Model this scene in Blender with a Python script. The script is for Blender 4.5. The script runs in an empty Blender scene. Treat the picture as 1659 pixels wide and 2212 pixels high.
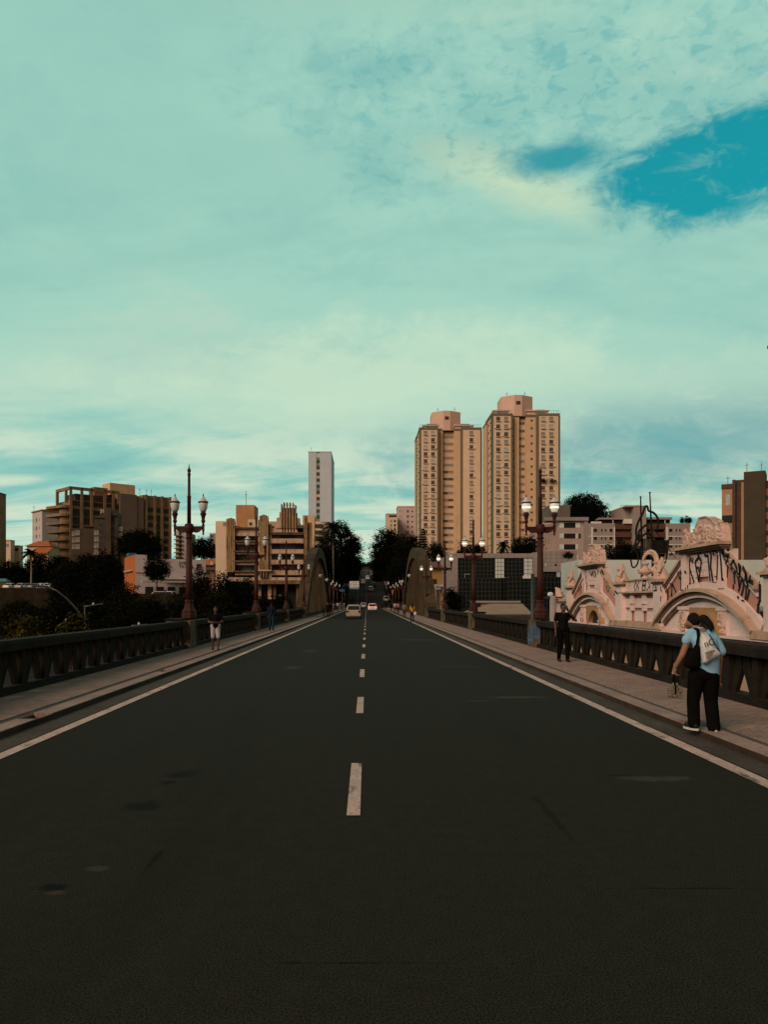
import bpy, math, random
import numpy as np
from mathutils import Vector, Matrix, noise
SC = bpy.context.scene
COL = SC.collection
R = math.radians
# ------------------------------------------------------------------ camera
# survey of the photograph: focal length in pixels of a 1659 x 2212 print, vanishing point, eye height
FOC, VPX, VPY, EYE = 1661.0, 792.0, 1299.0, 1.9
cam_data = bpy.data.cameras.new('camera')
cam = bpy.data.objects.new('camera', cam_data); COL.objects.link(cam)
cam.location = (0, 0, EYE); cam.rotation_euler = (R(90), 0, 0)
cam_data.sensor_fit = 'VERTICAL'; cam_data.sensor_height = 36.0; cam_data.lens = 36.0 * FOC / 2212
cam_data.shift_x = (829.5 - VPX) / 2212; cam_data.shift_y = (VPY - 1106) / 2212
cam_data.clip_start = 0.1; cam_data.clip_end = 8000
SC.camera = cam
# ------------------------------------------------------------------ light
SUN_EL, SUN_AZ = R(33), R(220)          # behind the photographer, on the left (azimuth clockwise from +Y)
sd = bpy.data.lights.new('sun', 'SUN'); sd.energy = 2.6; sd.angle = R(34); sd.color = (1.0, 0.74, 0.56)
sun = bpy.data.objects.new('sun', sd); COL.objects.link(sun)
sv = Vector((math.sin(SUN_AZ) * math.cos(SUN_EL), math.cos(SUN_AZ) * math.cos(SUN_EL), math.sin(SUN_EL)))
sun.rotation_euler = sv.to_track_quat('Z', 'Y').to_euler()
SC.view_settings.view_transform = 'Standard'; SC.view_settings.look = 'None'
SC.view_settings.exposure = 0.0; SC.view_settings.gamma = 1.0; SC.view_settings.use_curve_mapping = False
SC.cycles.max_bounces = 6
world = bpy.data.worlds.new('World'); SC.world = world; world.use_nodes = True
def srgb(r, g, b):
    return tuple((c / 255 / 12.92) if c <= 10 else ((c / 255 + .055) / 1.055) ** 2.4 for c in (r, g, b))
def build_world():
    nt = world.node_tree; nt.nodes.clear(); L = nt.links.new
    def N(t, **k):
        n = nt.nodes.new(t)
        for a, v in k.items(): setattr(n, a, v)
        return n
    def val(n, i, v): n.inputs[i].default_value = v
    def math_(op, a, b=None, c=None, clamp=False):
        n = N('ShaderNodeMath', operation=op, use_clamp=clamp)
        for i, s in enumerate((a, b, c)):
            if s is None: continue
            if isinstance(s, (int, float)): n.inputs[i].default_value = s
            else: L(s, n.inputs[i])
        return n.outputs[0]
    def mapr(s, a, b, c=0., d=1., smooth=True):
        n = N('ShaderNodeMapRange', interpolation_type='SMOOTHSTEP' if smooth else 'LINEAR')
        L(s, n.inputs[0])
        for i, v in enumerate((a, b, c, d)): n.inputs[i + 1].default_value = v
        return n.outputs[0]
    def mix(f, a, b):
        n = N('ShaderNodeMix', data_type='RGBA')
        if isinstance(f, float): n.inputs[0].default_value = f
        else: L(f, n.inputs[0])
        for i, s in ((6, a), (7, b)):
            if isinstance(s, tuple): n.inputs[i].default_value = (*s, 1)
            else: L(s, n.inputs[i])
        return n.outputs[2]
    out = N('ShaderNodeOutputWorld'); bg = N('ShaderNodeBackground')
    bg.inputs[1].default_value = 0.1
    L(bg.outputs[0], out.inputs[0])
    sky = N('ShaderNodeTexSky', sky_type='NISHITA'); sky.sun_disc = False
    sky.sun_elevation = SUN_EL; sky.sun_rotation = SUN_AZ; sky.air_density = 1.0; sky.dust_density = 1.2; sky.ozone_density = 2.5
    tc = N('ShaderNodeTexCoord'); sep = N('ShaderNodeSeparateXYZ'); L(tc.outputs['Generated'], sep.inputs[0])
    dx, dy, dz = sep.outputs
    zz = math_('MAXIMUM', dz, 0.0)
    den = math_('ADD', zz, 0.22)
    u = math_('DIVIDE', dx, den); v = math_('DIVIDE', dy, den)
    comb = N('ShaderNodeCombineXYZ'); L(u, comb.inputs[0]); L(v, comb.inputs[1])
    def fbm(scale, sx, sy, detail, rough, dist, off, rot=0.):
        m = N('ShaderNodeMapping'); m.inputs['Scale'].default_value = (sx, sy, 1); m.inputs['Location'].default_value = off
        m.inputs['Rotation'].default_value = (0, 0, rot)
        L(comb.outputs[0], m.inputs[0])
        n = N('ShaderNodeTexNoise'); L(m.outputs[0], n.inputs['Vector'])
        n.inputs['Scale'].default_value = scale; n.inputs['Detail'].default_value = detail
        n.inputs['Roughness'].default_value = rough; n.inputs['Distortion'].default_value = dist
        return n.outputs['Fac']
    def fbd(scale, sx, sz, detail, rough, off):
        m = N('ShaderNodeMapping'); m.inputs['Scale'].default_value = (sx, 1, sz); m.inputs['Location'].default_value = off
        L(tc.outputs['Generated'], m.inputs[0]); n = N('ShaderNodeTexNoise'); L(m.outputs[0], n.inputs['Vector'])
        n.inputs['Scale'].default_value = scale; n.inputs['Detail'].default_value = detail; n.inputs['Roughness'].default_value = rough; n.inputs['Distortion'].default_value = .6
        return n.outputs['Fac']
    mid2 = fbd(5.0, 1.0, 1.8, 6, .6, (2.2, .4, 1.1)); fine2 = fbd(22.0, 1.0, 1.7, 6, .65, (.3, 5.1, 2.2))
    big = fbm(0.62, 1.0, 1.5, 4, .5, .5, (3.1, 1.2, 0), .25)
    mid = fbm(1.5, .75, 1.5, 6, .56, .7, (7.7, 4.2, 0), -.15)
    fine = fbm(5.0, .8, 1.3, 7, .62, .5, (1.3, 9.2, 0))
    streak = fbm(2.3, .42, 1.35, 6, .55, 1.3, (5.3, 2.9, 0), .10)
    s = math_('ADD', math_('MULTIPLY', big, .5), math_('MULTIPLY', mid, .38))
    s = math_('ADD', s, math_('MULTIPLY', fine, .16)); s = math_('ADD', s, math_('MULTIPLY', math_('SUBTRACT', fine2, .5), .16)); s = math_('ADD', s, math_('MULTIPLY', math_('SUBTRACT', mid2, .5), .22)); s = math_('SUBTRACT', s, .02)
    low = mapr(dz, .30, .04)                       # towards the horizon the cloud sheet breaks into streaks
    s2 = math_('ADD', math_('MULTIPLY', streak, .75), math_('MULTIPLY', mid, .25))
    sm = N('ShaderNodeMix', data_type='FLOAT'); L(low, sm.inputs[0]); L(s, sm.inputs[2]); L(s2, sm.inputs[3])
    t = sm.outputs[0]
    # openings of clear sky, by compass direction
    az = math_('DIVIDE', dx, math_('MAXIMUM', dy, .05)); el = math_('DIVIDE', dz, math_('MAXIMUM', dy, .05))
    front = mapr(dy, .1, .3)
    def opening(ax, ez, wx, wz, rot, edge, amp=.9):
        a = math_('SUBTRACT', az, ax); e = math_('SUBTRACT', el, ez)
        c, sn = math.cos(rot), math.sin(rot)
        a2 = math_('DIVIDE', math_('ADD', math_('MULTIPLY', a, c), math_('MULTIPLY', e, sn)), wx)
        e2 = math_('DIVIDE', math_('SUBTRACT', math_('MULTIPLY', e, c), math_('MULTIPLY', a, sn)), wz)
        r = math_('SQRT', math_('ADD', math_('POWER', math_('ABSOLUTE', a2), 2.), math_('POWER', math_('ABSOLUTE', e2), 2.)))
        r = math_('ADD', r, math_('MULTIPLY', math_('SUBTRACT', mid2, .5), amp * 3.4))
        r = math_('ADD', r, math_('MULTIPLY', math_('SUBTRACT', fine2, .5), amp * 2.4))
        return math_('MULTIPLY', mapr(r, 1.0 + edge, 1.0 - edge), front)
    o1 = opening(.470, .568, .165, .066, .30, .26, .36)
    o2 = opening(.258, .578, .070, .022, .16, .55, .45)
    o3 = opening(.30, .665, .26, .085, -.05, 1.0, 1.5)
    deep = opening(.43, .205, .30, .062, .03, .85, .7)      # darker bank low on the right
    warm = opening(.20, .545, .10, .028, -.35, .8, .8)      # bright cream rim by the opening
    warm2 = opening(.03, .295, .34, .05, .03, .9, 1.0)
    ripple = math_('MULTIPLY', mapr(fbd(46.0, 1.0, 2.0, 4, .55, (4.4, 1.1, .6)), .50, .64), opening(.34, .68, .30, .10, .05, .9, .8))
    mint, teal, cream, dark, pale = srgb(162, 210, 193), srgb(145, 198, 187), srgb(206, 224, 201), srgb(116, 178, 177), srgb(178, 212, 193)
    k = 10.0
    K = lambda c: tuple(x * k for x in c)
    base = mix(mapr(t, .36, .54), K(teal), K(mint))
    base = mix(mapr(t, .53, .68), base, K(pale))
    lowc = mix(mapr(t, .33, .47), K(dark), K(srgb(142, 200, 188)))
    lowc = mix(mapr(t, .43, .56), lowc, K(cream))
    hz = mapr(dz, .10, .0)
    lowc = mix(math_('MULTIPLY', hz, .55), lowc, K(srgb(196, 226, 204)))
    band = mapr(fbm(1.7, .55, 1.6, 5, .55, 1.0, (11.3, 3.1, 0), .35), .42, .62); base = mix(math_('MULTIPLY', band, .34), base, K(srgb(136, 190, 180)))
    c = mix(mapr(dz, .34, .12), base, lowc)
    c = mix(math_('MULTIPLY', deep, .70), c, K(srgb(88, 158, 166)))
    c = mix(math_('MULTIPLY', warm, .75), c, K(srgb(204, 224, 190)))
    c = mix(math_('MULTIPLY', warm2, .68), c, K(srgb(205, 228, 200)))
    tint = N('ShaderNodeMix', data_type='RGBA', blend_type='MULTIPLY'); tint.inputs[0].default_value = 1.0
    L(sky.outputs[0], tint.inputs[6]); tint.inputs[7].default_value = (.10, 1.15, .80, 1)
    clear = mix(.45, tint.outputs[2], K(srgb(24, 158, 170)))
    clear = mix(.62, tint.outputs[2], K(srgb(26, 160, 172)))
    veil = mapr(fine2, .52, .72); o1 = math_('MULTIPLY', o1, math_('SUBTRACT', 1.0, math_('MULTIPLY', veil, .30)))
    c = mix(math_('MULTIPLY', ripple, .42), c, K(srgb(88, 172, 176)))
    c = mix(o1, c, clear); c = mix(math_('MULTIPLY', o2, .9), c, clear); c = mix(math_('MULTIPLY', o3, .24), c, clear)
    # unseen sky, added for its light: darkened overhead, warm glow behind the camera
    c = mix(mapr(dz, .58, .80), c, K((.060, .066, .058)))
    c = mix(mapr(dy, .25, -.35), c, mix(mapr(dz, .10, .60), K((.42, .30, .20)), K((.07, .066, .058))))
    ground = mapr(dz, -.02, -.06)
    c = mix(ground, c, (.25, .24, .2))
    L(c, bg.inputs[0])
build_world()
# ------------------------------------------------------------------ helpers
def mx(x, d): return (x - VPX) * d / FOC          # measured print x at distance d -> metres across
def mz(y, d): return EYE + (VPY - y) * d / FOC    # measured print y at distance d -> metres up
MATS = {}
def mat(name, col, rough=.8, var=.18, scale=2.0, spec=.3, metal=0., col2=None, bump=0., stretch=(1, 1, 1), emit=None, fine=0.):
    if name in MATS: return MATS[name]
    m = bpy.data.materials.new(name); m.use_nodes = True; nt = m.node_tree; L = nt.links.new
    b = nt.nodes['Principled BSDF']
    b.inputs['Roughness'].default_value = rough; b.inputs['Metallic'].default_value = metal
    b.inputs['Specular IOR Level'].default_value = spec
    tc = nt.nodes.new('ShaderNodeTexCoord'); mp = nt.nodes.new('ShaderNodeMapping'); mp.inputs['Scale'].default_value = stretch
    L(tc.outputs['Object'], mp.inputs[0])
    n = nt.nodes.new('ShaderNodeTexNoise'); n.inputs['Scale'].default_value = scale; n.inputs['Detail'].default_value = 6; n.inputs['Roughness'].default_value = .62
    L(mp.outputs[0], n.inputs['Vector'])
    r = nt.nodes.new('ShaderNodeValToRGB'); r.color_ramp.elements[0].position = .32; r.color_ramp.elements[1].position = .68
    a = tuple(c * (1 - var) for c in col); d = col2 or tuple(min(1, c * (1 + var)) for c in col)
    r.color_ramp.elements[0].color = (*a, 1); r.color_ramp.elements[1].color = (*d, 1)
    L(n.outputs['Fac'], r.inputs[0]); src = r.outputs[0]
    if fine:
        n2 = nt.nodes.new('ShaderNodeTexNoise'); n2.inputs['Scale'].default_value = scale * 14; n2.inputs['Detail'].default_value = 4
        L(mp.outputs[0], n2.inputs['Vector'])
        mr = nt.nodes.new('ShaderNodeMapRange'); L(n2.outputs['Fac'], mr.inputs[0])
        mr.inputs[1].default_value = .3; mr.inputs[2].default_value = .7; mr.inputs[3].default_value = 1 - fine; mr.inputs[4].default_value = 1 + fine
        mm = nt.nodes.new('ShaderNodeVectorMath'); mm.operation = 'SCALE'; L(src, mm.inputs[0]); L(mr.outputs[0], mm.inputs['Scale']); src = mm.outputs[0]
    L(src, b.inputs['Base Color'])
    if bump:
        bp = nt.nodes.new('ShaderNodeBump'); bp.inputs['Strength'].default_value = bump; bp.inputs['Distance'].default_value = .02
        n3 = nt.nodes.new('ShaderNodeTexNoise'); n3.inputs['Scale'].default_value = scale * 8; n3.inputs['Detail'].default_value = 5
        L(mp.outputs[0], n3.inputs['Vector']); L(n3.outputs['Fac'], bp.inputs['Height']); L(bp.outputs[0], b.inputs['Normal'])
    if emit:
        b.inputs['Emission Color'].default_value = (*emit[0], 1); b.inputs['Emission Strength'].default_value = emit[1]
    MATS[name] = m; return m
def stain(m, col, scale, stretch, lo, hi, amount=1.0):
    """drips, soot or weathering with a shape of its own over an existing material"""
    nt = m.node_tree; b = nt.nodes['Principled BSDF']; L = nt.links.new
    src = b.inputs['Base Color'].links[0].from_socket
    tc = nt.nodes.new('ShaderNodeTexCoord'); mp = nt.nodes.new('ShaderNodeMapping'); mp.inputs['Scale'].default_value = stretch
    L(tc.outputs['Object'], mp.inputs[0])
    n = nt.nodes.new('ShaderNodeTexNoise'); n.inputs['Scale'].default_value = scale; n.inputs['Detail'].default_value = 7; n.inputs['Roughness'].default_value = .65
    L(mp.outputs[0], n.inputs['Vector'])
    mr = nt.nodes.new('ShaderNodeMapRange'); L(n.outputs['Fac'], mr.inputs[0])
    mr.inputs[1].default_value = lo; mr.inputs[2].default_value = hi; mr.inputs[3].default_value = 0; mr.inputs[4].default_value = amount
    mix = nt.nodes.new('ShaderNodeMix'); mix.data_type = 'RGBA'; L(mr.outputs[0], mix.inputs[0]); L(src, mix.inputs[6]); mix.inputs[7].default_value = (*col, 1)
    L(mix.outputs[2], b.inputs['Base Color']); return m
class MB:
    """collects shapes for ONE mesh"""
    def __init__(s): s.v = []; s.f = []; s.m = []; s.mi = 0; s.T = None
    def add(s, vs, fs):
        o = len(s.v)
        if s.T is not None: vs = [s.T @ Vector(p) for p in vs]
        s.v += [tuple(p) for p in vs]; s.f += [tuple(i + o for i in f) for f in fs]; s.m += [s.mi] * len(fs); return s
    def box(s, x0, x1, y0, y1, z0, z1):
        return s.add([(x0, y0, z0), (x1, y0, z0), (x1, y1, z0), (x0, y1, z0), (x0, y0, z1), (x1, y0, z1), (x1, y1, z1), (x0, y1, z1)],
                     [(0, 3, 2, 1), (4, 5, 6, 7), (0, 1, 5, 4), (1, 2, 6, 5), (2, 3, 7, 6), (3, 0, 4, 7)])
    def quad(s, a, b, c, d): return s.add([a, b, c, d], [(0, 1, 2, 3)])
    def prism(s, poly, fa, fb):
        """polygon (list of 2-D points) placed by fa(p) and fb(p) on its two ends"""
        n = len(poly)
        return s.add([fa(p) for p in poly] + [fb(p) for p in poly],
                     [tuple(range(n - 1, -1, -1)), tuple(range(n, 2 * n))] + [(i, (i + 1) % n, n + (i + 1) % n, n + i) for i in range(n)])
    def rings(s, rings, caps=True, closed=True):
        n = len(rings[0]); vs = [p for r in rings for p in r]; fs = []
        for k in range(len(rings) - 1):
            for i in range(n if closed else n - 1):
                j = (i + 1) % n
                fs.append((k * n + i, k * n + j, (k + 1) * n + j, (k + 1) * n + i))
        if caps: fs += [tuple(range(n - 1, -1, -1)), tuple(range((len(rings) - 1) * n, len(rings) * n))]
        return s.add(vs, fs)
    def lathe(s, prof, c=(0, 0, 0), seg=12, rot=0.):
        return s.rings([[(c[0] + r * math.cos(rot + 2 * math.pi * i / seg), c[1] + r * math.sin(rot + 2 * math.pi * i / seg), c[2] + z) for i in range(seg)] for r, z in prof])
    def tube(s, pts, rad, seg=8):
        pts = [Vector(p) for p in pts]; rr = rad if isinstance(rad, (list, tuple)) else [rad] * len(pts); rings = []
        ref = Vector((0, 0, 1))
        for i, p in enumerate(pts):
            t = (pts[min(i + 1, len(pts) - 1)] - pts[max(i - 1, 0)]).normalized()
            if abs(t.dot(ref)) > .95: ref = Vector((1, 0, 0)) if abs(t.x) < .9 else Vector((0, 1, 0))
            a = t.cross(ref).normalized(); b = a.cross(t)
            rings.append([p + (a * math.cos(2 * math.pi * k / seg) + b * math.sin(2 * math.pi * k / seg)) * rr[i] for k in range(seg)])
        return s.rings(rings)
    def capsule(s, p0, r0, p1, r1, seg=10):
        p0 = Vector(p0); p1 = Vector(p1); t = p1 - p0
        if t.length < 1e-5: t = Vector((0, 0, 1e-4)); p1 = p0 + t
        t.normalize(); ref = Vector((0, 0, 1)) if abs(t.z) < .9 else Vector((1, 0, 0)); a = t.cross(ref).normalized(); b = a.cross(t); rings = []
        for p, r, ang in [(p0, r0, q) for q in (-85, -55, -25, 0)] + [(p1, r1, q) for q in (0, 25, 55, 85)]:
            c = p + t * r * math.sin(R(ang)); q = r * math.cos(R(ang))
            rings.append([c + (a * math.cos(2 * math.pi * k / seg) + b * math.sin(2 * math.pi * k / seg)) * q for k in range(seg)])
        return s.rings(rings)
    def ell(s, c, r, rot=None, seg=12):
        rings = []
        for i in range(1, 8):
            th = math.pi * i / 8 - math.pi / 2
            ring = []
            for k in range(seg):
                p = Vector((r[0] * math.cos(th) * math.cos(2 * math.pi * k / seg), r[1] * math.cos(th) * math.sin(2 * math.pi * k / seg), r[2] * math.sin(th)))
                if rot is not None: p = rot @ p
                ring.append(p + Vector(c))
            rings.append(ring)
        return s.rings(rings)
    def build(s, name, mats, parent=None, smooth=False, loc=None):
        me = bpy.data.meshes.new(name); me.from_pydata(s.v, [], s.f)
        for m in (mats if isinstance(mats, (list, tuple)) else [mats]): me.materials.append(m)
        if any(s.m): me.polygons.foreach_set('material_index', s.m)
        if smooth: me.polygons.foreach_set('use_smooth', [True] * len(s.f))
        me.update()
        return link(name, me, parent, loc)
def link(name, me, parent=None, loc=None, rotz=0.):
    o = bpy.data.objects.new(name, me); COL.objects.link(o)
    if parent is not None: o.parent = parent
    if loc is not None: o.location = loc
    if rotz: o.rotation_euler = (0, 0, rotz)
    return o
def tag(o, label, cat, group=None):
    o['label'] = label; o['category'] = cat
    if group: o['group'] = group
    return o
def thing(name, label, cat, loc=(0, 0, 0), rotz=0., group=None):
    o = bpy.data.objects.new(name, None); COL.objects.link(o); o.empty_display_size = .3
    o.location = loc; o.rotation_euler = (0, 0, rotz); return tag(o, label, cat, group)
def struct(o): o['kind'] = 'structure'; return o
def copy_tree(o, parent=None):
    c = o.copy(); COL.objects.link(c)
    if parent is not None: c.parent = parent
    for ch in list(o.children): copy_tree(ch, c)
    return c
def blob(name, mb, voxel, m, parent=None, loc=None, smooth=2):
    """fuse overlapping shapes into one continuous surface"""
    o = mb.build(name + '_raw', m)
    r = o.modifiers.new('fuse', 'REMESH'); r.mode = 'VOXEL'; r.voxel_size = voxel; r.use_smooth_shade = True
    if smooth:
        q = o.modifiers.new('soft', 'SMOOTH'); q.iterations = smooth; q.factor = .5
    dg = bpy.context.evaluated_depsgraph_get(); me = bpy.data.meshes.new_from_object(o.evaluated_get(dg), depsgraph=dg)
    me.name = name; bpy.data.objects.remove(o, do_unlink=True)
    return link(name, me, parent, loc)
def interp(x, pts):
    if x <= pts[0][0]: return pts[0][1]
    for (a, b), (c, d) in zip(pts, pts[1:]):
        if x <= c: return b + (d - b) * (x - a) / (c - a)
    return pts[-1][1]
def lettering(name, body, size, m, parent, ext=.002, line=1.):
    fc = bpy.data.curves.new(name, 'FONT'); fc.body = body; fc.size = size; fc.extrude = ext; fc.space_line = line
    o = bpy.data.objects.new(name + '_raw', fc); COL.objects.link(o); dg = bpy.context.evaluated_depsgraph_get()
    me = bpy.data.meshes.new_from_object(o.evaluated_get(dg), depsgraph=dg); bpy.data.objects.remove(o, do_unlink=True); me.materials.clear(); me.materials.append(m); me.name = name
    return link(name, me, parent)
def road_wear(m, spots):
    """worn or darker places in the asphalt, each with a ragged soft edge: x, y, half width, half length, colour, strength"""
    nt = m.node_tree; b = nt.nodes['Principled BSDF']; L = nt.links.new; src = b.inputs['Base Color'].links[0].from_socket
    tc = nt.nodes.new('ShaderNodeTexCoord'); n = nt.nodes.new('ShaderNodeTexNoise'); n.inputs['Scale'].default_value = 5; n.inputs['Detail'].default_value = 7; n.inputs['Roughness'].default_value = .7
    L(tc.outputs['Object'], n.inputs['Vector'])
    for x, y, wx, wy, col, amt in spots:
        mp = nt.nodes.new('ShaderNodeMapping'); mp.inputs['Location'].default_value = (-x / wx, -y / wy, 0); mp.inputs['Scale'].default_value = (1 / wx, 1 / wy, 0); L(tc.outputs['Object'], mp.inputs[0])
        ln = nt.nodes.new('ShaderNodeVectorMath'); ln.operation = 'LENGTH'; L(mp.outputs[0], ln.inputs[0])
        ad = nt.nodes.new('ShaderNodeMath'); ad.operation = 'MULTIPLY_ADD'; L(n.outputs['Fac'], ad.inputs[0]); ad.inputs[1].default_value = 2.6; L(ln.outputs['Value'], ad.inputs[2])
        mr = nt.nodes.new('ShaderNodeMapRange'); mr.interpolation_type = 'SMOOTHSTEP'; L(ad.outputs[0], mr.inputs[0]); mr.inputs[1].default_value = 2.35; mr.inputs[2].default_value = 1.75; mr.inputs[3].default_value = 0; mr.inputs[4].default_value = amt
        mix = nt.nodes.new('ShaderNodeMix'); mix.data_type = 'RGBA'; L(mr.outputs[0], mix.inputs[0]); L(src, mix.inputs[6]); mix.inputs[7].default_value = (*col, 1); src = mix.outputs[2]
    L(src, b.inputs['Base Color'])
# ================================================================== materials
M_asphalt = mat('asphalt', (.0188, .0182, .0138), .92, .12, 6.5, .06, fine=.95)
M_asphalt_hill = mat('asphalt_old', (.021, .018, .014), .95, .25, .15, .05, fine=.2)
M_patch = mat('asphalt_patch', (.0095, .0088, .006), .95, .2, 3, .05, fine=.3)
M_worn = mat('asphalt_worn', (.032, .029, .022), .95, .25, 4, .05, fine=.4)
M_mark = mat('road_paint', (.46, .33, .29), .8, .18, 3, .3, fine=.25)
stain(M_mark, (.04, .035, .028), 5.0, (1, .35, 1), .56, .66, .85); stain(M_mark, (.05, .045, .038), 26.0, (1, 1, 1), .58, .64, .7)
stain(M_asphalt, (.0105, .010, .0075), .55, (1, .12, 1), .54, .70, .55); stain(M_asphalt, (.027, .025, .019), .8, (1, .10, 1), .58, .74, .5); stain(M_asphalt, (.075, .072, .060), 60, (1, 1, 1), .735, .76, .8)
M_gutter = mat('gutter_concrete', (.055, .042, .033), .9, .3, 1.2, .2, fine=.3)
M_kerb = mat('kerb_concrete', (.27, .19, .165), .88, .2, 1.3, .2, fine=.25, bump=.3)
M_groove = mat('channel_concrete', (.075, .066, .062), .9, .2, 2, .2, fine=.2)
M_concrete = mat('weathered_concrete', (.085, .070, .046), .95, .35, 1.5, .15, fine=.25, bump=.4)
stain(M_concrete, (.020, .017, .010), 2.2, (1, 1, .35), .46, .66, .9)
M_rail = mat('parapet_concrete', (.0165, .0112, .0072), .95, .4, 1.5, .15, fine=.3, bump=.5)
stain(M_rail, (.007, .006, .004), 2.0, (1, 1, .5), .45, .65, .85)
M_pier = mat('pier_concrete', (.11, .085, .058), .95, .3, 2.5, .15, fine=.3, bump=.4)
stain(M_pier, (.03, .026, .016), 3.0, (1, 1, .25), .48, .64, .85)
M_arch = mat('arch_concrete', (.060, .041, .022), .95, .35, .5, .15, fine=.2, stretch=(1, 1, .5))
stain(M_arch, (.022, .020, .012), .55, (1, 1, .22), .45, .64, .9)
M_earth = mat('earth', (.012, .013, .007), 1., .4, .08, .1, fine=.3)
M_wallstone = mat('retaining_stone', (.020, .015, .009), .95, .4, .6, .1, fine=.3)
M_paving = mat('brick_paving', (.31, .215, .18), .9, .16, .8, .2, fine=.2)
def brick_nodes(m):
    nt = m.node_tree; L = nt.links.new; b = nt.nodes['Principled BSDF']; src = b.inputs['Base Color'].links[0].from_socket
    tc = nt.nodes.new('ShaderNodeTexCoord'); br = nt.nodes.new('ShaderNodeTexBrick'); L(tc.outputs['Object'], br.inputs['Vector'])
    br.inputs['Scale'].default_value = 1; br.inputs['Brick Width'].default_value = .22; br.inputs['Row Height'].default_value = .11
    br.inputs['Mortar Size'].default_value = .006; br.inputs['Color1'].default_value = (1, 1, 1, 1); br.inputs['Color2'].default_value = (.78, .78, .78, 1); br.inputs['Mortar'].default_value = (.35, .35, .35, 1)
    mm = nt.nodes.new('ShaderNodeMix'); mm.data_type = 'RGBA'; mm.blend_type = 'MULTIPLY'; mm.inputs[0].default_value = 1
    L(src, mm.inputs[6]); L(br.outputs['Color'], mm.inputs[7]); L(mm.outputs[2], b.inputs['Base Color'])
brick_nodes(M_paving)
# ================================================================== ground
ROAD = [(215, 0), (225, .5), (235, 1.6), (250, 3.3), (277, 6.5), (297, 8.8), (317, 10.9), (350, 13.6), (430, 19.2), (520, 25.2), (560, 26.5), (640, 24), (900, 20), (4000, 20)]
LEFT = [(-200, -9), (110, -9), (150, -7), (188, -3.5), (190, 4.6), (215, 5.2), (285, 13), (350, 17), (450, 21), (520, 24), (900, 24), (4000, 24)]
RIGHT = [(-200, -6.5), (80, -6.5), (110, -3), (140, .6), (200, 3), (260, 7.5), (320, 10), (430, 18), (520, 22), (900, 22), (4000, 20)]
def terrain(x, y):
    side = interp(y, LEFT if x < 0 else RIGHT)
    if x < 0 and x > -52 and y < 260:                 # the left bank is lower beside the bridge end
        near = interp(y, [(-200, -9), (120, -9), (170, -5), (205, -.6), (230, 1.2), (285, 8), (350, 14)])
        w = min(1, max(0, (x + 52) / 14)); side = side * (1 - w) + near * w
    if y > 206:
        road = interp(y, ROAD) - .35; a = abs(x)
        w = 1 if a < 9 else max(0, 1 - (a - 9) / 10); w = w * w * (3 - 2 * w)
        side = side * (1 - w) + road * w
    elif y > 100 and abs(x) < 18:                     # the bank stays below the deck
        w = 1 if abs(x) < 10 else 1 - (abs(x) - 10) / 8
        side = side * (1 - w) + min(side, -1.6) * w
    return side
def build_ground():
    xs = sorted(set([-2500, -1500, -900, -600, -400, -300] + list(range(-240, -60, 15)) + list(range(-60, 61, 4)) + list(range(75, 241, 15)) + [300, 400, 600, 900, 1500, 2500]))
    ys = sorted(set([-200, -100, -50] + list(range(0, 180, 10)) + [182, 185, 188, 189.9, 190.1, 195] + list(range(200, 360, 6)) + list(range(360, 640, 20)) + [700, 900, 1300, 2000, 3000, 4500]))
    mb = MB(); n = len(xs)
    vs = [(x, y, terrain(x, y) + .35 * noise.noise((x * .07, y * .07, 1.7)) * (0 if abs(x) < 14 and y > 200 else 1)) for y in ys for x in xs]
    fs = [(j * n + i, j * n + i + 1, (j + 1) * n + i + 1, (j + 1) * n + i) for j in range(len(ys) - 1) for i in range(n - 1)]
    mb.add(vs, fs); struct(mb.build('ground', M_earth, smooth=True))
build_ground()
# ================================================================== bridge
Y0, Y1 = -12.0, 216.0
KL, KR, PL, PR = -5.08, 4.68, -6.9, 6.68          # kerb lines and inner faces of the parapets
mb = MB(); mb.box(-7.7, 7.5, Y0, Y1, -1.3, -.012)
for y in range(2, 216, 18):
    mb.box(-6.6, -5.2, y - .7, y + .7, -9.6, -1.3); mb.box(5.0, 6.4, y - .7, y + .7, -9.6, -1.3)
struct(mb.build('bridge_deck', M_concrete))
mb = MB()
def strip(mb, x0, x1, y0, y1, z, n=1):
    for k in range(n):
        a = y0 + (y1 - y0) * k / n; b = y0 + (y1 - y0) * (k + 1) / n
        mb.quad((x0, a, z), (x1, a, z), (x1, b, z), (x0, b, z))
strip(mb, KL, KR, Y0, Y1, 0.0)
struct(mb.build('road', M_asphalt))
mb = MB(); strip(mb, KL, -4.62, Y0, Y1, .004); strip(mb, 4.30, KR, Y0, Y1, .004)
struct(mb.build('gutter', M_gutter))
mb = MB(); strip(mb, -4.58, -4.40, Y0, Y1, .008); strip(mb, 4.07, 4.26, Y0, Y1, .008)
struct(mb.build('edge_line', M_mark))
mb = MB(); y = 6.8
while y < 212: strip(mb, -.178, -.057, y, y + 2.2, .008); y += 6.22
struct(mb.build('centre_line', M_mark))
mb = MB()
KZ = .10
drains = [(-1, 9.3), (-1, 20.0), (-1, 31), (1, 11.35), (1, 24), (1, 37), (-1, 12.1)]
def kerb_run(mb, xk, sgn):
    gaps = sorted(d for s, d in drains if s == sgn); y = Y0
    for g in gaps + [None]:
        e = Y1 if g is None else g - .3
        yy = y
        while yy < e - .05:                          # kerb stones with open joints
            b = min(e, yy + 1.02); xa, xb = (xk - .3, xk) if sgn < 0 else (xk, xk + .3)
            mb.box(xa, xb, yy + .006, b - .006, -.01, KZ); yy = b
        y = None if g is None else g + .3
kerb_run(mb, KL, -1); kerb_run(mb, KR, 1)
struct(mb.build('kerb', M_kerb))
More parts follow.
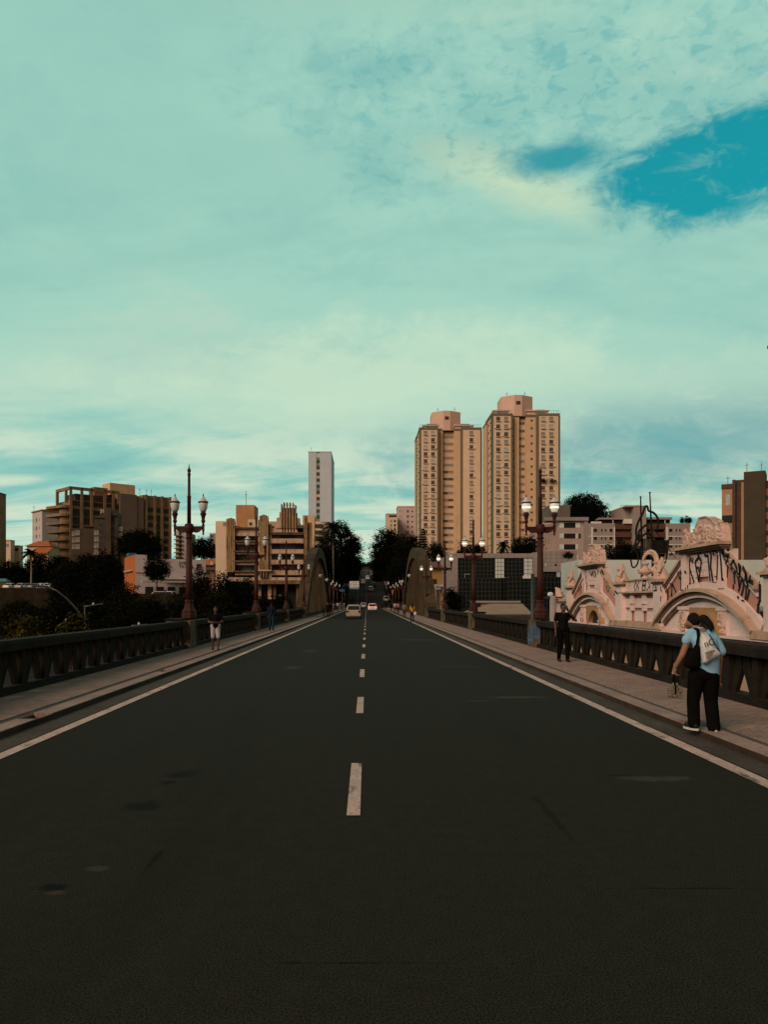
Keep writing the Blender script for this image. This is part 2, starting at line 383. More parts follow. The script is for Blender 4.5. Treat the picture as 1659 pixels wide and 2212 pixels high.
mb = MB(); mb.box(KL + .001, KL + .012, Y0, Y1, -.005, KZ - .012); mb.box(KR - .012, KR - .001, Y0, Y1, -.005, KZ - .012); struct(mb.build('kerb_face', mat('shaded_kerb_face', (.045, .030, .022), .95, .35, 1.5, .1, fine=.3)))  # shadow line of the kerb, painted as a thin dark strip
mb = MB(); mb.box(KL - .46, KL - .302, Y0, Y1, -.01, KZ - .022); mb.box(KR + .302, KR + .46, Y0, Y1, -.01, KZ - .022)
for s, d in drains:
    xk = KL if s < 0 else KR
    xa, xb = (xk - .301, xk - .05) if s < 0 else (xk + .05, xk + .301)
    mb.box(xa, xb, d - .29, d + .29, -.01, .02)
struct(mb.build('drain_channel', M_groove))
mb = MB(); mb.box(PL - .05, KL - .462, Y0, Y1, -.01, KZ); mb.box(KR + .462, PR + .05, Y0, Y1, -.01, KZ)
struct(mb.build('pavement', M_paving))
def at_road(px, py): d = FOC * EYE / (py - VPY); return mx(px, d), d
DK, WN = (.0055, .0052, .0038), (.052, .048, .039)
spots = []
for px, py, wx, wy, c, amt in [(390, 1672, .20, .20, DK, .8), (362, 1690, .12, .07, DK, .9), (306, 1742, .24, .20, DK, .75), (208, 1876, .09, .08, WN, .6), (112, 1918, .15, .09, DK, .9), (118, 1928, .09, .05, (.05, .04, .028), .8),
        (1120, 1506, .75, .22, WN, .8), (1035, 1514, .35, .12, WN, .6), (1425, 1682, .42, .15, WN, .7), (1345, 1675, .25, .03, DK, .8), (632, 1442, .30, .55, WN, .7), (668, 1406, .35, .9, WN, .6), (590, 1487, .10, .14, DK, .8), (575, 1500, .08, .1, DK, .8),
        (900, 1382, 1.2, .9, WN, .6), (700, 1421, 3.0, .05, WN, .5), (950, 1421, 3.0, .05, WN, .4), (1480, 1919, .5, .014, DK, .9), (760, 2080, .5, .012, DK, .8), (1000, 1440, 1.0, .16, WN, .5), (640, 1420, .5, .2, DK, .5), (330, 1860, .03, .35, DK, .6), (1190, 1760, .05, .8, DK, .5)]:
    X, Y = at_road(px, py); spots.append((X, Y, wx, wy, c, amt))
road_wear(M_asphalt, spots)
# hill road beyond the bridge
mb = MB(); mk = MB(); yy = list(range(212, 640, 4))
for a, b in zip(yy, yy[1:]):
    wa = interp(a, [(212, 4.9), (226, 5.4), (240, 7.0), (640, 7.0)]); wb = interp(b, [(212, 4.9), (226, 5.4), (240, 7.0), (640, 7.0)])
    za, zb = interp(a, ROAD), interp(b, ROAD)
    if a >= 216: mb.quad((-wa, a, za), (wa, a, za), (wb, b, zb), (-wb, b, zb))
    if a >= 220 and (a // 4) % 2 == 0:
        for x in (-3.0, -.05):
            z2 = za + .05; z3 = za + (zb - za) * .6 + .05
            mk.quad((x - .07, a, z2), (x + .07, a, z2), (x + .07, a + 2.4, z3), (x - .07, a + 2.4, z3))
for k in range(9):                                      # zebra crossing near the top of the hill
    x = -5.6 + k * 1.35; mk.quad((x, 428, interp(428, ROAD) + .06), (x + .6, 428, interp(428, ROAD) + .06), (x + .6, 432, interp(432, ROAD) + .06), (x, 432, interp(432, ROAD) + .06))
struct(mb.build('hill_road', M_asphalt_hill)); struct(mk.build('lane_marking', M_mark))
mb = MB()
for a, b in zip(yy, yy[1:]):
    if a < 240: continue
    for s in (-1, 1):
        za, zb = interp(a, ROAD), interp(b, ROAD); x0, x1 = sorted((s * 7.0, s * 9.6))
        mb.add([(x0, a, za - .3), (x1, a, za - .3), (x1, b, zb - .3), (x0, b, zb - .3), (x0, a, za + .15), (x1, a, za + .15), (x1, b, zb + .15), (x0, b, zb + .15)],
               [(4, 5, 6, 7), (0, 4, 7, 3), (1, 2, 6, 5), (0, 1, 5, 4)])
struct(mb.build('hill_pavement', M_kerb))
# ------------------------------------------------------------------ parapets
def baluster_mesh():
    mb = MB()                                           # upright post and the splayed A beside it, 1.08 m bay along Y
    z0, z1 = .14, .84
    mb.box(-.09, .09, -.10, .10, z0, z1)
    c = .54
    for s in (-1, 1):
        p = [(c - s * .02, z1), (c + s * .22, z1), (c + s * .43, z0), (c + s * .27, z0), (c - s * .02, .66)]
        if s > 0: p = p[::-1]
        mb.prism(p, lambda q: (-.04, q[0], q[1]), lambda q: (.04, q[0], q[1]))
    return mb
BAL = baluster_mesh().build('baluster', M_rail).data
bpy.data.objects.remove(bpy.data.objects['baluster'], do_unlink=True)
PIERS_L = [-6.5, 11.7, 29.9, 48.2, 66.4, 84.6]; PIERS_R = [-5.8, 11.6, 30.6, 48.9, 67.1, 85.2]
def parapet(y0, y1, side, label, far=False):
    xf = PL if side < 0 else PR; xc = xf + side * .16
    t = thing('parapet', label, 'parapet', (xc, y0, KZ), group='bridge parapets')
    L_ = y1 - y0
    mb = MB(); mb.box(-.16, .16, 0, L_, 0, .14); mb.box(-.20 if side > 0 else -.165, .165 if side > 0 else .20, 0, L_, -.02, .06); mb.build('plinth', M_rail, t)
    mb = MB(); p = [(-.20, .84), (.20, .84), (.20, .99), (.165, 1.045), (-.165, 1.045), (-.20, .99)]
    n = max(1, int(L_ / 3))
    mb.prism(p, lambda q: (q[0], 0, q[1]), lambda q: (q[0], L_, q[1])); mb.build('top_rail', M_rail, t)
    n = int(round(L_ / 1.08)); st = L_ / n
    if far:
        mb = MB()
        for k in range(n):
            mb.T = Matrix.Translation((0, (k + .25) * st, 0))
            for f in BAL.polygons: mb.add([BAL.vertices[i].co for i in f.vertices], [tuple(range(len(f.vertices)))])
        o = mb.build('balusters', M_rail, t); o['kind'] = 'stuff'
    else:
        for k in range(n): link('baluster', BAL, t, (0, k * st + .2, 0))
    return t
names = ['in the left foreground at the frame edge', 'behind the man in white shorts', 'between the second and third lamps', 'just before the concrete arch']
for i in range(5):
    a, b = PIERS_L[i] + .5, PIERS_L[i + 1] - .5
    parapet(a, b, -1, ['dark concrete parapet on the left, stretch beside the camera', 'dark concrete parapet filling the left edge up to the first lamp pier', 'dark left parapet behind the walker in white shorts',
                       'dark left parapet behind the man in jeans', 'last stretch of left parapet before the concrete arch'][i], far=(i > 2))
    a, b = PIERS_R[i] + .5, PIERS_R[i + 1] - .5
    parapet(a, b, 1, ['concrete parapet on the right, stretch beside the camera', 'concrete parapet with open triangles behind the woman in blue', 'right parapet between graffitied pier and next pier',
                      'right parapet between its second and third distant piers', 'last stretch of right parapet before the concrete arch'][i], far=(i > 2))
M_bluepaint = mat('blue_graffiti', (.04, .14, .30), .6, .1)
pl = ['weathered left pier under the lamp beside the camera', 'weathered left pier under lamp just outside the frame', 'streaked concrete pier under the nearest left street lamp', 'slim streaked pier left of the man in jeans',
      'left pier under the third street lamp', 'left pier at the foot of the arch']
pr = ['weathered right pier under the lamp beside the camera', 'right pier under the lamp cut by frame edge', 'concrete pier with blue graffiti under the nearest right lamp', 'right pier next after the blue graffitied one',
      'right pier under the third right lamp', 'right pier at the foot of the arch']
for side, P, lab in ((-1, PIERS_L, pl), (1, PIERS_R, pr)):
    for i, y in enumerate(P):
        xf = (PL if side < 0 else PR) - side * .16
        t = thing('parapet_pier', lab[i], 'pier', (xf, y, KZ), group='parapet piers')
        mb = MB(); x0, x1 = sorted((0, side * .95)); mb.box(x0, x1, -.5, .5, 0, 1.06); mb.build('shaft', M_pier, t)
        mb = MB(); x0, x1 = sorted((side * .30, side * 1.0)); mb.box(x0, x1, -.53, .53, 1.06, 1.14); mb.build('cap', M_rail, t)
        if side > 0 and i == 2:
            rnd = random.Random(4); mb = MB()
            for k in range(7):
                z = .95 - .02 * k; yv = -.42 + .13 * k
                pts = [(0, -.5 + .0, z)]
                ww = .03; x = -.012
                xx = .06 + k * .04
                mb.box(-.004, -.001, yv, yv + .035, .12 + .3 * rnd.random(), .75 + .25 * rnd.random())
            mb.box(-.005, -.001, -.45, .30, .22, .30); mb.box(-.0055, -.001, -.40, -.33, .30, .85); mb.box(-.0055, -.001, .20, .27, .10, .5)
            for k in range(5): mb.box(.05 + .055 * k, .075 + .055 * k, -.504, -.501, .3 + .2 * rnd.random(), .85 + .1 * rnd.random())
            mb.box(.04, .30, -.5045, -.501, .36, .45)
            mb.build('graffiti', M_bluepaint, t)
# ------------------------------------------------------------------ arches
def arch(side, label):
    xo = side * 8.0; xi = side * 6.75; x0, x1 = sorted((xo, xi)); yc, half, zt = 115.0, 29.5, 9.7
    t = thing('bridge_arch', label, 'arch', (0, yc, 0), group='bridge arches')
    mb = MB(); rings = []
    for k in range(41):
        s = -1 + 2 * k / 40; y = half * s; z = zt * (1 - abs(s) ** 2.1) - 1.0; th = 1.5
        dz = -zt * 2.1 * abs(s) ** 1.1 * (1 if s > 0 else -1) / half; nl = math.hypot(1, dz); ny, nz = -dz / nl, 1 / nl
        rings.append([(x0, y - ny * th / 2, z - nz * th / 2 + .35), (x1, y - ny * th / 2, z - nz * th / 2 + .35), (x1, y + ny * th / 2, z + nz * th / 2 + .35), (x0, y + ny * th / 2, z + nz * th / 2 + .35)])
    mb.rings(rings); mb.build('arch_rib', M_arch, t)
    for k in range(-5, 6):
        y = k * 4.2; s = y / half; z = zt * (1 - abs(s) ** 2.1) - 1.2
        mb = MB(); mb.box(x0 + .2, x1 - .25, y - .32, y + .32, -.2, z); mb.build('hanger', M_arch, t)
    mb = MB(); mb.box(x0 + .1, x1 - .1, -half, half, -1.0, .55); mb.build('edge_beam', M_arch, t)
    return t
arch(-1, 'tall weathered concrete arch on the left of the bridge'); arch(1, 'tall weathered concrete arch on the right of the bridge')
# far parapets beyond the arches
for side in (-1, 1):
    t = thing('parapet', 'low parapet past the %s arch beside the far pedestrians' % ('left' if side < 0 else 'right'), 'parapet', ((PL - .16) if side < 0 else PR + .16, 145, KZ), group='bridge parapets')
    mb = MB(); mb.box(-.18, .18, 0, 70, .84, 1.05); mb.build('top_rail', M_rail, t); mb = MB(); mb.box(-.1, .1, 0, 70, 0, .84); mb.build('panel', M_rail, t)
# retaining wall of the left terrace and the bank walls
t = MB(); t.box(-260, -50, 188.2, 189.8, -5, 5.2)
tag(t.build('retaining_wall', M_wallstone), 'long stained retaining wall under the parked cars', 'wall')
t = MB(); t.box(-50, -30, 150, 151, -8, 3.4)
tag(t.build('retaining_wall', M_wallstone), 'short stone retaining wall below the graffitied white building', 'wall')
# ================================================================== buildings
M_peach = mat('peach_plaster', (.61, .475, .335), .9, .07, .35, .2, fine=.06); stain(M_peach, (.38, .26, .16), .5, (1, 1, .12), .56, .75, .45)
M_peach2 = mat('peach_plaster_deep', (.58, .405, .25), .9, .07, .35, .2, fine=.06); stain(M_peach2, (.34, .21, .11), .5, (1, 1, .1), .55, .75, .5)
M_crownp = mat('pinkish_plaster', (.60, .41, .32), .9, .06, .3, .2)
M_olive = mat('olive_trim', (.15, .125, .085), .9, .15, .4)
M_glass = mat('dark_glass', (.028, .030, .032), .25, .5, .6, .3)
M_glass_mid = mat('curtained_glass', (.22, .21, .19), .35, .5, .9, .4)
M_glass_pale = mat('reflecting_glass', (.36, .38, .38), .3, .3, .7, .4)
M_frame = mat('window_frame', (.38, .34, .29), .7, .1)
M_sill = mat('window_sill', (.50, .32, .19), .85, .1)
M_brown = mat('brown_concrete', (.24, .155, .085), .92, .2, .35, .2, fine=.12)
stain(M_brown, (.07, .05, .03), .5, (1, 1, .3), .52, .72, .7)
M_brown2 = mat('grey_brown_render', (.070, .052, .037), .92, .2, .3, .2, fine=.12)
stain(M_brown2, (.03, .025, .018), .5, (1, 1, .25), .5, .7, .7)
M_darkglass = mat('tinted_band_glass', (.012, .013, .013), .3, .4, .4, .15)
M_white = mat('off_white_render', (.47, .41, .40), .9, .08, .3, .2, fine=.06)
M_whitecool = mat('pale_grey_cladding', (.47, .53, .58), .85, .04, .2, .2, fine=.04)
M_pinkgrey = mat('pinkish_mosaic', (.36, .27, .245), .9, .07, .5, .2, fine=.08)
M_greymos = mat('grey_mosaic', (.29, .24, .215), .9, .07, .5, .2, fine=.1)
M_panel = mat('grey_stone_panel', (.25, .215, .20), .85, .12, .35, .25, fine=.08)
M_paleband = mat('pale_band', (.60, .58, .53), .85, .06)
M_brick = mat('dark_brick', (.095, .045, .03), .9, .2, .8, .2, fine=.2)
M_terra = mat('terracotta_tiles', (.36, .12, .045), .9, .25, 1.2, .1, fine=.2)
M_orange = mat('orange_paint', (.42, .115, .026), .85, .1, .4, .2)
M_deco = mat('stained_cream_render', (.46, .325, .235), .92, .1, .25, .2, fine=.08)
stain(M_deco, (.15, .10, .055), .5, (1, 1, .3), .47, .70, .9)
M_decodark = mat('sooty_render', (.17, .115, .065), .95, .3, .5, .1, fine=.15)
stain(M_decodark, (.05, .037, .022), .8, (1.5, 1.5, .25), .46, .66, .9)
M_fin = mat('fluted_render', (.32, .215, .115), .95, .25, .5, .1, fine=.15)
stain(M_fin, (.06, .045, .025), .9, (1.6, 1.6, .2), .48, .66, .9)
M_metal = mat('grey_metal', (.05, .05, .05), .5, .2, 1, .4, .6)
M_darkmetal = mat('dark_metal', (.03, .028, .026), .6, .3, 1)
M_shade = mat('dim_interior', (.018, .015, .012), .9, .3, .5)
WM = {}
def win_mesh(w, h, glass, frame=None, sill=0., mull=1, trans=0, depth=.07, fw=.07):
    key = (round(w, 2), round(h, 2), glass.name, (frame or M_frame).name, sill, mull, trans)
    if key in WM: return WM[key]
    mb = MB(); mb.mi = 1; mb.quad((-w / 2, -.02, -h / 2), (w / 2, -.02, -h / 2), (w / 2, -.02, h / 2), (-w / 2, -.02, h / 2)); mb.mi = 0
    mb.box(-w / 2 - fw, -w / 2, -depth, 0, -h / 2 - fw, h / 2 + fw); mb.box(w / 2, w / 2 + fw, -depth, 0, -h / 2 - fw, h / 2 + fw)
    mb.box(-w / 2, w / 2, -depth, 0, h / 2, h / 2 + fw); mb.box(-w / 2, w / 2, -depth, 0, -h / 2 - fw, -h / 2)
    for k in range(mull):
        x = -w / 2 + w * (k + 1) / (mull + 1); mb.box(x - fw * .35, x + fw * .35, -depth * .8, -.021, -h / 2, h / 2)
    for k in range(trans):
        z = h * .18; mb.box(-w / 2, w / 2, -depth * .7, -.022, z - fw * .35, z + fw * .35)
    if sill: mb.mi = 2; mb.box(-w / 2 - .18, w / 2 + .18, -sill, 0, -h / 2 - fw - .28, -h / 2 - fw - .02)
    o = mb.build('window', [frame or M_frame, glass, M_sill]); me = o.data; bpy.data.objects.remove(o, do_unlink=True)
    WM[key] = me; return me
rw = random.Random(11)
def rglass(): return rw.choice([M_glass, M_glass, M_glass_mid, M_glass_mid, M_glass_pale])
class Bld:
    def __init__(s, name, label, cat, xl, d, zb, rot=0., group=None):
        s.xl, s.d, s.zb, s.k = xl, d, zb, d / FOC
        s.t = thing(name, label, cat, (mx(xl, d), d, zb), R(rot), group); s.nw = 0; s.over = None
    def X(s, x): return (x - s.xl) * s.k
    def Z(s, y): return mz(y, s.d) - s.zb
    def part(s, name, m, boxes, parent=None):
        """boxes: print x0, x1, top y, bottom y (None = ground), front depth, back depth (metres)"""
        mb = MB()
        for x0, x1, yt, yb, f, b in boxes: mb.box(s.X(x0), s.X(x1), f, b, 0 if yb is None else s.Z(yb), s.Z(yt))
        return mb.build(name, m, parent or s.t)
    def raw(s, name, m, boxes, parent=None):
        mb = MB()
        for b in boxes: mb.box(*b)
        return mb.build(name, m, parent or s.t)
    def win(s, me, x, y, z, rz=0.):
        if s.nw < 100: s.nw += 1; return link('window', me, s.t, (x, y, z), rz)
        if s.over is None: s.over = []
        s.over.append((me, x, y, z, rz))
    def finish(s):
        if not s.over: return
        mats = []; mb = MB()
        for me, x, y, z, rz in s.over:
            mb.T = Matrix.Translation((x, y, z)) @ Matrix.Rotation(rz, 4, 'Z')
            for p in me.polygons:
                m = me.materials[p.material_index]
                if m not in mats: mats.append(m)
                mb.mi = mats.index(m); mb.add([me.vertices[i].co for i in p.vertices], [tuple(range(len(p.vertices)))])
        o = mb.build('windows', mats, s.t); o['kind'] = 'stuff'
def antenna(t, x, y, z, h, m=None):
    mb = MB(); mb.tube([(x, y, z), (x, y, z + h)], .07, 5); mb.tube([(x - .6, y, z + h * .75), (x + .6, y, z + h * .75)], .05, 4); mb.build('antenna', m or M_darkmetal, t)
# ------------------------------------------------------------------ the twin peach towers
TD = 24
def tower(label, xl, d, zb, ytop, crown, pent, bays, rows, y0, dy, cols, cwin, small, side_len, wing):
    b = Bld('apartment_tower', label, 'tower', xl, d, zb, group='twin peach apartment towers'); k = b.k; zt = b.Z(ytop)
    bl, pl_, ce, pr_, br = bays
    # bays stand forward, side panels 2 m behind, centre 3.4 m behind
    b.part('bay', M_peach, [(bl[0], bl[1], ytop, None, 0, side_len)])
    b.part('bay', M_peach, [(br[0], br[1], ytop, None, 0, TD)])
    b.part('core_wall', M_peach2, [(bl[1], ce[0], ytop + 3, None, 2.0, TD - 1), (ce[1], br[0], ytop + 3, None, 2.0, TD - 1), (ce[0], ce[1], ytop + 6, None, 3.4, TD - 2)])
    if wing: b.part('side_wing', M_peach2, [(wing[0], bl[0], wing[1], None, side_len + .01, side_len + wing[2])]); b.part('wing_trim', M_olive, [(wing[0] - .6, bl[0] - .3, wing[1] - 1, wing[1] + 3, side_len - .1, side_len + wing[2]), (bl[0] - 2.2, bl[0] - .2, wing[1] + 3, None, side_len - .08, side_len + .3)])
    mb = MB()
    for x in (b.X(bl[1]), b.X(br[0]), b.X(br[1])):            # olive painted vertical returns
        mb.box(x - .35, x + .35, -.12, 1.9, .0, zt - .8)
    mb.box(b.X(bl[0]) - .12, b.X(bl[0]) + .5, -.12, 2.2, 0, zt - .8)
    for x0, x1, f in ((bl[0], bl[1], -.15), (br[0], br[1], -.15), (bl[1], ce[0], 1.85), (ce[1], br[0], 1.85), (ce[0], ce[1], 3.2)):
        mb.box(b.X(x0) - .2, b.X(x1) + .2, f, f + 1.2, zt - .75, zt + .12)
    mb.box(b.X(bl[0]) - .25, b.X(bl[0]) - .01, 0, side_len, zt - .75, zt + .1)
    mb.build('olive_trim', M_olive, b.t)
    # parapet railing, penthouse and octagonal crown
    mb = MB()
    for x0, x1 in ((bl[0], bl[1]), (br[0], br[1])):
        X0, X1 = b.X(x0), b.X(x1); mb.box(X0, X1, .2, .28, zt + 1.15, zt + 1.25)
        for q in range(9): x = X0 + (X1 - X0) * q / 8; mb.box(x - .04, x + .04, .2, .28, zt + .12, zt + 1.15)
    mb.build('roof_railing', mat('teal_rail', (.10, .30, .32), .6), b.t)
    zp = b.Z(pent[2]); o = b.raw('penthouse', M_crownp, [(b.X(pent[0]), b.X(pent[1]), 3.0, TD - 3, zt, zp - .5)])
    b.raw('penthouse_roof', M_crownp, [(b.X(pent[0]) - .4, b.X(pent[1]) + .4, 2.5, TD - 2.5, zp - .5, zp)], o)
    for x0, x1 in ((pent[0] + 5, bl[1] + 4), (br[0] - 4, pent[1] - 5)):
        me = win_mesh(abs(b.X(x1) - b.X(x0)) - .8, 1.5, M_glass_mid, mull=6); b.win(me, (b.X(x0) + b.X(x1)) / 2, 2.98, zt + 1.45)
    c0, c1, yc = crown; zc = b.Z(yc); X0, X1 = b.X(c0), b.X(c1); w = X1 - X0; mid = (X0 + X1) / 2
    for dz0, dz1, nm in ((zp, zc, 'crown_block'),):
        mb = MB(); poly = [(X0, 7), (X0 + w * .0, 4.5), (mid - w * .12, 1.6), (mid + w * .12, 1.6), (X1, 4.5), (X1, 13), (X0, 13)]
        mb.prism(poly, lambda q: (q[0], q[1], dz0 - 2.5), lambda q: (q[0], q[1], dz1)); cb = mb.build(nm, M_crownp, b.t)
    me = win_mesh(1.5, 1.2, M_glass, M_olive, mull=1, trans=1); b.win(me, mid, 1.58, zc - (zc - zp) * .55)
    mb = MB()
    for dx in (-.42, .30):
        x = mid + w * dx; mb.tube([(x, 5.0 if dx < 0 else 4.0, zp - 1), (x, 5.0 if dx < 0 else 4.0, zc)], .10, 5)
    mb.build('downpipe', M_peach2, b.t)
    for dx in (-3, .5, 4): antenna(b.t, mid + dx, 9, zc - .1, 2.2 + abs(dx) * .3)
    # windows
    for r in range(rows):
        y = y0 + dy * r; z = b.Z(y)
        if z < 1.5: break
        for xc in cols: b.win(win_mesh(1.36, 1.42, rglass(), M_frame, .5, 1, 1), b.X(xc), 0, z)
        for xc, w_ in cwin: b.win(win_mesh(w_, .95, rw.choice([M_glass, M_glass_mid, M_glass_mid]), M_frame, 0, 3), b.X(xc), 3.38, z - 1.0)
        for xc in small: b.win(win_mesh(.68, .68, M_glass, M_frame, 0, 0), b.X(xc), 1.98, z - .25)
    ra = random.Random(rows)
    for q in range(14):                                       # a few air conditioners beside the windows
        z = b.Z(y0 + dy * ra.randrange(1, rows - 5)); x = b.X(ra.choice(cols)) + ra.choice((-1.25, 1.25)); b.raw('air_conditioner', M_paleband, [(x - .3, x + .3, -.4, -.005, z - .75, z - .35)])
    mb = MB()                                                 # ledges on the receding left flank
    for r in range(rows):
        z = b.Z(y0 + dy * r)
        if z < 1.5: break
        for q in range(2):
            yy = side_len * (.25 + .45 * q)
            mb.box(b.X(bl[0]) - .45, b.X(bl[0]) - .005, yy - .9, yy + .9, z - 1.05, z - .80)
    mb.build('flank_sill', M_sill, b.t); b.finish()
    return b
def Z4(x): return (1550 + x / 2.37) / 1.7837
def Z4y(y): return (1480 + y / 2.37) / 1.7837
tower('shorter twin peach tower, left one with a single window column on its right bay', Z4(160), 310, 7.5, 924, (Z4(278), Z4(545), 885), (Z4(200), Z4(655), 914),
      [(Z4(160), Z4(326)), (0, 0), (Z4(375), Z4(480)), (0, 0), (Z4(545), Z4(722))], 22, Z4y(445), 15.28, [Z4(213), Z4(281), Z4(632)], [(Z4(400.5), 2.05), (Z4(451), 2.05)], [], 17, (904.9, 924, 10))
TALL = tower('taller twin peach tower, right one with four window columns', Z4(820), 290, 7.0, 893.6, (Z4(922), Z4(1215), 850.6), (Z4(850), Z4(1350), 881.8),
      [(Z4(820), Z4(1002)), (0, 0), (Z4(1078), Z4(1140)), (0, 0), (Z4(1240), Z4(1436))], 23, Z4y(316), 16.62, [Z4(877), Z4(950), Z4(1288), Z4(1362)], [(Z4(1093), .95), (Z4(1122), .95)], [Z4(1022), Z4(1193)], 9.5, (1058.4, 901.5, 8))
# ------------------------------------------------------------------ slim white tower
b = Bld('office_tower', 'slim pale grey tower with one vertical window strip, left of the road gap', 'tower', 666, 450, 15)
zt = b.Z(977); W = b.X(715.5)
b.raw('wall', M_whitecool, [(0, b.X(683), 0, 12, 0, zt), (b.X(691), W, 0, 12, 0, zt), (b.X(683), b.X(691), .25, 12, 0, zt - .4), (0, W, 12, 40, 0, zt)])
for r in range(24):
    z = zt - 4.5 - r * 3.62
    if z < 4: break
    o = b.raw('window', [M_glass_pale, M_glass_mid, M_crownp, M_glass_pale][r % 4] if r % 5 else M_glass_mid, [(b.X(683.4), b.X(690.6), .20, .249, z + .1, z + 1.6)])
    b.raw('spandrel', mat('green_spandrel', (.035, .075, .03), .5), [(b.X(683.4), b.X(690.6), .18, .249, z - 1.9, z + .05)], o)
b.raw('roof_edge', M_whitecool, [(-.15, W + .15, -.15, 40.1, zt, zt + .5)]); antenna(b.t, 1.5, 2, zt + .5, 3)
# ------------------------------------------------------------------ pink and yellow blocks right of the gap
b = Bld('apartment_block', 'pink apartment block between the dark avenue tree and the twin towers', 'building', 859, 430, 14)
b.part('wall', mat('pink_render', (.52, .38, .36), .9, .06, .3), [(859, 903, 1095, None, 0, 16)]); b.raw('roof_edge', M_crownp, [(-.2, b.X(903), -.2, 16, b.Z(1095), b.Z(1095) + .5)])
for r in range(7):
    for c, (x, w) in enumerate(((865, 1.6), (881, 1.0), (890.5, .9), (898.5, 1.4))):
        z = b.Z(1104.5 + r * 11.2)
        if z > 2: b.win(win_mesh(w, 1.5 if c != 2 else .7, [M_glass_pale, M_glass, M_glass, M_glass][c], M_paleband if c == 1 else M_frame, 0, 1 if c == 1 else 0), b.X(x), 0, z)
b = Bld('apartment_block', 'small cream block with one wide top window beside the pink block', 'building', 834, 415, 14)
b.part('wall', M_peach, [(834, 858.5, 1111, None, 0, 14)]); b.part('roof_slab', M_paleband, [(833.5, 858.8, 1109, 1111, -.3, 14)])
b.part('window', M_glass, [(840, 857, 1113, 1117, -.06, .02)])
for r in range(4): b.part('window', M_glass_mid, [(843, 847, 1123 + r * 9, 1128 + r * 9, -.05, .02)]); b.part('window', M_glass, [(851, 855, 1123 + r * 9, 1128 + r * 9, -.05, .02)])
# ------------------------------------------------------------------ curved peach block behind the art deco building
b = Bld('apartment_block', 'peach block with rounded corner below the pale grey tower', 'building', 653, 265, 3)
b.part('wall', M_peach2, [(653, 679, 1113, None, 0, 12)])
mb = MB(); X0, X1 = b.X(679), b.X(709); zt = b.Z(1126); poly = [(X0, 10), (X0, .3)] + [(X1 - 3.2 + 3.2 * math.sin(a), 3.5 - 3.2 * math.cos(a)) for a in [math.pi / 2 * q / 8 for q in range(9)]] + [(X1, 10)]
mb.prism(poly, lambda q: (q[0], q[1], 0), lambda q: (q[0], q[1], zt)); mb.build('wall', M_peach, b.t)
for y in (1136.5, 1150, 1163.5):
    for x in (684, 692.5): b.win(win_mesh(1.1 if x < 690 else 1.5, 1.3, M_glass, M_olive, 0, 1), b.X(x), .3, b.Z(y))
# ------------------------------------------------------------------ art deco building
def DX(x): return (600 + x / 2.37) / 1.7837
def DY(y): return (1800 + y / 2.37) / 1.7837
b = Bld('art_deco_building', 'stained cream art deco building with stepped fins, left of the concrete arch', 'building', 464, 215, -.6)
b.part('side_block', M_peach, [(464, 489, 1125, None, .8, 16)])
b.win(win_mesh(.9, .9, M_glass_mid), b.X(484), .8, b.Z(1132))
b.part('penthouse', mat('ochre_render', (.40, .21, .10), .9, .15, .4, .2, fine=.1), [(500, 541, 1084, 1142, 7, 15)]); b.part('penthouse', M_peach, [(531, 553, 1119, 1142, 3.5, 8)])
b.win(win_mesh(.8, .9, M_glass), b.X(537), 3.5, b.Z(1129)); antenna(b.t, b.X(519), 10, b.Z(1084), 4.5)
b.part('rear_storey', M_deco, [(553, 640, 1120, 1150, 8, 15)]); b.part('rear_window', M_glass, [(556, 578, 1126, 1134, 7.9, 8.02)])
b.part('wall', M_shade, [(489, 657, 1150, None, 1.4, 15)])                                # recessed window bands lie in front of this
bands_l = [(DY(560), DY(628)), (DY(680), DY(704)), (DY(772), DY(795)), (DY(862), DY(893)), (DY(955), DY(985))]
b.part('spandrel', M_deco, [(507, 557, a, c, 0, 1.39) for a, c in bands_l])
b.part('ledge', M_decodark, [(505, 557, a - 1.6, a + .5, -.9, 0) for a, c in bands_l] + [(507, 557, bands_l[0][0] - 3, bands_l[0][0], -.5, 1)])
for i in range(4):
    a, c = bands_l[i][1], bands_l[i + 1][0] - 1.6; w = b.X(556) - b.X(508)
    for q in range(3): b.win(win_mesh(w / 3 - .25, (c - a) * b.k - .3, [M_darkglass, M_glass, M_darkglass][(q + i) % 3], M_olive, 0, 2, 1), b.X(508) + w * (q + .5) / 3, 1.3, b.Z((a + c) / 2))
bands_r = [(DY(556), DY(597)), (DY(652), DY(694)), (DY(750), DY(790)), (DY(846), DY(886)), (DY(942), DY(985))]
b.part('spandrel', M_deco, [(585, 655, a, c, 0, 1.39) for a, c in bands_r])
b.part('ledge', M_decodark, [(583, 656, c - .4, c + 1.4, -.7, 0) for a, c in bands_r[:-1]])
for i in range(4):
    a, c = bands_r[i][1], bands_r[i + 1][0]; w = b.X(654) - b.X(586)
    for q in range(4): b.win(win_mesh(w / 4 - .22, (c - a) * b.k - .35, [M_glass, M_darkglass, M_darkglass, M_glass][(q + i * 2) % 4], M_olive, 0, 2, 1), b.X(586) + w * (q + .5) / 4, 1.3, b.Z((a + c) / 2))
b.part('wall_strip', M_deco, [(557, 563, 1150, None, .3, 1.4), (578, 586, 1140, None, .1, 1.4)])
def flutes(x0, x1, yt, yb, n, f, step=0):
    mb = MB(); X0, X1 = b.X(x0), b.X(x1); w = (X1 - X0) / n
    for q in range(n):
        dz = -abs(q - (n - 1) / 2) * step
        mb.box(X0 + w * q + .06, X0 + w * (q + 1) - .06, f, f + 1.0, b.Z(yb), b.Z(yt) + dz)
    mb.box(X0, X1, f + .35, f + 1.3, b.Z(yb), b.Z(yt) - abs((n - 1) / 2) * step - .6); mb.build('fluted_pilaster', M_fin, b.t)
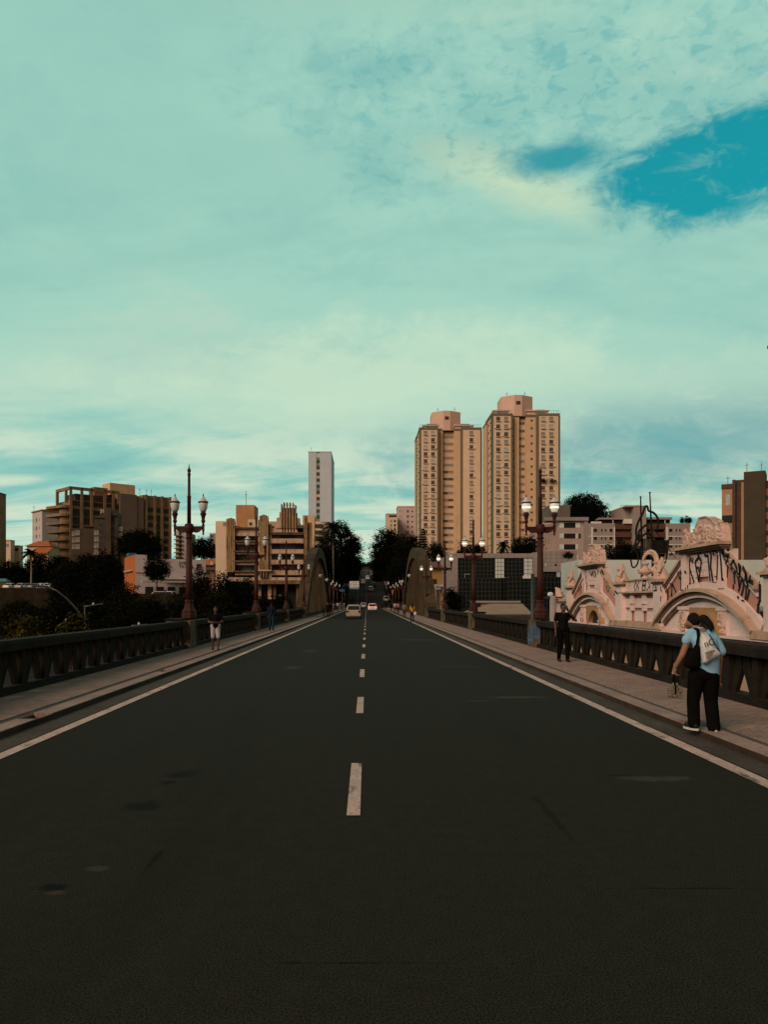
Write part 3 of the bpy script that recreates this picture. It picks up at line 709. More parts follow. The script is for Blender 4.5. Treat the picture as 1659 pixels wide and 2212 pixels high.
flutes(489, 508, 1119, 1236, 5, -.9, .15); flutes(560, 580, 1112, 1232, 5, -1.0, .2); flutes(657, 664, 1114, 1262, 2, -.6, .1); flutes(664, 673, 1128, 1262, 2, .2, .1)
b.part('buttress', M_decodark, [(508, 515, 1136, 1150, -.2, 6), (580, 588, 1135, 1152, -.2, 5), (642, 657, 1134, 1152, 0, 4)])
mb = MB(); steps = [(592, 1130), (597, 1117), (603, 1105), (607, 1096), (634, 1096), (637, 1107), (641, 1118)]
for (xa, y), (xb, _) in zip(steps, steps[1:] + [(647, 0)]): mb.box(b.X(xa), b.X(xb), .1, 2.2, b.Z(1153), b.Z(y + 1))
mb.build('stepped_gable', M_deco, b.t)
for i, (x, y) in enumerate(((608, 1089), (613.2, 1085.5), (619.5, 1085.5), (626, 1085.5), (632.5, 1086), (638, 1091))):
    mb = MB(); mb.box(b.X(x - 1.2), b.X(x + 1.2), -.5, 1.2, b.Z(1142), b.Z(y)); mb.box(b.X(x - 1.2), b.X(x + 2.2), -.48, 1.1, b.Z(y + 6), b.Z(y + 3)); mb.build('fin', M_fin, b.t)
for x in (610.5, 616, 622.5, 629, 635): b.part('attic_window', M_darkglass, [(x - 1.3, x + 1.3, 1143, 1152, -.03, .12)])
b.part('cornice', M_decodark, [(586, 657, 1152, 1155, -.5, 1.5), (597, 642, 1140.5, 1142, -.2, .1)])
b.part('canopy', M_decodark, [(535, 652, 1254, 1262, -2.6, 1.4)]); b.part('canopy', M_deco, [(555, 588, 1231, 1234, -1.2, 0)])
for x in (562, 568, 574): b.part('bracket', M_decodark, [(x, x + 3, 1234, 1248, -.9, 0)])
b.part('spandrel', M_deco, [(489, 657, 1247, 1256, .2, 1.39)])
for x in (540, 590, 640): b.part('column', M_decodark, [(x, x + 6, 1262, None, -.4, 1.39)])
b.part('shop_sign', M_paleband, [(602, 606, 1285, 1295, -.05, .6)])
# ------------------------------------------------------------------ far left: buildings
b = Bld('apartment_tower', 'brown apartment tower cut by the left picture edge', 'tower', -60, 260, 9)
b.part('wall', M_brown, [(-95, -24, 1060, None, 0, 12)]); b.part('roof_edge', M_brown2, [(-96, -23.4, 1057, 1060, -.3, 12)])
for r in range(8):
    b.win(win_mesh(1.5, 1.4, M_glass), b.X(-40), 0, b.Z(1075 + r * 18))
b = Bld('apartment_block', 'pale peach low block beside the brown tower at far left', 'building', 4, 340, 14)
b.part('wall', M_peach, [(2, 22, 1168, None, 0, 4)]); b.part('roof_edge', M_sill, [(1.6, 22.3, 1166, 1168, -.3, 4)])
for x in (8, 15): b.win(win_mesh(1.2, 1.2, M_glass_mid), b.X(x), 0, b.Z(1178))
b = Bld('apartment_block', 'small peach block with shaded balcony behind the palm at far left', 'building', 29, 345, 14)
b.part('wall', M_peach2, [(27, 40, 1180, None, 0, 4)]); b.part('balcony', M_shade, [(30, 38, 1184, 1190, -.1, .02)]); b.part('roof_edge', M_sill, [(26.7, 40.3, 1178, 1180, -.3, 4)])
b = Bld('apartment_block', 'white apartment block with bright left face beside the balconied brown building', 'building', 90, 330, 13, 43)
zt = b.Z(1103)
b.raw('wall', M_white, [(0, 24, 0, 11.6, 0, zt)]); b.raw('roof', M_terra, [(-.4, 24.4, -.4, 12, zt, zt + .5), (4, 16, 3, 9, zt + .5, zt + 1.6)])
for r in range(5):
    z = zt - 3.6 - r * 3.55
    b.win(win_mesh(1.3, 1.5, M_glass), 0, 6.5, z, R(-90)); b.win(win_mesh(.6, 1.2, M_terra, M_crownp), 0, 3.0, z, R(-90)); b.win(win_mesh(.5, 1.2, M_terra, M_crownp), 0, 10, z, R(-90))
    b.win(win_mesh(2.0, 1.1, M_glass), 12.5, 0, z - 2.2); b.win(win_mesh(2.0, 1.1, M_glass), 18, 0, z - 2.2)
antenna(b.t, .5, 11, zt, 3.4); antenna(b.t, 11, 2, zt, 3.2)
# house with terracotta roofs
b = Bld('house', 'cream house with two orange tiled roofs behind the palm', 'house', 54, 250, 9)
X0, X1 = b.X(57), b.X(106); z0, z1 = b.Z(1180), b.Z(1166.5)
b.part('wall', M_peach2, [(57, 106, 1180, None, 0, 8)])
mb = MB(); mb.add([(X0 - .6, -.6, z0), (X1 + .6, -.6, z0), (X1 + .6, 8.6, z0), (X0 - .6, 8.6, z0), ((X0 + X1) / 2 - 1.5, 4, z1), ((X0 + X1) / 2 + 1.5, 4, z1)], [(0, 1, 5, 4), (1, 2, 5), (2, 3, 4, 5), (3, 0, 4), (3, 2, 1, 0)]); mb.build('roof', M_terra, b.t)
mb = MB(); Xa, Xb = b.X(80), b.X(113); za, zb_ = b.Z(1195), b.Z(1182); mb.add([(Xa, -4, za), (Xb, -4, za), (Xb, -.02, zb_), (Xa, -.02, zb_), (Xa, -4, za - .4), (Xb, -4, za - .4)], [(0, 1, 2, 3), (4, 5, 1, 0)]); mb.build('porch_roof', M_terra, b.t)
b.part('porch', M_peach2, [(81, 112, 1196, None, -3.4, -.05)])
for x in (86, 95, 104): b.win(win_mesh(1.2, 1.3, M_glass_mid), b.X(x), -3.4, b.Z(1205))
# ------------------------------------------------------------------ large brown building with rounded balconies
b = Bld('apartment_building', 'large brown building with a stack of curved balconies on its left side', 'building', 150, 285, 10.5, 43.6)
zt = b.Z(1050); L1 = 41.9; DL = 13.3
roof = zt - 4.3
b.raw('wall', M_brown, [(.9, 19.5, .55, DL, 0, roof - .6), (29.5, L1, .55, DL, 0, zt - .4)])
b.raw('core_slab', mat('plain_brown_slab', (.16, .115, .085), .9, .12, .3), [(19.5, 26.5, -.5, DL, 0, zt - .8), (26.5, 29.5, -.2, DL, 0, zt - 1.6)])
b.raw('rooftop_box', M_peach2, [(17.5, 28, 4, 11, zt - 1, zt + 3.6)]); b.raw('rooftop_box', M_brown, [(12.0, 17.4, 6, 11, zt - 2.5, zt + 1.6)])
for x in (30, 33, 35): antenna(b.t, x, 4, zt - .4, 3.2)
b.raw('roof_frame', M_brown, [(0, 19.5, 0, .9, zt - 1.1, zt), (0, .9, 0, DL, zt - 1.1, zt), (0, .9, DL - .9, DL, zt - 6.5, zt - 1.1), (0, .9, 4.2, 4.9, zt - 5.5, zt - 1.1)])
b.raw('penthouse', M_brown2, [(3, 19, 2.4, 11, roof - .6, zt - 2.2)])
for i, x in enumerate((0, 4.2, 8.0, 13.2, 16.6, 30.4, 34.2, 37.4, 41.0)):
    b.raw('pier', M_brown, [(x, x + .95, 0, .549, 0, zt - (.05 if x < 20 else .2))])
nf = 12
for r in range(nf):
    z = zt - 6.4 - r * 3.05
    if z < 1: break
    for x0, x1, st in ((.98, 4.15, 0), (5.2, 7.95, 0), (9.0, 13.1, 1), (14.2, 16.55, 0), (17.6, 19.45, 0), (29.6, 30.35, 0), (31.4, 34.1, 1), (35.2, 37.35, 0), (38.4, 40.95, 1)):
        w = x1 - x0
        if st or r == 0: b.win(win_mesh(w - .3, 1.75, M_darkglass, M_olive, 0, 3), (x0 + x1) / 2, .545, z + .3)
        else: b.win(win_mesh(w - .6, 2.75, M_darkglass, M_olive, 0, 2), (x0 + x1) / 2, .545, z)
for r in range(nf):
    z = zt - 8.0 - r * 3.05
    if z < 0: break
    mb = MB(); poly = [(1.2, .2), (1.2, DL - .2)] + [(-1.6 + 2.2 * math.cos(a) - .6, DL - 2.4 + 2.2 * math.sin(a)) for a in [math.pi / 2 + math.pi / 2 * q / 6 for q in range(7)]] + [(-2.6, .8), (-1.6, .2)]
    mb.prism(poly, lambda q: (q[0], q[1], z), lambda q: (q[0], q[1], z + .95)); bo = mb.build('balcony', M_brown, b.t)
    b.raw('balcony_door', M_glass, [(.86, .905, 8.6, 11.6, z + .95, z + 2.9)]); 
mb = MB()
for q in range(9):
    a0 = math.pi * (.5 + .5 * q / 9)
mb.lathe([(3.7, 0), (3.7, zt - 7)], (1.7, 4.4, 0), 24); mb.build('rounded_stair', M_brown, b.t)
b.finish()
# darker stepped building in front
b = Bld('apartment_block', 'dark grey-brown stepped block standing before the balconied building', 'building', 150, 235, 6.5, 12)
b.part('wall', M_brown2, [(150, 178, 1140, None, 1, 14), (178, 201, 1136, None, 0, 14), (201, 224, 1118, None, -.8, 14), (224, 236, 1096, None, -1.6, 13), (236, 249, 1110, None, -.6, 12), (249, 284, 1132, None, .4, 12)])
mb = MB()
for x0, x1, ya, yb in ((201, 224, 1107, 1118), (236, 249, 1102, 1112)):
    X0, X1 = b.X(x0), b.X(x1); mb.add([(X0 - .2, -1.2, b.Z(yb)), (X1, -1.2, b.Z(yb)), (X1, -1.2, b.Z(ya)), (X0 - .2, 13, b.Z(yb)), (X1, 13, b.Z(yb)), (X1, 13, b.Z(ya))], [(0, 1, 2), (3, 5, 4), (0, 2, 5, 3), (1, 4, 5, 2)])
mb.build('sloping_roof', M_brown2, b.t)
b.part('roof_edge', M_brick, [(177, 202, 1134.5, 1137, -.6, 14)])
for x, w, ys, m in ((164, 1.5, (1150, 1165, 1180), M_glass_mid), (156, .9, (1152, 1166, 1180), M_glass_mid), (205, 1.4, (1150, 1164, 1178, 1192), M_glass_mid), (215, 1.2, (1134, 1148, 1162, 1176), M_glass), (240, 1.0, (1134, 1150, 1166), M_glass), (254, 1.3, (1140, 1154), M_glass_pale), (262, 1.3, (1146, 1162), M_glass)):
    for y in ys: b.win(win_mesh(w, 1.5, m, M_olive), b.X(x), {164: 1, 156: 1, 205: -.8, 215: -.8, 240: -.6, 254: .4, 262: .4}[x], b.Z(y))
b.part('chimney_pipe', M_paleband, [(210.5, 211.7, 1096, 1106, 3, 3.4), (213, 213.8, 1096, 1104, 3, 3.3), (216, 216.8, 1095, 1104, 3, 3.3)])
# orange and white building with graffiti
t = MB(); t.box(-56, -24, 151.01, 205, -8, 2.45); struct(t.build('terrace', M_earth))
b = Bld('shop_building', 'orange and white painted building with graffiti wall behind the left lamp', 'building', 291, 172, 2.2, 26)
zt = b.Z(1198)
b.raw('side_wall', M_orange, [(-.05, 0, .02, 15, 1.6, zt)]); b.raw('wall', M_white, [(.001, 2.6, 0, 15.02, 0, zt), (2.6, 12.9, 0, 15, 0, zt - 1.0)])
b.raw('side_ledge', M_frame, [(-.5, -.051, 2, 14, zt - 3.6, zt - 3.3)])
b.raw('wall', M_white, [(5.6, 15.6, -1.6, -.01, 4.7, zt - .9)]); b.raw('roof_edge', M_brown2, [(2.5, 13, -.2, .6, zt - 1.0, zt - .75)])
b.raw('awning', M_frame, [(1.0, 13.6, -3.6, -1.61, 3.9, 4.3)]); b.raw('ledge', M_sill, [(0, 5.5, -.25, -.005, zt - 4.0, zt - 3.8)])
for x in (2.2, 4.6, 7.2, 9.8): b.raw('shop_door', M_shade, [(x, x + 1.7, -.06, -.005, 0, 3.0)])
b.raw('roof_tank', mat('blue_tank', (.03, .10, .16), .6), [(-.01, 1.8, 9, 12, zt, zt + .9)])
M_black = mat('black_paint', (.010, .010, .010), .7, .2)
fo = lettering('graffiti_lettering', 'EMERI\nTAY @', 1.0, M_black, b.t, .01, .8); fo.location = (9.4, -1.63, zt - 2.1); fo.rotation_euler = (R(90), 0, 0)
b.win(win_mesh(.9, .8, M_glass, M_olive, 0, 1), 14.0, -1.6, zt - 2.3)
# white balconied block behind the lamp
b = Bld('apartment_block', 'white apartment block with thin balconies behind the nearest left lamp column', 'building', 379, 340, 13)
b.part('wall', M_white, [(379, 403, 1146, None, 0, 11)]); b.part('glazing', M_glass, [(386, 391.5, 1146.5, None, -.05, .01)]); b.part('glazing', M_glass_pale, [(376.2, 378.8, 1148, None, 2, 10)])
for r in range(7): b.part('balcony_slab', M_brown, [(376, 392, 1156 + r * 9.2, 1158 + r * 9.2, -1.1, -.06)]); b.part('window', M_glass_mid, [(394, 397, 1149 + r * 9.2, 1154 + r * 9.2, -.04, .01)])
b.part('rear_wing', M_brown, [(403, 412, 1152, None, 1, 9)])
b = Bld('house', 'low house with long red tiled roof left of the art deco building', 'house', 433, 240, 5)
b.part('wall', M_deco, [(433, 463, 1219, None, 0, 8)])
mb = MB(); mb.prism([(b.X(431), -.8, b.Z(1219)), (b.X(464), -.8, b.Z(1219)), (b.X(464), 5, b.Z(1206)), (b.X(431), 5, b.Z(1206))], lambda q: q, lambda q: (q[0], q[1], q[2] - .3)); mb.build('roof', M_terra, b.t)
for x in (437, 447, 455): b.win(win_mesh(1.3, 1.1, M_glass), b.X(x), 0, b.Z(1223))
b.part('water_tank', M_white, [(456, 462, 1214, 1221, -1.6, -.9)])
b = Bld('garage_row', 'long low flat roofed row below the red tiled house', 'building', 411, 225, 3)
b.part('wall', M_decodark, [(411, 474, 1232, None, 0, 6)]); b.part('roof_slab', M_brick, [(410, 475, 1228, 1232, -.8, 6)])
b = Bld('apartment_block', 'grey distant block peeking over trees left of the art deco building', 'building', 452, 420, 18)
b.part('wall', M_greymos, [(452, 470, 1172 - 20, None, 0, 10)]); b.win(win_mesh(1.6, 1.2, M_glass), b.X(457), 0, b.Z(1158)); b.win(win_mesh(1.6, 1.2, M_glass), b.X(457), 0, b.Z(1166))
# ------------------------------------------------------------------ glass office building on the right
def GX(x): return (1600 + x / 2.37) / 1.7837
def GY(y): return (2050 + y / 2.37) / 1.7837
b = Bld('office_building', 'low office building with dark gridded glass and grey stone frame', 'building', GX(318), 140, -.3)
b.part('frame', M_panel, [(GX(318), GX(390), GY(195), None, 0, 18), (GX(390), GX(1075), GY(195), GY(236), 0, 18), (GX(1075), GX(1112), GY(188), None, -.4, 18)])
mb = MB()
for x in list(np.arange(GX(318), GX(1075), 14)): mb.box(b.X(x), b.X(x) + .04, -.012, 0, b.Z(GY(236)), b.Z(GY(195)))
for y in np.arange(GY(215), GY(600), 14): mb.box(0, b.X(GX(390)), -.012, 0, b.Z(y), b.Z(y) + .04)
mb.build('panel_joint', M_olive, b.t)
def curtain(name, x0, x1, yt, yb, f, nx, nz, glassm, back=None):
    X0, X1, Z0, Z1 = b.X(x0), b.X(x1), (0 if yb is None else b.Z(yb)), b.Z(yt)
    mb = MB(); mb.box(X0, X1, f, f + .3 if back is None else back, Z0, Z1); g = mb.build(name, glassm, b.t)
    mb = MB()
    for q in range(nx + 1): x = X0 + (X1 - X0) * q / nx; mb.box(x - .025, x + .025, f - .05, f - .001, Z0, Z1)
    for q in range(nz + 1): z = Z0 + (Z1 - Z0) * q / nz; mb.box(X0, X1, f - .045, f - .0015, z - .025, z + .025)
    mb.build('mullions', mat('mullion', (.045, .052, .048), .6), g); return g
M_curt = mat('office_glass', (.006, .008, .007), .2, .3, .3, .12)
M_frost = mat('pale_glass_panel', (.50, .55, .52), .35, .08, .5)
curtain('glazing', GX(390), GX(731), GY(237), GY(425), .25, 10, 5, M_curt); curtain('white_glazing', GX(731), GX(815), GY(237), GY(425), .2, 3, 5, M_frost)
curtain('glazing', GX(815), GX(994), GY(237), GY(412), .25, 5, 5, M_curt); curtain('white_glazing', GX(994), GX(1074), GY(237), GY(412), .2, 2, 5, M_frost)
curtain('glazing', GX(385), GX(765), GY(424), None, -2.0, 11, 8, M_curt, .3); curtain('glazing', GX(830), GX(1112), GY(414), None, -2.6, 8, 8, M_curt, .3)
curtain('glazing', GX(765), GX(830), GY(421), None, -1.2, 2, 8, M_curt, .3); curtain('glazing', GX(1112), GX(1520), GY(414), None, -2.2, 12, 7, M_curt, .3)
curtain('glazing', GX(1155), GX(1500), GY(362), GY(414), .6, 10, 2, M_curt); b.part('open_window', M_glass_pale, [(GX(1298), GX(1330), GY(362), GY(410), .30, .5)])
b.part('upper_block', M_panel, [(GX(1150), GX(1492), GY(172), GY(362), .9, 18), (GX(1112), GX(1150), GY(180), GY(362), 1.5, 18)])
b.part('ledge', M_panel, [(GX(1155), GX(1520), GY(330), GY(361), .2, .9)])
mb = MB()
for x in np.arange(GX(1150), GX(1492), 12): mb.box(b.X(x), b.X(x) + .05, .885, .9, b.Z(GY(330)), b.Z(GY(172)))
for y in (GY(205), GY(240), GY(275), GY(308)): mb.box(b.X(GX(1150)), b.X(GX(1492)), .885, .9, b.Z(y), b.Z(y) + .05)
mb.build('panel_joint', M_olive, b.t)
b.part('window', M_glass_pale, [(GX(1192), GX(1212), GY(283), GY(312), .85, .88)]); b.part('window', M_glass, [(GX(1285), GX(1305), GY(290), GY(308), .85, .88)])
b.part('small_pane', M_frame, [(GX(452), GX(502), GY(382), GY(386), .1, .2), (GX(452), GX(455), GY(386), GY(424), .1, .2)])
# yellow house and shop sign behind the right arch
b = Bld('house', 'yellow house with brown tiled roof beside the right arch', 'house', GX(85), 155, 0)
b.part('wall', mat('ochre_wall', (.26, .17, .055), .9, .15), [(GX(85), GX(322), GY(315), None, 0, 8)])
mb = MB(); mb.prism([(b.X(GX(80)), -1, b.Z(GY(316))), (b.X(GX(326)), -1, b.Z(GY(316))), (b.X(GX(326)), 4.5, b.Z(GY(262))), (b.X(GX(150)), 4.5, b.Z(GY(262)))], lambda q: q, lambda q: (q[0], q[1], q[2] - .25)); mb.build('roof', mat('brown_tiles', (.13, .06, .03), .9, .25, 1.5), b.t)
for x in (180, 285): b.part('window', M_shade, [(GX(x) - 4, GX(x) + 4, GY(430), GY(475), -.05, .01)])
b.part('awning', M_white, [(GX(180), GX(322), GY(482), GY(500), -2.2, -.06)])
# pink-grey apartments
def AX(x): return (2100 + x / 1.931) / 1.7837
def AY(y): return (1800 + y / 1.931) / 1.7837
b = Bld('apartment_block', 'pinkish mosaic block with wide dark windows right of the near right lamp', 'building', AX(95), 190, 3)
b.part('wall', M_pinkgrey, [(AX(95), AX(290), AY(400), None, 0, 14)]); b.part('side_wing', M_pinkgrey, [(AX(-20), AX(95), AY(412), None, 2.6, 15)]); b.part('corner_pier', M_panel, [(AX(290), AX(318), AY(376), None, -.5, 14)])
b.part('roof_band', M_panel, [(AX(-5), AX(320), AY(374), AY(400), -.8, -.02)]); b.part('upper_block', mat('grey_render', (.115, .10, .085), .9, .15, .3), [(AX(70), AX(228), AY(264), AY(374), 5, 13)])
for y0, y1 in ((414, 451), (494, 530), (574, 612), (654, 692)):
    o = b.part('window', M_darkglass, [(AX(142), AX(228), AY(y0), AY(y1), -.06, -.005)])
    b.part('shutter', M_frost, [(AX(110), AX(142), AY(y0), AY(y1), -.08, -.005), (AX(228), AX(248 if y0 > 450 else 264), AY(y0), AY(y1), -.08, -.005)], o)
    if 450 < y0 < 500: b.part('window', M_glass, [(AX(250), AX(268), AY(y0), AY(y1), -.06, -.005)])
for x in (20, 44, 66): b.part('side_window', M_glass_mid, [(AX(x), AX(x + 6), AY(490), AY(560), 2.54, 2.595)])
# white-banded condominium
b = Bld('condominium', 'grey condominium with white bands, brick balconies and tall central core', 'building', AX(322), 225, 4)
M_band = M_paleband
for x0, x1 in ((322, 523), (902, 1086)):
    w = b.part('wing', M_greymos, [(AX(x0), AX(x1), AY(418), None, 0, 16)])
    b.part('band', M_band, [(AX(x0), AX(x1), AY(y), AY(y + 6), -.12, -.005) for y in (512, 574, 634)] + [(AX(x0 + (24 if x0 < 500 else 1)), AX(x0 + (36 if x0 < 500 else 14)), AY(446), None, -.1, -.004), (AX(x1 - 8), AX(x1), AY(446), None, -.1, -.004)], w)
    for y in (470, 530, 588, 645):
        for x, s in ((x0 + (54 if x0 < 500 else 36), 30), (x0 + (102 if x0 < 500 else 78), 12), (x0 + (130 if x0 < 500 else 104), 12)) + (((x1 - 30, 26),) if x0 < 500 else ()):
            b.win(win_mesh(s * b.k / 1.931 / 1.7837, (27 if s > 15 else 20) * b.k / 1.931 / 1.7837, M_shade, M_band if s > 15 else M_frame, 0, 0), b.X(AX(x)), 0, b.Z(AY(y)))
b.part('core', M_greymos, [(AX(652), AX(745), AY(296), None, -1.2, 14), (AX(590), AX(652), AY(292), None, 2, 14)]); b.part('core_cap', M_crownp, [(AX(588), AX(748), AY(289), AY(296), -1.4, 14.2)])
mb = MB()
for x in np.linspace(b.X(AX(590)), b.X(AX(735)), 9): mb.box(x - .03, x + .03, 3, 3.06, b.Z(AY(289)), b.Z(AY(274)))
mb.box(b.X(AX(590)), b.X(AX(735)), 3, 3.06, b.Z(AY(275)), b.Z(AY(273))); mb.build('core_railing', M_metal, b.t)
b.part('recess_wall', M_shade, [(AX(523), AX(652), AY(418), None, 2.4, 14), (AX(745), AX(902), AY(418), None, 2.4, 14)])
for y0, y1 in ((420, 460), (482, 520), (546, 582), (606, 645)):
    for x0, x1 in ((523, 652), (745, 900)):
        o = b.part('balcony', M_brick, [(AX(x0), AX(x1), AY(y0), AY(y1), .3, 2.3)])
    b.part('balcony_glass', M_glass_pale, [(AX(800), AX(840), AY(y1), AY(y1 + 20), 2.0, 2.39)]); b.part('balcony_glass', mat('blue_grey_glass', (.07, .10, .12), .3), [(AX(525), AX(640), AY(y1), AY(y1 + 18), 2.2, 2.39)])
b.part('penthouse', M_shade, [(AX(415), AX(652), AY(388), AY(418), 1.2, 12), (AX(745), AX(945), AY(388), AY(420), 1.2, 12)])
b.part('penthouse_roof', M_greymos, [(AX(408), AX(600), AY(375), AY(388), .2, 12.5), (AX(745), AX(952), AY(372), AY(388), .2, 12.5)]); b.part('terrace_wall', M_band, [(AX(588), AX(650), AY(386), AY(420), -.2, 1.1)]); b.part('terrace_wall', M_band, [(AX(350), AX(425), AY(404), AY(419), .3, 1.1)])
b.part('terrace_post', M_band, [(AX(x), AX(x + 4), AY(388), AY(418), .4, .6) for x in (510, 898)])
# brown towers at the right edge
b = Bld('apartment_tower', 'dark brown and orange apartment tower at the right picture edge', 'tower', 1560, 215, 4, -30)
zt = b.Z(1041)
M_dkslab = mat('dark_olive_slab', (.055, .045, .030), .9, .15, .3, .2); M_bpeach = mat('tan_tile', (.36, .205, .125), .9, .1, .5, .2, fine=.08)
b.raw('wall', M_bpeach, [(.0, 2.7, .2, 10, zt - 14.5, zt - 2.0), (.8, 2.7, .5, 10, 0, zt - 14.5), (4.9, 5.6, .2, 10, 0, zt - .4)]); b.raw('fin_wall', mat('dark_brown_tile', (.075, .048, .034), .9, .2, .8, .2, fine=.15), [(2.7, 3.5, -.5, 10, 0, zt + .3), (3.5, 4.9, .6, 10, 0, zt + .3)])
b.raw('roof_band', M_brick, [(-.1, 2.7, 0, 10, zt - 2.0, zt - .7), (4.9, 5.6, .1, 10, zt - .4, zt + .25)])
b.raw('lift_slab', M_dkslab, [(5.6, 10.9, -.8, 8, 0, zt + 2.2)])
b.raw('wall', mat('tan_tile_dim', (.30, .165, .09), .9, .1, .5, .2, fine=.1), [(10.9, 26, 1.0, 14, 0, zt - 2.4)]); b.raw('roof_band', M_brick, [(10.9, 26, .8, 14, zt - 2.4, zt - .4)])
b.raw('window', M_glass_pale, [(1.0, 2.1, .14, .199, zt - 6.6, zt - 3.6)])
b.raw('window', M_darkglass, [(.05, 2.68, .14, .199, zt - 11.6, zt - 9.4)])
for r in range(9): z = zt - 17.2 - r * 3.3; b.raw('window', M_darkglass, [(.85, 2.69, .42, .499, z, z + 1.75)])
for r in range(11):
    z = zt - 6 - r * 3.25
    b.raw('window', M_glass if r % 3 else M_glass_pale, [(12.2, 14.2, .94, .999, z, z + .75)]); b.raw('window', M_glass, [(10.95, 11.5, .9, .998, z + .4, z + 1.6)]); b.raw('window', M_glass, [(17, 19, .94, .999, z, z + .75)])
antenna(b.t, 1.4, 2, zt - .8, 2.6); antenna(b.t, 6.2, 2, zt + 2.2, 3.0); antenna(b.t, 9.8, 2, zt + 2.2, 2.6)
# long white blank wall behind the hall
b = Bld('warehouse', 'long blank white warehouse wall behind the pink ornate facade', 'building', AX(250), 112, -3)
b.part('wall', M_frost, [(AX(250), AX(1080), AY(690), None, 0, 10), (AX(1080), AX(1420), AY(692), None, 6, 14)])
b = Bld('warehouse', 'tan low hall behind the near gable at the right picture edge', 'building', AX(1470), 95, -3)
b.part('wall', M_frost, [(AX(1330), AX(1800), AY(690), None, 0, 10)])
# tiled shed
b = Bld('shed', 'low shed with beige corrugated hipped roof below the glass office', 'building', GX(545), 82, -5)
X0, X1, zr, ze = b.X(GX(555)), b.X(GX(1068)), b.Z(GY(655)), b.Z(GY(752))
M_corr = mat('beige_corrugated', (.36, .27, .20), .9, .12, .6, .15)
def corrug(m):
    nt = m.node_tree; L = nt.links.new; bb = nt.nodes['Principled BSDF']; tc = nt.nodes.new('ShaderNodeTexCoord'); w = nt.nodes.new('ShaderNodeTexWave')
    w.inputs['Scale'].default_value = 1.6; w.bands_direction = 'X'; L(tc.outputs['Object'], w.inputs['Vector']); bp = nt.nodes.new('ShaderNodeBump'); bp.inputs['Distance'].default_value = .12; bp.inputs['Strength'].default_value = 1; L(w.outputs['Fac'], bp.inputs['Height']); L(bp.outputs[0], bb.inputs['Normal'])
corrug(M_corr)
mb = MB(); mb.add([(X0 - .4, -.6, ze), (X1, -.6, ze), (X1, 5, zr), (X0 + 2.2, 5, zr), (X0 - .4, 11, ze), (X1, 11, ze)], [(0, 1, 2, 3), (3, 2, 5, 4), (0, 3, 4)]); mb.build('roof', M_corr, b.t)
b.raw('wall', M_crownp, [(X0, X1 - .05, 0, 10, 0, ze - .1)]); b.raw('roof_lantern', M_panel, [(X0 + .4, X1, 6, 7.5, zr + .1, zr + .32), (X0 + 1.5, X1 - .2, 6.3, 7.2, zr - .5, zr + .1)])
b.raw('gutter', M_brown2, [(X0 - .4, X1, -.75, -.62, ze - .22, ze + .02)])
# ================================================================== ornate pink hall
M_salmon = mat('salmon_plaster', (.44, .215, .175), .93, .12, .6, .15, fine=.08)
M_cream = mat('pink_cream_plaster', (.66, .51, .48), .93, .09, .5, .15, fine=.08)
stain(M_cream, (.30, .17, .08), .7, (1, 1, .3), .58, .74, .75); stain(M_cream, (.16, .11, .08), 2.6, (1, 1, .4), .64, .76, .6)
M_ledge = mat('stained_ledge', (.47, .315, .235), .93, .15, .8, .15, fine=.12)
stain(M_ledge, (.20, .13, .08), 1.6, (1, 1, .6), .52, .70, .8)
M_mould = mat('sooty_moulding', (.17, .12, .095), .93, .25, .9, .15, fine=.12)
M_ochre = mat('ochre_plaster', (.34, .20, .10), .93, .15, .7, .15, fine=.1)
M_stone = mat('pink_stone_ornament', (.53, .36, .295), .93, .15, 1.2, .15, fine=.2, bump=.8)
stain(M_stone, (.17, .10, .06), 2.2, (1, 1, .7), .54, .70, .8)
XF, UC = 19.0, 53.0
hall = thing('ornate_hall', 'ornate pink plaster hall with arched gables and black graffiti behind the right parapet', 'building', (XF, UC, 0))
def fp(o): return lambda q: (-o, q[0] - UC, q[1])
def plate(name, m, polys, parent=hall):
    """polys: (outline in along/up metres, how far it stands out, how far back it goes)"""
    mb = MB()
    for poly, o, bk in polys: mb.prism(poly, fp(o), fp(bk))
    return mb.build(name, m, parent)
def rect(u0, u1, z0, z1): return [(u0, z0), (u1, z0), (u1, z1), (u0, z1)]
def arcpts(c, r, zc, half, n=28):
    a = math.asin(min(1, half / r)); return [(c + r * math.sin(-a + 2 * a * k / n), zc + r * math.cos(-a + 2 * a * k / n)) for k in range(n + 1)]
RAD, RISE, HALF = 10.5, 2.1, 6.3
ZC = .37 + RISE - RAD
def ring(c, r0, r1, half, n=28):
    return arcpts(c, r1, ZC, half * r1 / RAD, n) + arcpts(c, r0, ZC, half * r0 / RAD, n)[::-1]
def ringparts(name, m, c, r0, r1, o, bk, half=HALF, parent=hall):
    mb = MB(); A = arcpts(c, r1, ZC, half * r1 / RAD); B = arcpts(c, r0, ZC, half * r0 / RAD)
    mb.rings([[fp(bk)(b), fp(bk)(a), fp(o)(a), fp(o)(b)] for a, b in zip(A, B)]); return mb.build(name, m, parent)
GC = [43.2, 64.4, 21.8]; PED = [49.3, 56.9, 35.4, 70.9, 28.0]
plate('wall', mat('tan_plaster', (.44, .29, .20), .93, .15, .5, .15, fine=.1), [(rect(14, 79, -7, -.25), 0, -.6)])
plate('wall', M_salmon, [(rect(14, 71.4, -.25, .38), -.02, -.6)])
body = MB(); body.box(.6, 26, 14 - UC, 78 - UC, -7, 1.4); body.build('rear_hall', M_panel, hall)
plate('string_course', M_mould, [(rect(14, 71.6, -.24, -.02), .32, 0)]); plate('string_course', M_cream, [(rect(14, 71.6, -.02, .10), .42, 0)])
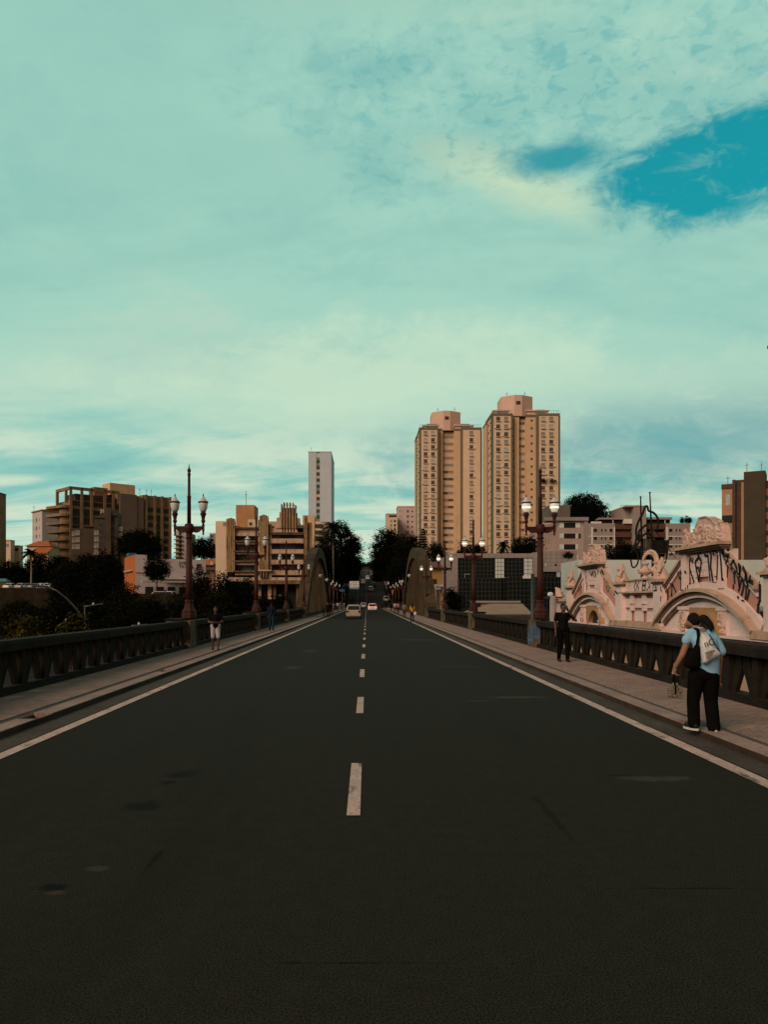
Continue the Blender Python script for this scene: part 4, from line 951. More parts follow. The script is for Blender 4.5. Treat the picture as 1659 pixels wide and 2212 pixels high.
def gable(c):
    g = lambda poly: [(c + a, z) for a, z in poly]
    plate('gable_wall', M_salmon, [(g([(-6.0, .38), (6.0, .38), (5.7, 2.6), (2.7, 4.4), (2.7, 4.7), (-2.7, 4.7), (-2.7, 4.4), (-5.7, 2.6)]), 0, -.12)])
    # arch mouldings from the outside in, then the tympanum set back behind them
    ringparts('arch_band', M_cream, c, RAD + .16, RAD + .52, .14, -.1)
    ringparts('arch_ledge', M_ledge, c, RAD - .02, RAD + .16, .62, -.1)
    ringparts('archivolt', M_mould, c, RAD - .20, RAD - .021, .42, -.1); ringparts('archivolt', M_cream, c, RAD - .36, RAD - .201, .36, -.1); ringparts('archivolt', M_mould, c, RAD - .52, RAD - .361, .20, -.1)
    zt = ZC + RAD - .45
    A = arcpts(c, RAD - .5, ZC, 5.6)
    plate('tympanum', M_cream, [(A + [(c + 5.6, .11), (c - 5.6, .11)], .05, -.1)])
    plate('tympanum_panel', M_ochre, [(rect(c - 1.9, c + 1.9, .12, 1.55), .07, 0)])
    for s in (-1, 1): plate('pilaster', M_cream, [(rect(c + s * 2.55 - .5, c + s * 2.55 + .5, .11, 1.62), .20, 0), (rect(c + s * 2.55 - .6, c + s * 2.55 + .6, 1.40, 1.60), .26, 0)])
    half, za = 1.6, 1.18; c0_ = c; c = c - (.9 if c < 50 else 1.6); pts = [(c + half * math.cos(a), za - half + half * math.sin(a)) for a in [math.pi * k / 16 for k in range(17)]]
    plate('doorway', M_shade, [(pts + [(c - half, .105), (c + half, .105)], .075, 0)])
    mb = MB(); o2 = [(c + (half + .18) * math.cos(a), za - half + (half + .18) * math.sin(a)) for a in [math.pi * k / 16 for k in range(17)]]
    pin = [(c + half, .105)] + pts + [(c - half, .105)]; pout = [(c + half + .18, .105)] + o2 + [(c - half - .18, .105)]
    mb.rings([[fp(0)(p), fp(0)(q), fp(.45)(q), fp(.45)(p)] for p, q in zip(pin, pout)]); mb.build('door_surround', M_ochre, hall); c = c0_
    # attic block, cornice, raking copings
    for s in (-1, 1): plate('attic_pilaster', M_cream, [(rect(c + s * 2.36 - .34, c + s * 2.36 + .34, 2.6, 4.68), .22, -.6)])
    plate('plaque', M_cream, [(rect(c - 1.55, c + 1.55, 3.28, 4.55), .14, 0), (rect(c - 1.45, c - .85, 2.95, 3.28), .14, 0), (rect(c + .85, c + 1.45, 2.95, 3.28), .14, 0)])
    mb = MB(); rnd = random.Random(3)
    for row in range(2):
        for k in range(7):
            u = c + 1.2 - k * .36; z = 4.1 - row * .45
            mb.box(-.165, -.14, u - UC - .12, u - UC - .08, z - .26, z); mb.box(-.165, -.14, u - UC - .12, u - UC + .06, z - .04, z)
            if rnd.random() > .4: mb.box(-.165, -.14, u - UC + .03, u - UC + .07, z - .26, z)
            if rnd.random() > .5: mb.box(-.165, -.14, u - UC - .1, u - UC + .06, z - .16, z - .12)
    mb.build('relief_lettering', M_cream, hall)
    for i, (z0, z1, o) in enumerate(((4.68, 4.78, .32), (4.781, 4.90, .48), (4.901, 5.06, .66))):
        e = .1 + .1 * i; plate('cornice', M_mould if i < 2 else M_ledge, [(rect(c - 2.72 - e, c + 2.72 + e, z0, z1), o, -.12)])
    for s in (-1, 1):
        for i, (o, t0, t1, m) in enumerate(((.22, -.42, -.221, M_cream), (.28, -.22, -.071, M_mould), (.38, -.07, .12, M_ledge))):
            a, b = (c + s * 2.71, 4.42), (c + s * 6.0, 2.55)
            poly = [(a[0], a[1] + t0), (b[0], b[1] + t0), (b[0], b[1] + t1), (a[0], a[1] + t1)]
            plate('raking_coping', m, [(poly if s > 0 else poly[::-1], o - .1, -.12)])
for c in GC: gable(c)
# walls between the gables
for u0, u1 in ((49.9, 57.0), (28.6, 35.3)):
    plate('parapet_wall', M_salmon, [(rect(u0, u1, .38, 2.42), -.05, -.6)]); plate('parapet_ledge', M_mould, [(rect(u0, u1, 2.36, 2.48), .25, -.6)]); plate('parapet_ledge', M_ledge, [(rect(u0, u1, 2.481, 2.60), .38, -.6)])
    plate('attic', M_cream, [(rect(u0, u1, 2.6, 3.36), .08, -.6)]); plate('attic', M_ledge, [(rect(u0, u1, 3.36, 3.46), .2, -.7)])
    plate('base_ledge', M_ledge, [([(u0 - 1.5, .101), (u1 + 1.9, .101), (u1 + 1.5, .50), (u0 - 1.1, .50)], .50, 0)])
    w = (u1 - u0) / 3
    for k in range(3):
        a = u0 + w * k + .35
        plate('wall_panel', M_cream, [(rect(a, a + w - .7, 1.45, 2.10), .06, 0), (rect(a, a + w - .7, .52, 1.22), .06, 0)])
    for k in (1, 2):
        a = u0 + w * k; plate('small_pilaster', M_cream, [(rect(a - .33, a + .33, 1.25, 2.35), .16, 0), (rect(a - .40, a + .40, 1.72, 1.82), .24, 0)])
for p in PED:
    plate('pedestal', M_cream, [(rect(p - .68, p + .68, .12, 3.02), .36, -.6)]); plate('pedestal_cap', M_mould, [(rect(p - .78, p + .78, 3.02, 3.14), .48, -.7)]); plate('pedestal_cap', M_ledge, [(rect(p - .9, p + .9, 3.141, 3.30), .60, -.8)])
plate('end_wall', M_cream, [(rect(71.6, 77.6, -.3, 1.9), 0, -.6)]); plate('end_wall_ledge', M_ledge, [(rect(71.6, 77.8, 1.9, 2.15), .3, -.7)])
# relief foliage on the tympanum pilasters
for c in GC[:2]:
    for s in (-1, 1):
        mb = MB(); rnd = random.Random(int(c) + s)
        for k in range(75):
            u = c + s * 2.55 + rnd.uniform(-.46, .46) * (1 - k / 110); z = .16 + k * .0155
            mb.ell((-.22 - rnd.random() * .08, u - UC, z), (.05, .04 + rnd.random() * .06, .035 + rnd.random() * .06))
        mb.box(-.215, -.17, c + s * 2.55 - .3 - UC, c + s * 2.55 + .3 - UC, .2, 1.1)
        blob('relief_foliage', mb, .04, M_stone, hall, smooth=0)
# crests with scrolls
def spiral(mb, u, z, r, turns, s, o, th):
    pts = []
    for k in range(int(20 * turns) + 1):
        a = s * (k / 20 * 2 * math.pi) + .6; q = r * (1 - .78 * k / (20 * turns)); pts.append((-o, u + q * math.cos(a) - UC, z + q * math.sin(a)))
    mb.tube(pts, th, 7)
for c in GC[:2]:
    mb = MB(); rnd = random.Random(5)
    sil = [(2.7, 5.04), (2.55, 5.4), (2.1, 5.98), (1.75, 5.9), (1.45, 5.78), (.95, 5.95), (.55, 6.3), (.25, 6.56), (-.1, 6.64), (-.75, 6.58), (-1.25, 6.40), (-1.75, 6.12), (-2.25, 6.10), (-2.5, 5.75), (-2.7, 5.04)]
    mb.prism([(c + a, z) for a, z in sil], fp(.16), fp(-.30))
    for u, z, r, s in ((2.05, 5.42, .36, 1), (1.15, 5.62, .30, -1), (-.55, 5.66, .34, 1), (-1.75, 5.62, .36, -1), (.3, 5.35, .22, 1)): spiral(mb, c + u, z, r, 1.9, s, .22, .06)
    for a in (((2.6, 5.15), (1.6, 5.25), (1.0, 5.75), (.6, 6.3)), ((-2.6, 5.2), (-1.9, 5.3), (-1.2, 5.95), (-.4, 6.05), (.2, 5.8)), ((1.5, 5.15), (.6, 5.2), (-.4, 5.25), (-1.3, 5.2)), ((.55, 6.25), (.25, 6.62), (-.6, 6.6), (-1.3, 6.38), (-1.7, 6.1))):
        mb.tube([(-.19, c + u - UC, z) for u, z in a], .06, 7)
    for k in range(120):
        u = rnd.uniform(-2.5, 2.5); z = 5.08 + rnd.random() * (1.15 - .22 * abs(u)); mb.ell((-.17, c + u - UC, z), (.07 + rnd.random() * .05, .04 + rnd.random() * .07, .03 + rnd.random() * .07))
    mb.ell((-.16, c + 2.15 - UC, 6.02), (.14, .13, .16)); mb.ell((-.1, c - 2.2 - UC, 6.12), (.16, .14, .14))
    blob('crest_ornament', mb, .04, M_stone, hall, smooth=0)
# statues, urns and garland standing on the pedestals
def statue(u, z0, label, kind=0, h=1.45):
    t = thing('stone_statue', label, 'statue', (XF - .1, u, z0), group='stone figures on the pink hall'); mb = MB(); rnd = random.Random(int(u * 10))
    mb.capsule((.1, 0, .12), .42, (.05, .05, .45), .34); mb.capsule((.05, .05, .5), .30, (-.05, .08, .85), .22)
    if kind == 0:                                  # seated figure with a flame-like crest
        mb.capsule((-.02, .06, .9), .17, (.05, .02, h - .2), .13); mb.capsule((.05, .02, h - .25), .12, (.02, 0, h), .03)
        mb.capsule((-.25, .25, .15), .13, (-.30, .28, .55), .10); mb.capsule((-.25, -.2, .15), .13, (-.28, -.2, .5), .10)
        mb.ell((-.10, .02, 1.0), (.15, .14, .17)); mb.capsule((.12, -.05, .9), .10, (.10, -.02, h - .05), .05); mb.capsule((-.1, .30, .80), .10, (-.22, .42, .45), .08); mb.capsule((-.1, -.24, .80), .10, (-.25, -.36, .50), .08)
        for k in range(26): mb.ell((rnd.uniform(-.40, .1), rnd.uniform(-.38, .38), rnd.uniform(.10, .95)), (.05 + rnd.random() * .05, .04 + rnd.random() * .06, .05 + rnd.random() * .07))
    else:                                          # crouching griffin, wings folded back
        mb.capsule((.0, -.35, .25), .32, (0, .55, .35), .28); mb.capsule((-.05, .5, .45), .22, (-.08, .62, .95), .15); mb.ell((-.12, .66, 1.02), (.16, .18, .15)); mb.capsule((-.12, .78, 1.0), .08, (-.14, .9, .93), .04)
        mb.capsule((.1, .3, .55), .14, (.12, -.55, .72), .07); mb.capsule((-.25, .45, .1), .11, (-.28, .72, .08), .09); mb.capsule((-.2, -.4, .12), .14, (-.25, -.1, .08), .1)
    mb.box(-.42, .46, -.55, .55, -.02, .10)
    blob('figure', mb, .038, M_stone, t, smooth=0)
statue(49.3, 3.3, 'seated stone figure on the pedestal left of the near gable'); statue(56.9, 3.3, 'slender stained stone figure on the pedestal right of the far gable'); statue(35.4, 3.3, 'stone figure on the pedestal cut by the right picture edge')
statue(70.9, 3.3, 'pointed stone figure on the pedestal left of the far gable', 0, 1.6); statue(75.3, 2.15, 'crouching stone griffin on the low wall at far end of the hall', 1)
for u, lab in ((52.9, 'left of the two round stone urns between the gables'), (50.9, 'right of the two round stone urns between the gables')):
    t = thing('stone_urn', lab, 'urn', (XF + .2, u, 3.46), group='round stone urns')
    MB().lathe([(.30, 0), (.30, .08), (.19, .14), (.14, .22), (.30, .30), (.42, .42), (.43, .52), (.36, .64), (.21, .74), (.14, .84), (.17, .94), (.26, 1.0), (.26, 1.06), (.14, 1.07)], (0, 0, 0), 20).build('bowl', M_stone, t, smooth=True)
    mb = MB(); mb.tube([(-.43, .14 * math.cos(a) + .05, .50 + .13 * math.sin(a)) for a in [2 * math.pi * k / 14 for k in range(15)]], .04, 6); mb.build('ring_handle', M_stone, t, smooth=True)
t = thing('stone_garland', 'arched stone garland with holes rising above the two urns', 'ornament', (XF + .2, 52, 4.55)); mb = MB()
for k in range(15):
    a = math.pi * k / 14; u, z = 1.35 * math.cos(a), .8 * math.sin(a); mb.ell((0, u, z - .05), (.13, .12, .12)); mb.ell((-.08, u * .86, z * .84 - .1), (.09, .07, .09))
mb.capsule((0, 1.3, 0), .14, (0, 1.5, -.3), .10); mb.capsule((0, -1.3, 0), .14, (0, -1.15, -.3), .10); mb.capsule((0, 1.1, .1), .09, (0, .92, -.1), .10); mb.capsule((0, -1.05, .1), .09, (0, -1.08, -.1), .10)
blob('garland', mb, .05, M_stone, t, smooth=1)
# graffiti, brushed on in tall strokes: points are along / up on the facade
def surf(u, z):
    o = .0
    for c in GC[:2]:
        a = u - c; r = math.hypot(a, z - ZC)
        if RAD + .15 < r < RAD + .53 and abs(a) < 6.5: o = max(o, .14)
        if abs(a) < 1.56 and 2.95 < z < 4.55: o = max(o, .166)
        if 2.0 < abs(a) < 2.71 and z > 2.6: o = max(o, .22)
        if 2.7 < abs(a) < 6.0:
            zl = 4.42 - (abs(a) - 2.71) * (4.42 - 2.55) / 3.29
            if z > zl - .43: o = max(o, .12)
            if z > zl - .23: o = max(o, .18)
            if z > zl - .08: o = max(o, .28)
    for p in PED:
        if abs(u - p) < .69 and z < 3.03: o = max(o, .36)
    if 49.9 < u < 57 and 2.6 < z < 3.36: o = max(o, .08)
    return o + .012
def stroke(mb, pts, w=.05):
    fine = []
    for (a, b), (c, d) in zip(pts, pts[1:]):
        n = max(1, int(math.hypot(c - a, d - b) / .07)); fine += [(a + (c - a) * k / n, b + (d - b) * k / n) for k in range(n)]
    fine.append(pts[-1])
    for (a, b), (c, d) in zip(fine, fine[1:]):
        L_ = math.hypot(c - a, d - b) or 1; nx, nz = -(d - b) / L_ * w, (c - a) / L_ * w
        o = max(surf(a, b), surf(c, d)); mb.add([(-o, a + nx - UC, b + nz), (-o, c + nx - UC, d + nz), (-o, c - nx - UC, d - nz), (-o, a - nx - UC, b - nz)], [(0, 1, 2, 3)])
def r6(pts):                                         # from the survey of the near gable
    out = []
    for x, y in pts:
        D = (2530 + x / 3.867) / 1.7837; u = (XF - .15) * FOC / (D - VPX); out.append((u, mz((1950 + y / 3.867) / 1.7837, u)))
    return out
def r5(pts):
    out = []
    for x, y in pts:
        D = (2180 + x / 4.254) / 1.7837; u = (XF - .15) * FOC / (D - VPX); out.append((u, mz((2050 + y / 4.254) / 1.7837, u)))
    return out
mb = MB()
for pts, w in (([(512, 830), (518, 760), (530, 800), (548, 850), (552, 760)], .035), ([(620, 690), (640, 760), (585, 830), (600, 920), (645, 1130)], .06), ([(640, 760), (680, 820), (660, 960), (640, 1130)], .06), ([(610, 920), (640, 910), (640, 980)], .04),
               ([(725, 680), (730, 740), (775, 735), (790, 900), (810, 1120)], .05), ([(800, 660), (825, 740), (815, 900), (850, 1120)], .06), ([(830, 650), (860, 720), (880, 760), (900, 880), (920, 980)], .05), ([(870, 660), (900, 720), (950, 650)], .07),
               ([(940, 720), (925, 1100)], .05), ([(965, 630), (985, 800), (1005, 1110)], .06), ([(1010, 640), (1030, 720), (1045, 640), (1035, 850), (1010, 1110)], .06), ([(985, 640), (1000, 700), (1010, 640)], .05),
               ([(1050, 735), (1135, 735)], .07), ([(1100, 740), (1130, 1160)], .06), ([(1110, 1165), (1110, 1240)], .06), ([(1190, 800), (1155, 880), (1200, 1210)], .06), ([(1190, 800), (1250, 950), (1205, 1220), (1180, 1270)], .06), ([(1180, 920), (1215, 1020)], .05),
               ([(1270, 850), (1290, 960), (1255, 1240), (1215, 1380)], .07), ([(1300, 880), (1285, 1000), (1300, 1160), (1300, 1280), (1280, 1420)], .06), ([(1330, 900), (1380, 1010), (1355, 1200), (1330, 1330), (1300, 1420)], .07),
               ([(1380, 1000), (1400, 1130), (1420, 1140), (1450, 1030)], .06), ([(1430, 1110), (1500, 1160), (1505, 1440), (1480, 1450), (1470, 1590)], .08), ([(460, 800), (520, 980), (570, 1140)], .05), ([(460, 800), (465, 950), (470, 1210), (450, 1230)], .05), ([(440, 970), (490, 1030), (495, 1170)], .06),
               ([(300, 1050), (350, 1120), (385, 1280)], .06), ([(390, 970), (385, 1280)], .04), ([(310, 990), (360, 1010)], .06), ([(205, 1150), (250, 1260), (300, 1370)], .05), ([(205, 1150), (195, 1330), (245, 1410)], .06), ([(190, 1300), (200, 1500)], .05),
               ([(130, 1150), (115, 1250), (150, 1270), (130, 1420)], .035), ([(140, 1150), (150, 1230), (110, 1400), (135, 1420), (160, 1330)], .03)): stroke(mb, r6(pts), w * 1.5)
for pts, w in (([(400, 650), (430, 720), (445, 640), (470, 740)], .05), ([(470, 640), (500, 690), (490, 740)], .05), ([(530, 620), (545, 680), (560, 620)], .05), ([(580, 640), (600, 700), (620, 610), (640, 690)], .06), ([(640, 620), (650, 700)], .05),
               ([(330, 680), (345, 760), (330, 800), (360, 860), (345, 960)], .04), ([(640, 780), (670, 760), (660, 880), (640, 900), (670, 990), (690, 900)], .035), ([(700, 790), (740, 900), (770, 920)], .03), ([(830, 900), (870, 980), (910, 1020)], .06),
               ([(180, 980), (310, 760)], .04), ([(165, 1080), (150, 1300)], .03), ([(165, 1080), (190, 1120), (130, 1290)], .03), ([(215, 930), (200, 1150)], .025), ([(245, 900), (240, 1130)], .025), ([(280, 880), (275, 1100)], .025), ([(310, 850), (310, 1060)], .025),
               ([(1140, 820), (1110, 900), (1130, 980), (1160, 900), (1140, 820)], .03), ([(1190, 810), (1165, 880), (1190, 920), (1170, 980)], .03), ([(1260, 800), (1240, 960), (1290, 960), (1300, 800), (1260, 800)], .05), ([(1245, 880), (1300, 870)], .05),
               ([(1340, 800), (1370, 880), (1310, 970)], .035), ([(1370, 880), (1375, 970)], .035), ([(1415, 970), (1450, 830), (1455, 920), (1490, 830), (1490, 930)], .035), ([(1520, 790), (1530, 960), (1500, 960), (1555, 960), (1540, 890)], .035)): stroke(mb, r5(pts), w * 1.35)
for k in range(11): u = 72.2 + k * .5; stroke(mb, [(u, 1.7), (u + .1, .7 + .1 * (k % 3))], .035)
mb.build('graffiti', M_black, hall)
# ------------------------------------------------------------------ steel outline sculpture on the hall roof
def r8(x, y): return ((2200 + x / 3.318) / 1.7837, (1850 + y / 3.318) / 1.7837)
def r6b(x, y): return ((2100 + x / 1.931) / 1.7837, (1800 + y / 1.931) / 1.7837)
dS = 60.0; base = (mx(1410, dS), dS, 1.4)
M_steel = mat('black_steel', (.010, .008, .007), .7, .3, 2, .15)
t = thing('steel_sculpture', 'black steel outline sculpture with two tall poles above the urns', 'sculpture', base)
def sp(p, dy=0.): return (mx(p[0], dS) - base[0], dy, mz(p[1], dS) - base[2])
def chaik(P):
    for _ in range(2):
        Q = [P[0]]
        for a, b_ in zip(P, P[1:]): Q += [(a[0] * .75 + b_[0] * .25, a[1] * .75 + b_[1] * .25), (a[0] * .25 + b_[0] * .75, a[1] * .25 + b_[1] * .75)]
        P = Q + [P[-1]]
    return P
def curve8(name, pts, r, dy=0.): mb = MB(); mb.tube([sp(r8(*p), dy) for p in chaik(pts)], r, 7); mb.build(name, M_steel, t, smooth=True)
for pts in ([(895, 215), (912, 1000)], [(1013, 160), (1050, 1000)]):
    mb = MB(); P = [sp(r8(*p)) for p in pts]; P.append((P[-1][0], 0, 0)); mb.tube(P, [.05, .10, .11], 8); mb.ell(P[0], (.09, .09, .06)); mb.build('pole', M_steel, t)
curve8('outline_tube', [(790, 905), (835, 740), (820, 660), (838, 570), (870, 500), (912, 430), (932, 355), (955, 330), (975, 345), (980, 402), (1040, 412), (1090, 460), (1112, 530), (1105, 590), (1085, 640)], .088, -.2)
curve8('outline_tube', [(800, 905), (862, 790), (912, 705), (965, 682), (1010, 692), (1040, 740)], .088, -.2); curve8('outline_tube', [(838, 700), (858, 785), (885, 755), (858, 690), (860, 650), (920, 600), (955, 575)], .088, -.2)
curve8('outline_tube', [(1235, 765), (1225, 880), (1212, 1000)], .075, -.2)
def curve6(name, pts, r): mb = MB(); mb.tube([sp(r6b(*p), -.2) for p in chaik(pts)], r, 7); mb.build(name, M_steel, t, smooth=True)
curve6('outline_tube', [(634, 690), (645, 752), (672, 742), (692, 700), (686, 640), (640, 600)], .062); curve6('outline_tube', [(790, 630), (820, 690), (860, 718), (895, 715), (905, 640), (915, 540)], .065); curve6('outline_tube', [(635, 640), (660, 590), (700, 560)], .05)
for a, b_ in (((920, 625), (975, 685)), ((1085, 640), (1345, 1000)), ((1090, 660), (1240, 840)), ((1060, 760), (1160, 990)), ((1240, 845), (1225, 980))): mb = MB(); mb.tube([sp(r8(*a)), sp(r8(*b_))], .028, 5); mb.build('brace', M_steel, t)
mb = MB(); x0, z0 = sp(r8(1055, 935))[0], sp(r8(1055, 935))[2]; x1, z1 = sp(r8(1240, 765))[0], sp(r8(1240, 765))[2]; mb.box(x0, x1, .1, .18, z0, z1); mb.build('dark_panel', M_steel, t)
mb = MB()
for x in (935, 960, 990, 1012): p = sp(r8(x, 745)); q = sp(r8(x, 850)); mb.box(p[0] - .05, p[0] + .05, .1, .2, q[2], p[2])
p = sp(r8(925, 850)); q = sp(r8(1022, 890)); mb.box(p[0], q[0], .1, .22, q[2], p[2]); mb.build('pale_grille', M_brown2, t)
# ================================================================== trees
M_bark = mat('bark', (.045, .034, .024), .95, .3, 2, .1, fine=.3)
M_palmbark = mat('palm_trunk', (.22, .19, .15), .95, .2, 1, .1, fine=.2)
def leafmat(name, col, var=.45):
    m = mat(name, col, .85, var, .35, .03, fine=.3); return m
M_leaf = leafmat('dark_leaves', (.0070, .0085, .0036)); M_leaf2 = leafmat('olive_leaves', (.0095, .0098, .0036)); M_leaf3 = leafmat('deep_leaves', (.0048, .0062, .0030)); M_yellow = leafmat('yellow_green_leaves', (.034, .028, .006), .7)
def crown_mesh(name, rx, ry, rz, seed, leaf, n_cl, per, m, lumpy=.35, lean=0.):
    rng = np.random.default_rng(seed); pr = random.Random(seed)
    d = rng.normal(size=(n_cl, 3)); d /= np.linalg.norm(d, axis=1)[:, None]
    r = rng.random(n_cl) ** .42
    # uneven outline: big lobes push the surface in and out
    lob = rng.normal(size=(7, 3)); lob /= np.linalg.norm(lob, axis=1)[:, None]; amp = rng.uniform(-lumpy, lumpy, 7)
    f = 1 + (np.clip(d @ lob.T, 0, 1) ** 3 @ amp)
    c = d * (r * f)[:, None]; c[:, 2] = np.where(c[:, 2] < 0, c[:, 2] * .72, c[:, 2])
    c *= np.array([rx, ry, rz]); c[:, 0] += lean * c[:, 2]
    cr = leaf * rng.uniform(2.4, 5.0, n_cl)
    P = (np.repeat(c, per, 0) + rng.normal(size=(n_cl * per, 3)) * np.repeat(cr, per)[:, None] * np.array([.62, .62, .45]))
    n = len(P); a = rng.normal(size=(n, 3)); a[:, 2] *= .6; a /= np.linalg.norm(a, axis=1)[:, None]
    b = np.cross(a, rng.normal(size=(n, 3))); b /= np.linalg.norm(b, axis=1)[:, None]
    s = leaf * rng.uniform(.55, 1.2, n)[:, None]
    V = np.stack([P - a * s, P + b * s * .5, P + a * s, P - b * s * .5], 1).reshape(-1, 3).astype(np.float32)
    me = bpy.data.meshes.new(name); me.vertices.add(4 * n); me.vertices.foreach_set('co', V.ravel())
    me.loops.add(4 * n); me.loops.foreach_set('vertex_index', np.arange(4 * n, dtype=np.int32)); me.polygons.add(n)
    me.polygons.foreach_set('loop_start', np.arange(0, 4 * n, 4, dtype=np.int32)); me.materials.append(m); me.update(calc_edges=True); me.validate()
    return me
def tree(label, xc, yt, yb, hw, d, m=None, seed=1, group=None, name='tree', leaf=None, lumpy=.38, dense=1.0, zg=None, trunk=True, cat='tree'):
    X = mx(xc, d); zt, zb_ = mz(yt, d), mz(yb, d); rz = (zt - zb_) / 1.85; rx = hw * d / FOC * 1.02; zg = terrain(X, d) - .1 if zg is None else zg
    zg = min(zg, zb_ - .2)
    t = thing(name, label, cat, (X, d, zg), 0, group); cz = zt - rz - zg
    lf = leaf or max(.15, d / FOC * 2.0)
    n_leaf = min(60000, 8.5 * dense * math.pi * rx * rz / (.75 * lf * lf)); per = 34; ncl = max(60, int(n_leaf / per))
    me = crown_mesh('crown', rx * .93, rx * .86, rz * .96, seed, lf, ncl, per, m or M_leaf, lumpy)
    link('crown', me, t, (0, 0, cz))
    if trunk:
        mb = MB(); rt = max(.12, rx * .055); pr = random.Random(seed); top = Vector((pr.uniform(-.1, .1) * rx, 0, cz - rz * .25)); mb.tube([(0, 0, -.3), (pr.uniform(-.05, .05) * rx, 0, top.z * .5), top], [rt * 1.3, rt, rt * .7], 8)
        for k in range(5):
            a = 2 * math.pi * k / 5 + pr.random(); e = Vector((rx * .6 * math.cos(a), rx * .5 * math.sin(a), cz + rz * pr.uniform(-.1, .45))); mb.tube([top, top.lerp(e, .5) + Vector((0, 0, -.05 * rz)), e], [rt * .6, rt * .4, rt * .12], 6)
        mb.build('trunk', M_bark, t)
    return t
G1 = 'trees along the hill avenue'; G2 = 'trees in the left valley'; G3 = 'trees before the left buildings'; G4 = 'trees around the right buildings'
# hill avenue
tree('large dark round tree left of the gap over the hill road', 748, 1126, 1272, 37, 262, M_leaf3, 21, G1, lumpy=.4)
tree('dark lower tree between the palm and the art deco building', 697, 1150, 1290, 29, 245, M_leaf2, 22, G1)
tree('dark shrubby tree behind the left arch and far left lamps', 715, 1205, 1316, 30, 232, M_leaf3, 23, G1)
tree('dark tree overhanging the left lanes of the hill road', 757, 1190, 1284, 20, 300, M_leaf3, 24, G1)
tree('large dark tree right of the gap over the hill road', 838, 1132, 1272, 44, 262, M_leaf3, 25, G1, lumpy=.42)
tree('dark tree right of the gap before the shorter tower', 886, 1150, 1285, 32, 248, M_leaf, 26, G1)
tree('dark shrubby tree behind the right arch', 862, 1205, 1316, 30, 234, M_leaf3, 27, G1)
tree('dark tree overhanging the right lanes of the hill road', 822, 1205, 1284, 18, 310, M_leaf3, 28, G1)
tree('small far tree left of the road crest', 769, 1206, 1238, 9, 480, M_leaf, 29, G1); tree('small far tree right of the road crest', 812, 1208, 1240, 10, 480, M_leaf, 30, G1)
tree('far low tree on the crest of the hill road', 783, 1220, 1232, 7, 560, M_leaf2, 31, G1)
tree('far low tree at the right end of the crest', 800, 1217, 1232, 7, 570, M_leaf2, 32, G1)
# before the left buildings
tree('big dark tree above the orange and white building', 303, 1139, 1212, 53, 225, M_leaf3, 41, G3)
tree('round tree standing before the white graffiti building', 338, 1201, 1258, 29, 158, M_leaf3, 42, G3)
tree('dark wooded clump right of the white balconied block', 440, 1163, 1212, 33, 300, M_leaf3, 43, G3)
for i, (x, yt, hw, lab) in enumerate(((22, 1210, 34, 'dark tree at the left picture edge below the peach blocks'), (82, 1197, 32, 'dark tree before the house with orange roofs'), (135, 1189, 36, 'dark tree at the foot of the curved balconies'),
                                      (190, 1193, 38, 'dark tree below the stepped grey-brown block'), (236, 1194, 32, 'dark tree left of the orange wall'))):
    tree(lab, x, yt, 1285, hw, 216 + i * 3, M_leaf if i % 2 else M_leaf3, 50 + i, G3)
for i, (x, yt, hw, d, lab) in enumerate(((226, 1196, 40, 128, 'tall dark valley tree left of the orange wall base'), (150, 1208, 48, 118, 'broad dark valley tree behind the curved lamp head'), (440, 1228, 40, 105, 'dark bushy tree just right of the nearest left lamp'),
                                         (492, 1222, 34, 118, 'dark bushy tree before the fluted pilaster'), (530, 1240, 30, 126, 'dark bushy tree left of the second left lamp'), (262, 1272, 46, 84, 'low dark tree between the two slim modern lamps and parapet pier'),
                                         (325, 1292, 44, 78, 'low dark tree under the short stone wall'), (395, 1285, 32, 88, 'low dark tree behind the nearest left lamp base'), (40, 1292, 52, 72, 'low dark tree under the long retaining wall at left'),
                                         (125, 1292, 50, 66, 'low dark tree beneath the curved lamp arm'), (200, 1292, 46, 60, 'low dark tree behind the straight modern lamp'), (475, 1268, 44, 86, 'dark tree behind the walker in white shorts'), (560, 1282, 30, 100, 'dark shrub tree behind the second left lamp base'))):
    tree(lab, x, yt, 1400, hw, d, [M_leaf3, M_leaf, M_leaf2][i % 3], 70 + i, G2, leaf=max(.12, d / FOC * 2.6))
tree('yellow-green leafy tree close beside the left parapet', 58, 1328, 1420, 48, 34, M_yellow, 90, G2, leaf=.10, dense=.30); tree('sparse yellowish tree left of the straight modern lamp', 160, 1325, 1410, 26, 38, M_yellow, 91, G2, leaf=.10, dense=.16)
tree('small dark shrub under the far left lamps', 610, 1285, 1330, 22, 150, M_leaf3, 92, G2)
# right side
tree('wide umbrella shaped dark tree behind the pinkish mosaic block', 1264, 1063, 1150, 58, 235, M_leaf3, 101, G4, lumpy=.3)
tree('dark tree between the palm and the near right lamp', 1138, 1158, 1212, 32, 180, M_leaf3, 102, G4); tree('dark round tree before the condominium', 1352, 1174, 1226, 42, 135, M_leaf3, 103, G4)
tree('small dark tree under the shorter tower, left of the second lamp', 1002, 1172, 1212, 14, 185, M_leaf, 104, G4); tree('small dark tree under the gap between the towers', 1032, 1172, 1214, 16, 185, M_leaf3, 105, G4)
tree('bushy dark palm-like tree right of the right arch', 942, 1166, 1222, 20, 190, M_leaf, 106, G4, lumpy=.5, dense=.7); tree('small green bush on the mosaic block terrace', 1228, 1192, 1206, 11, 128, M_leaf2, 107, G4, zg=9.0, trunk=False, name='bush', cat='bush', leaf=.10)
tree('dark shrub at the foot of the glass office', 978, 1275, 1330, 18, 100, M_leaf3, 108, G4)
tree('small green plant behind the stone urns', 1421, 1251, 1266, 6, 56, M_leaf2, 109, G4, zg=1.5, trunk=False, name='bush', cat='bush', leaf=.035)
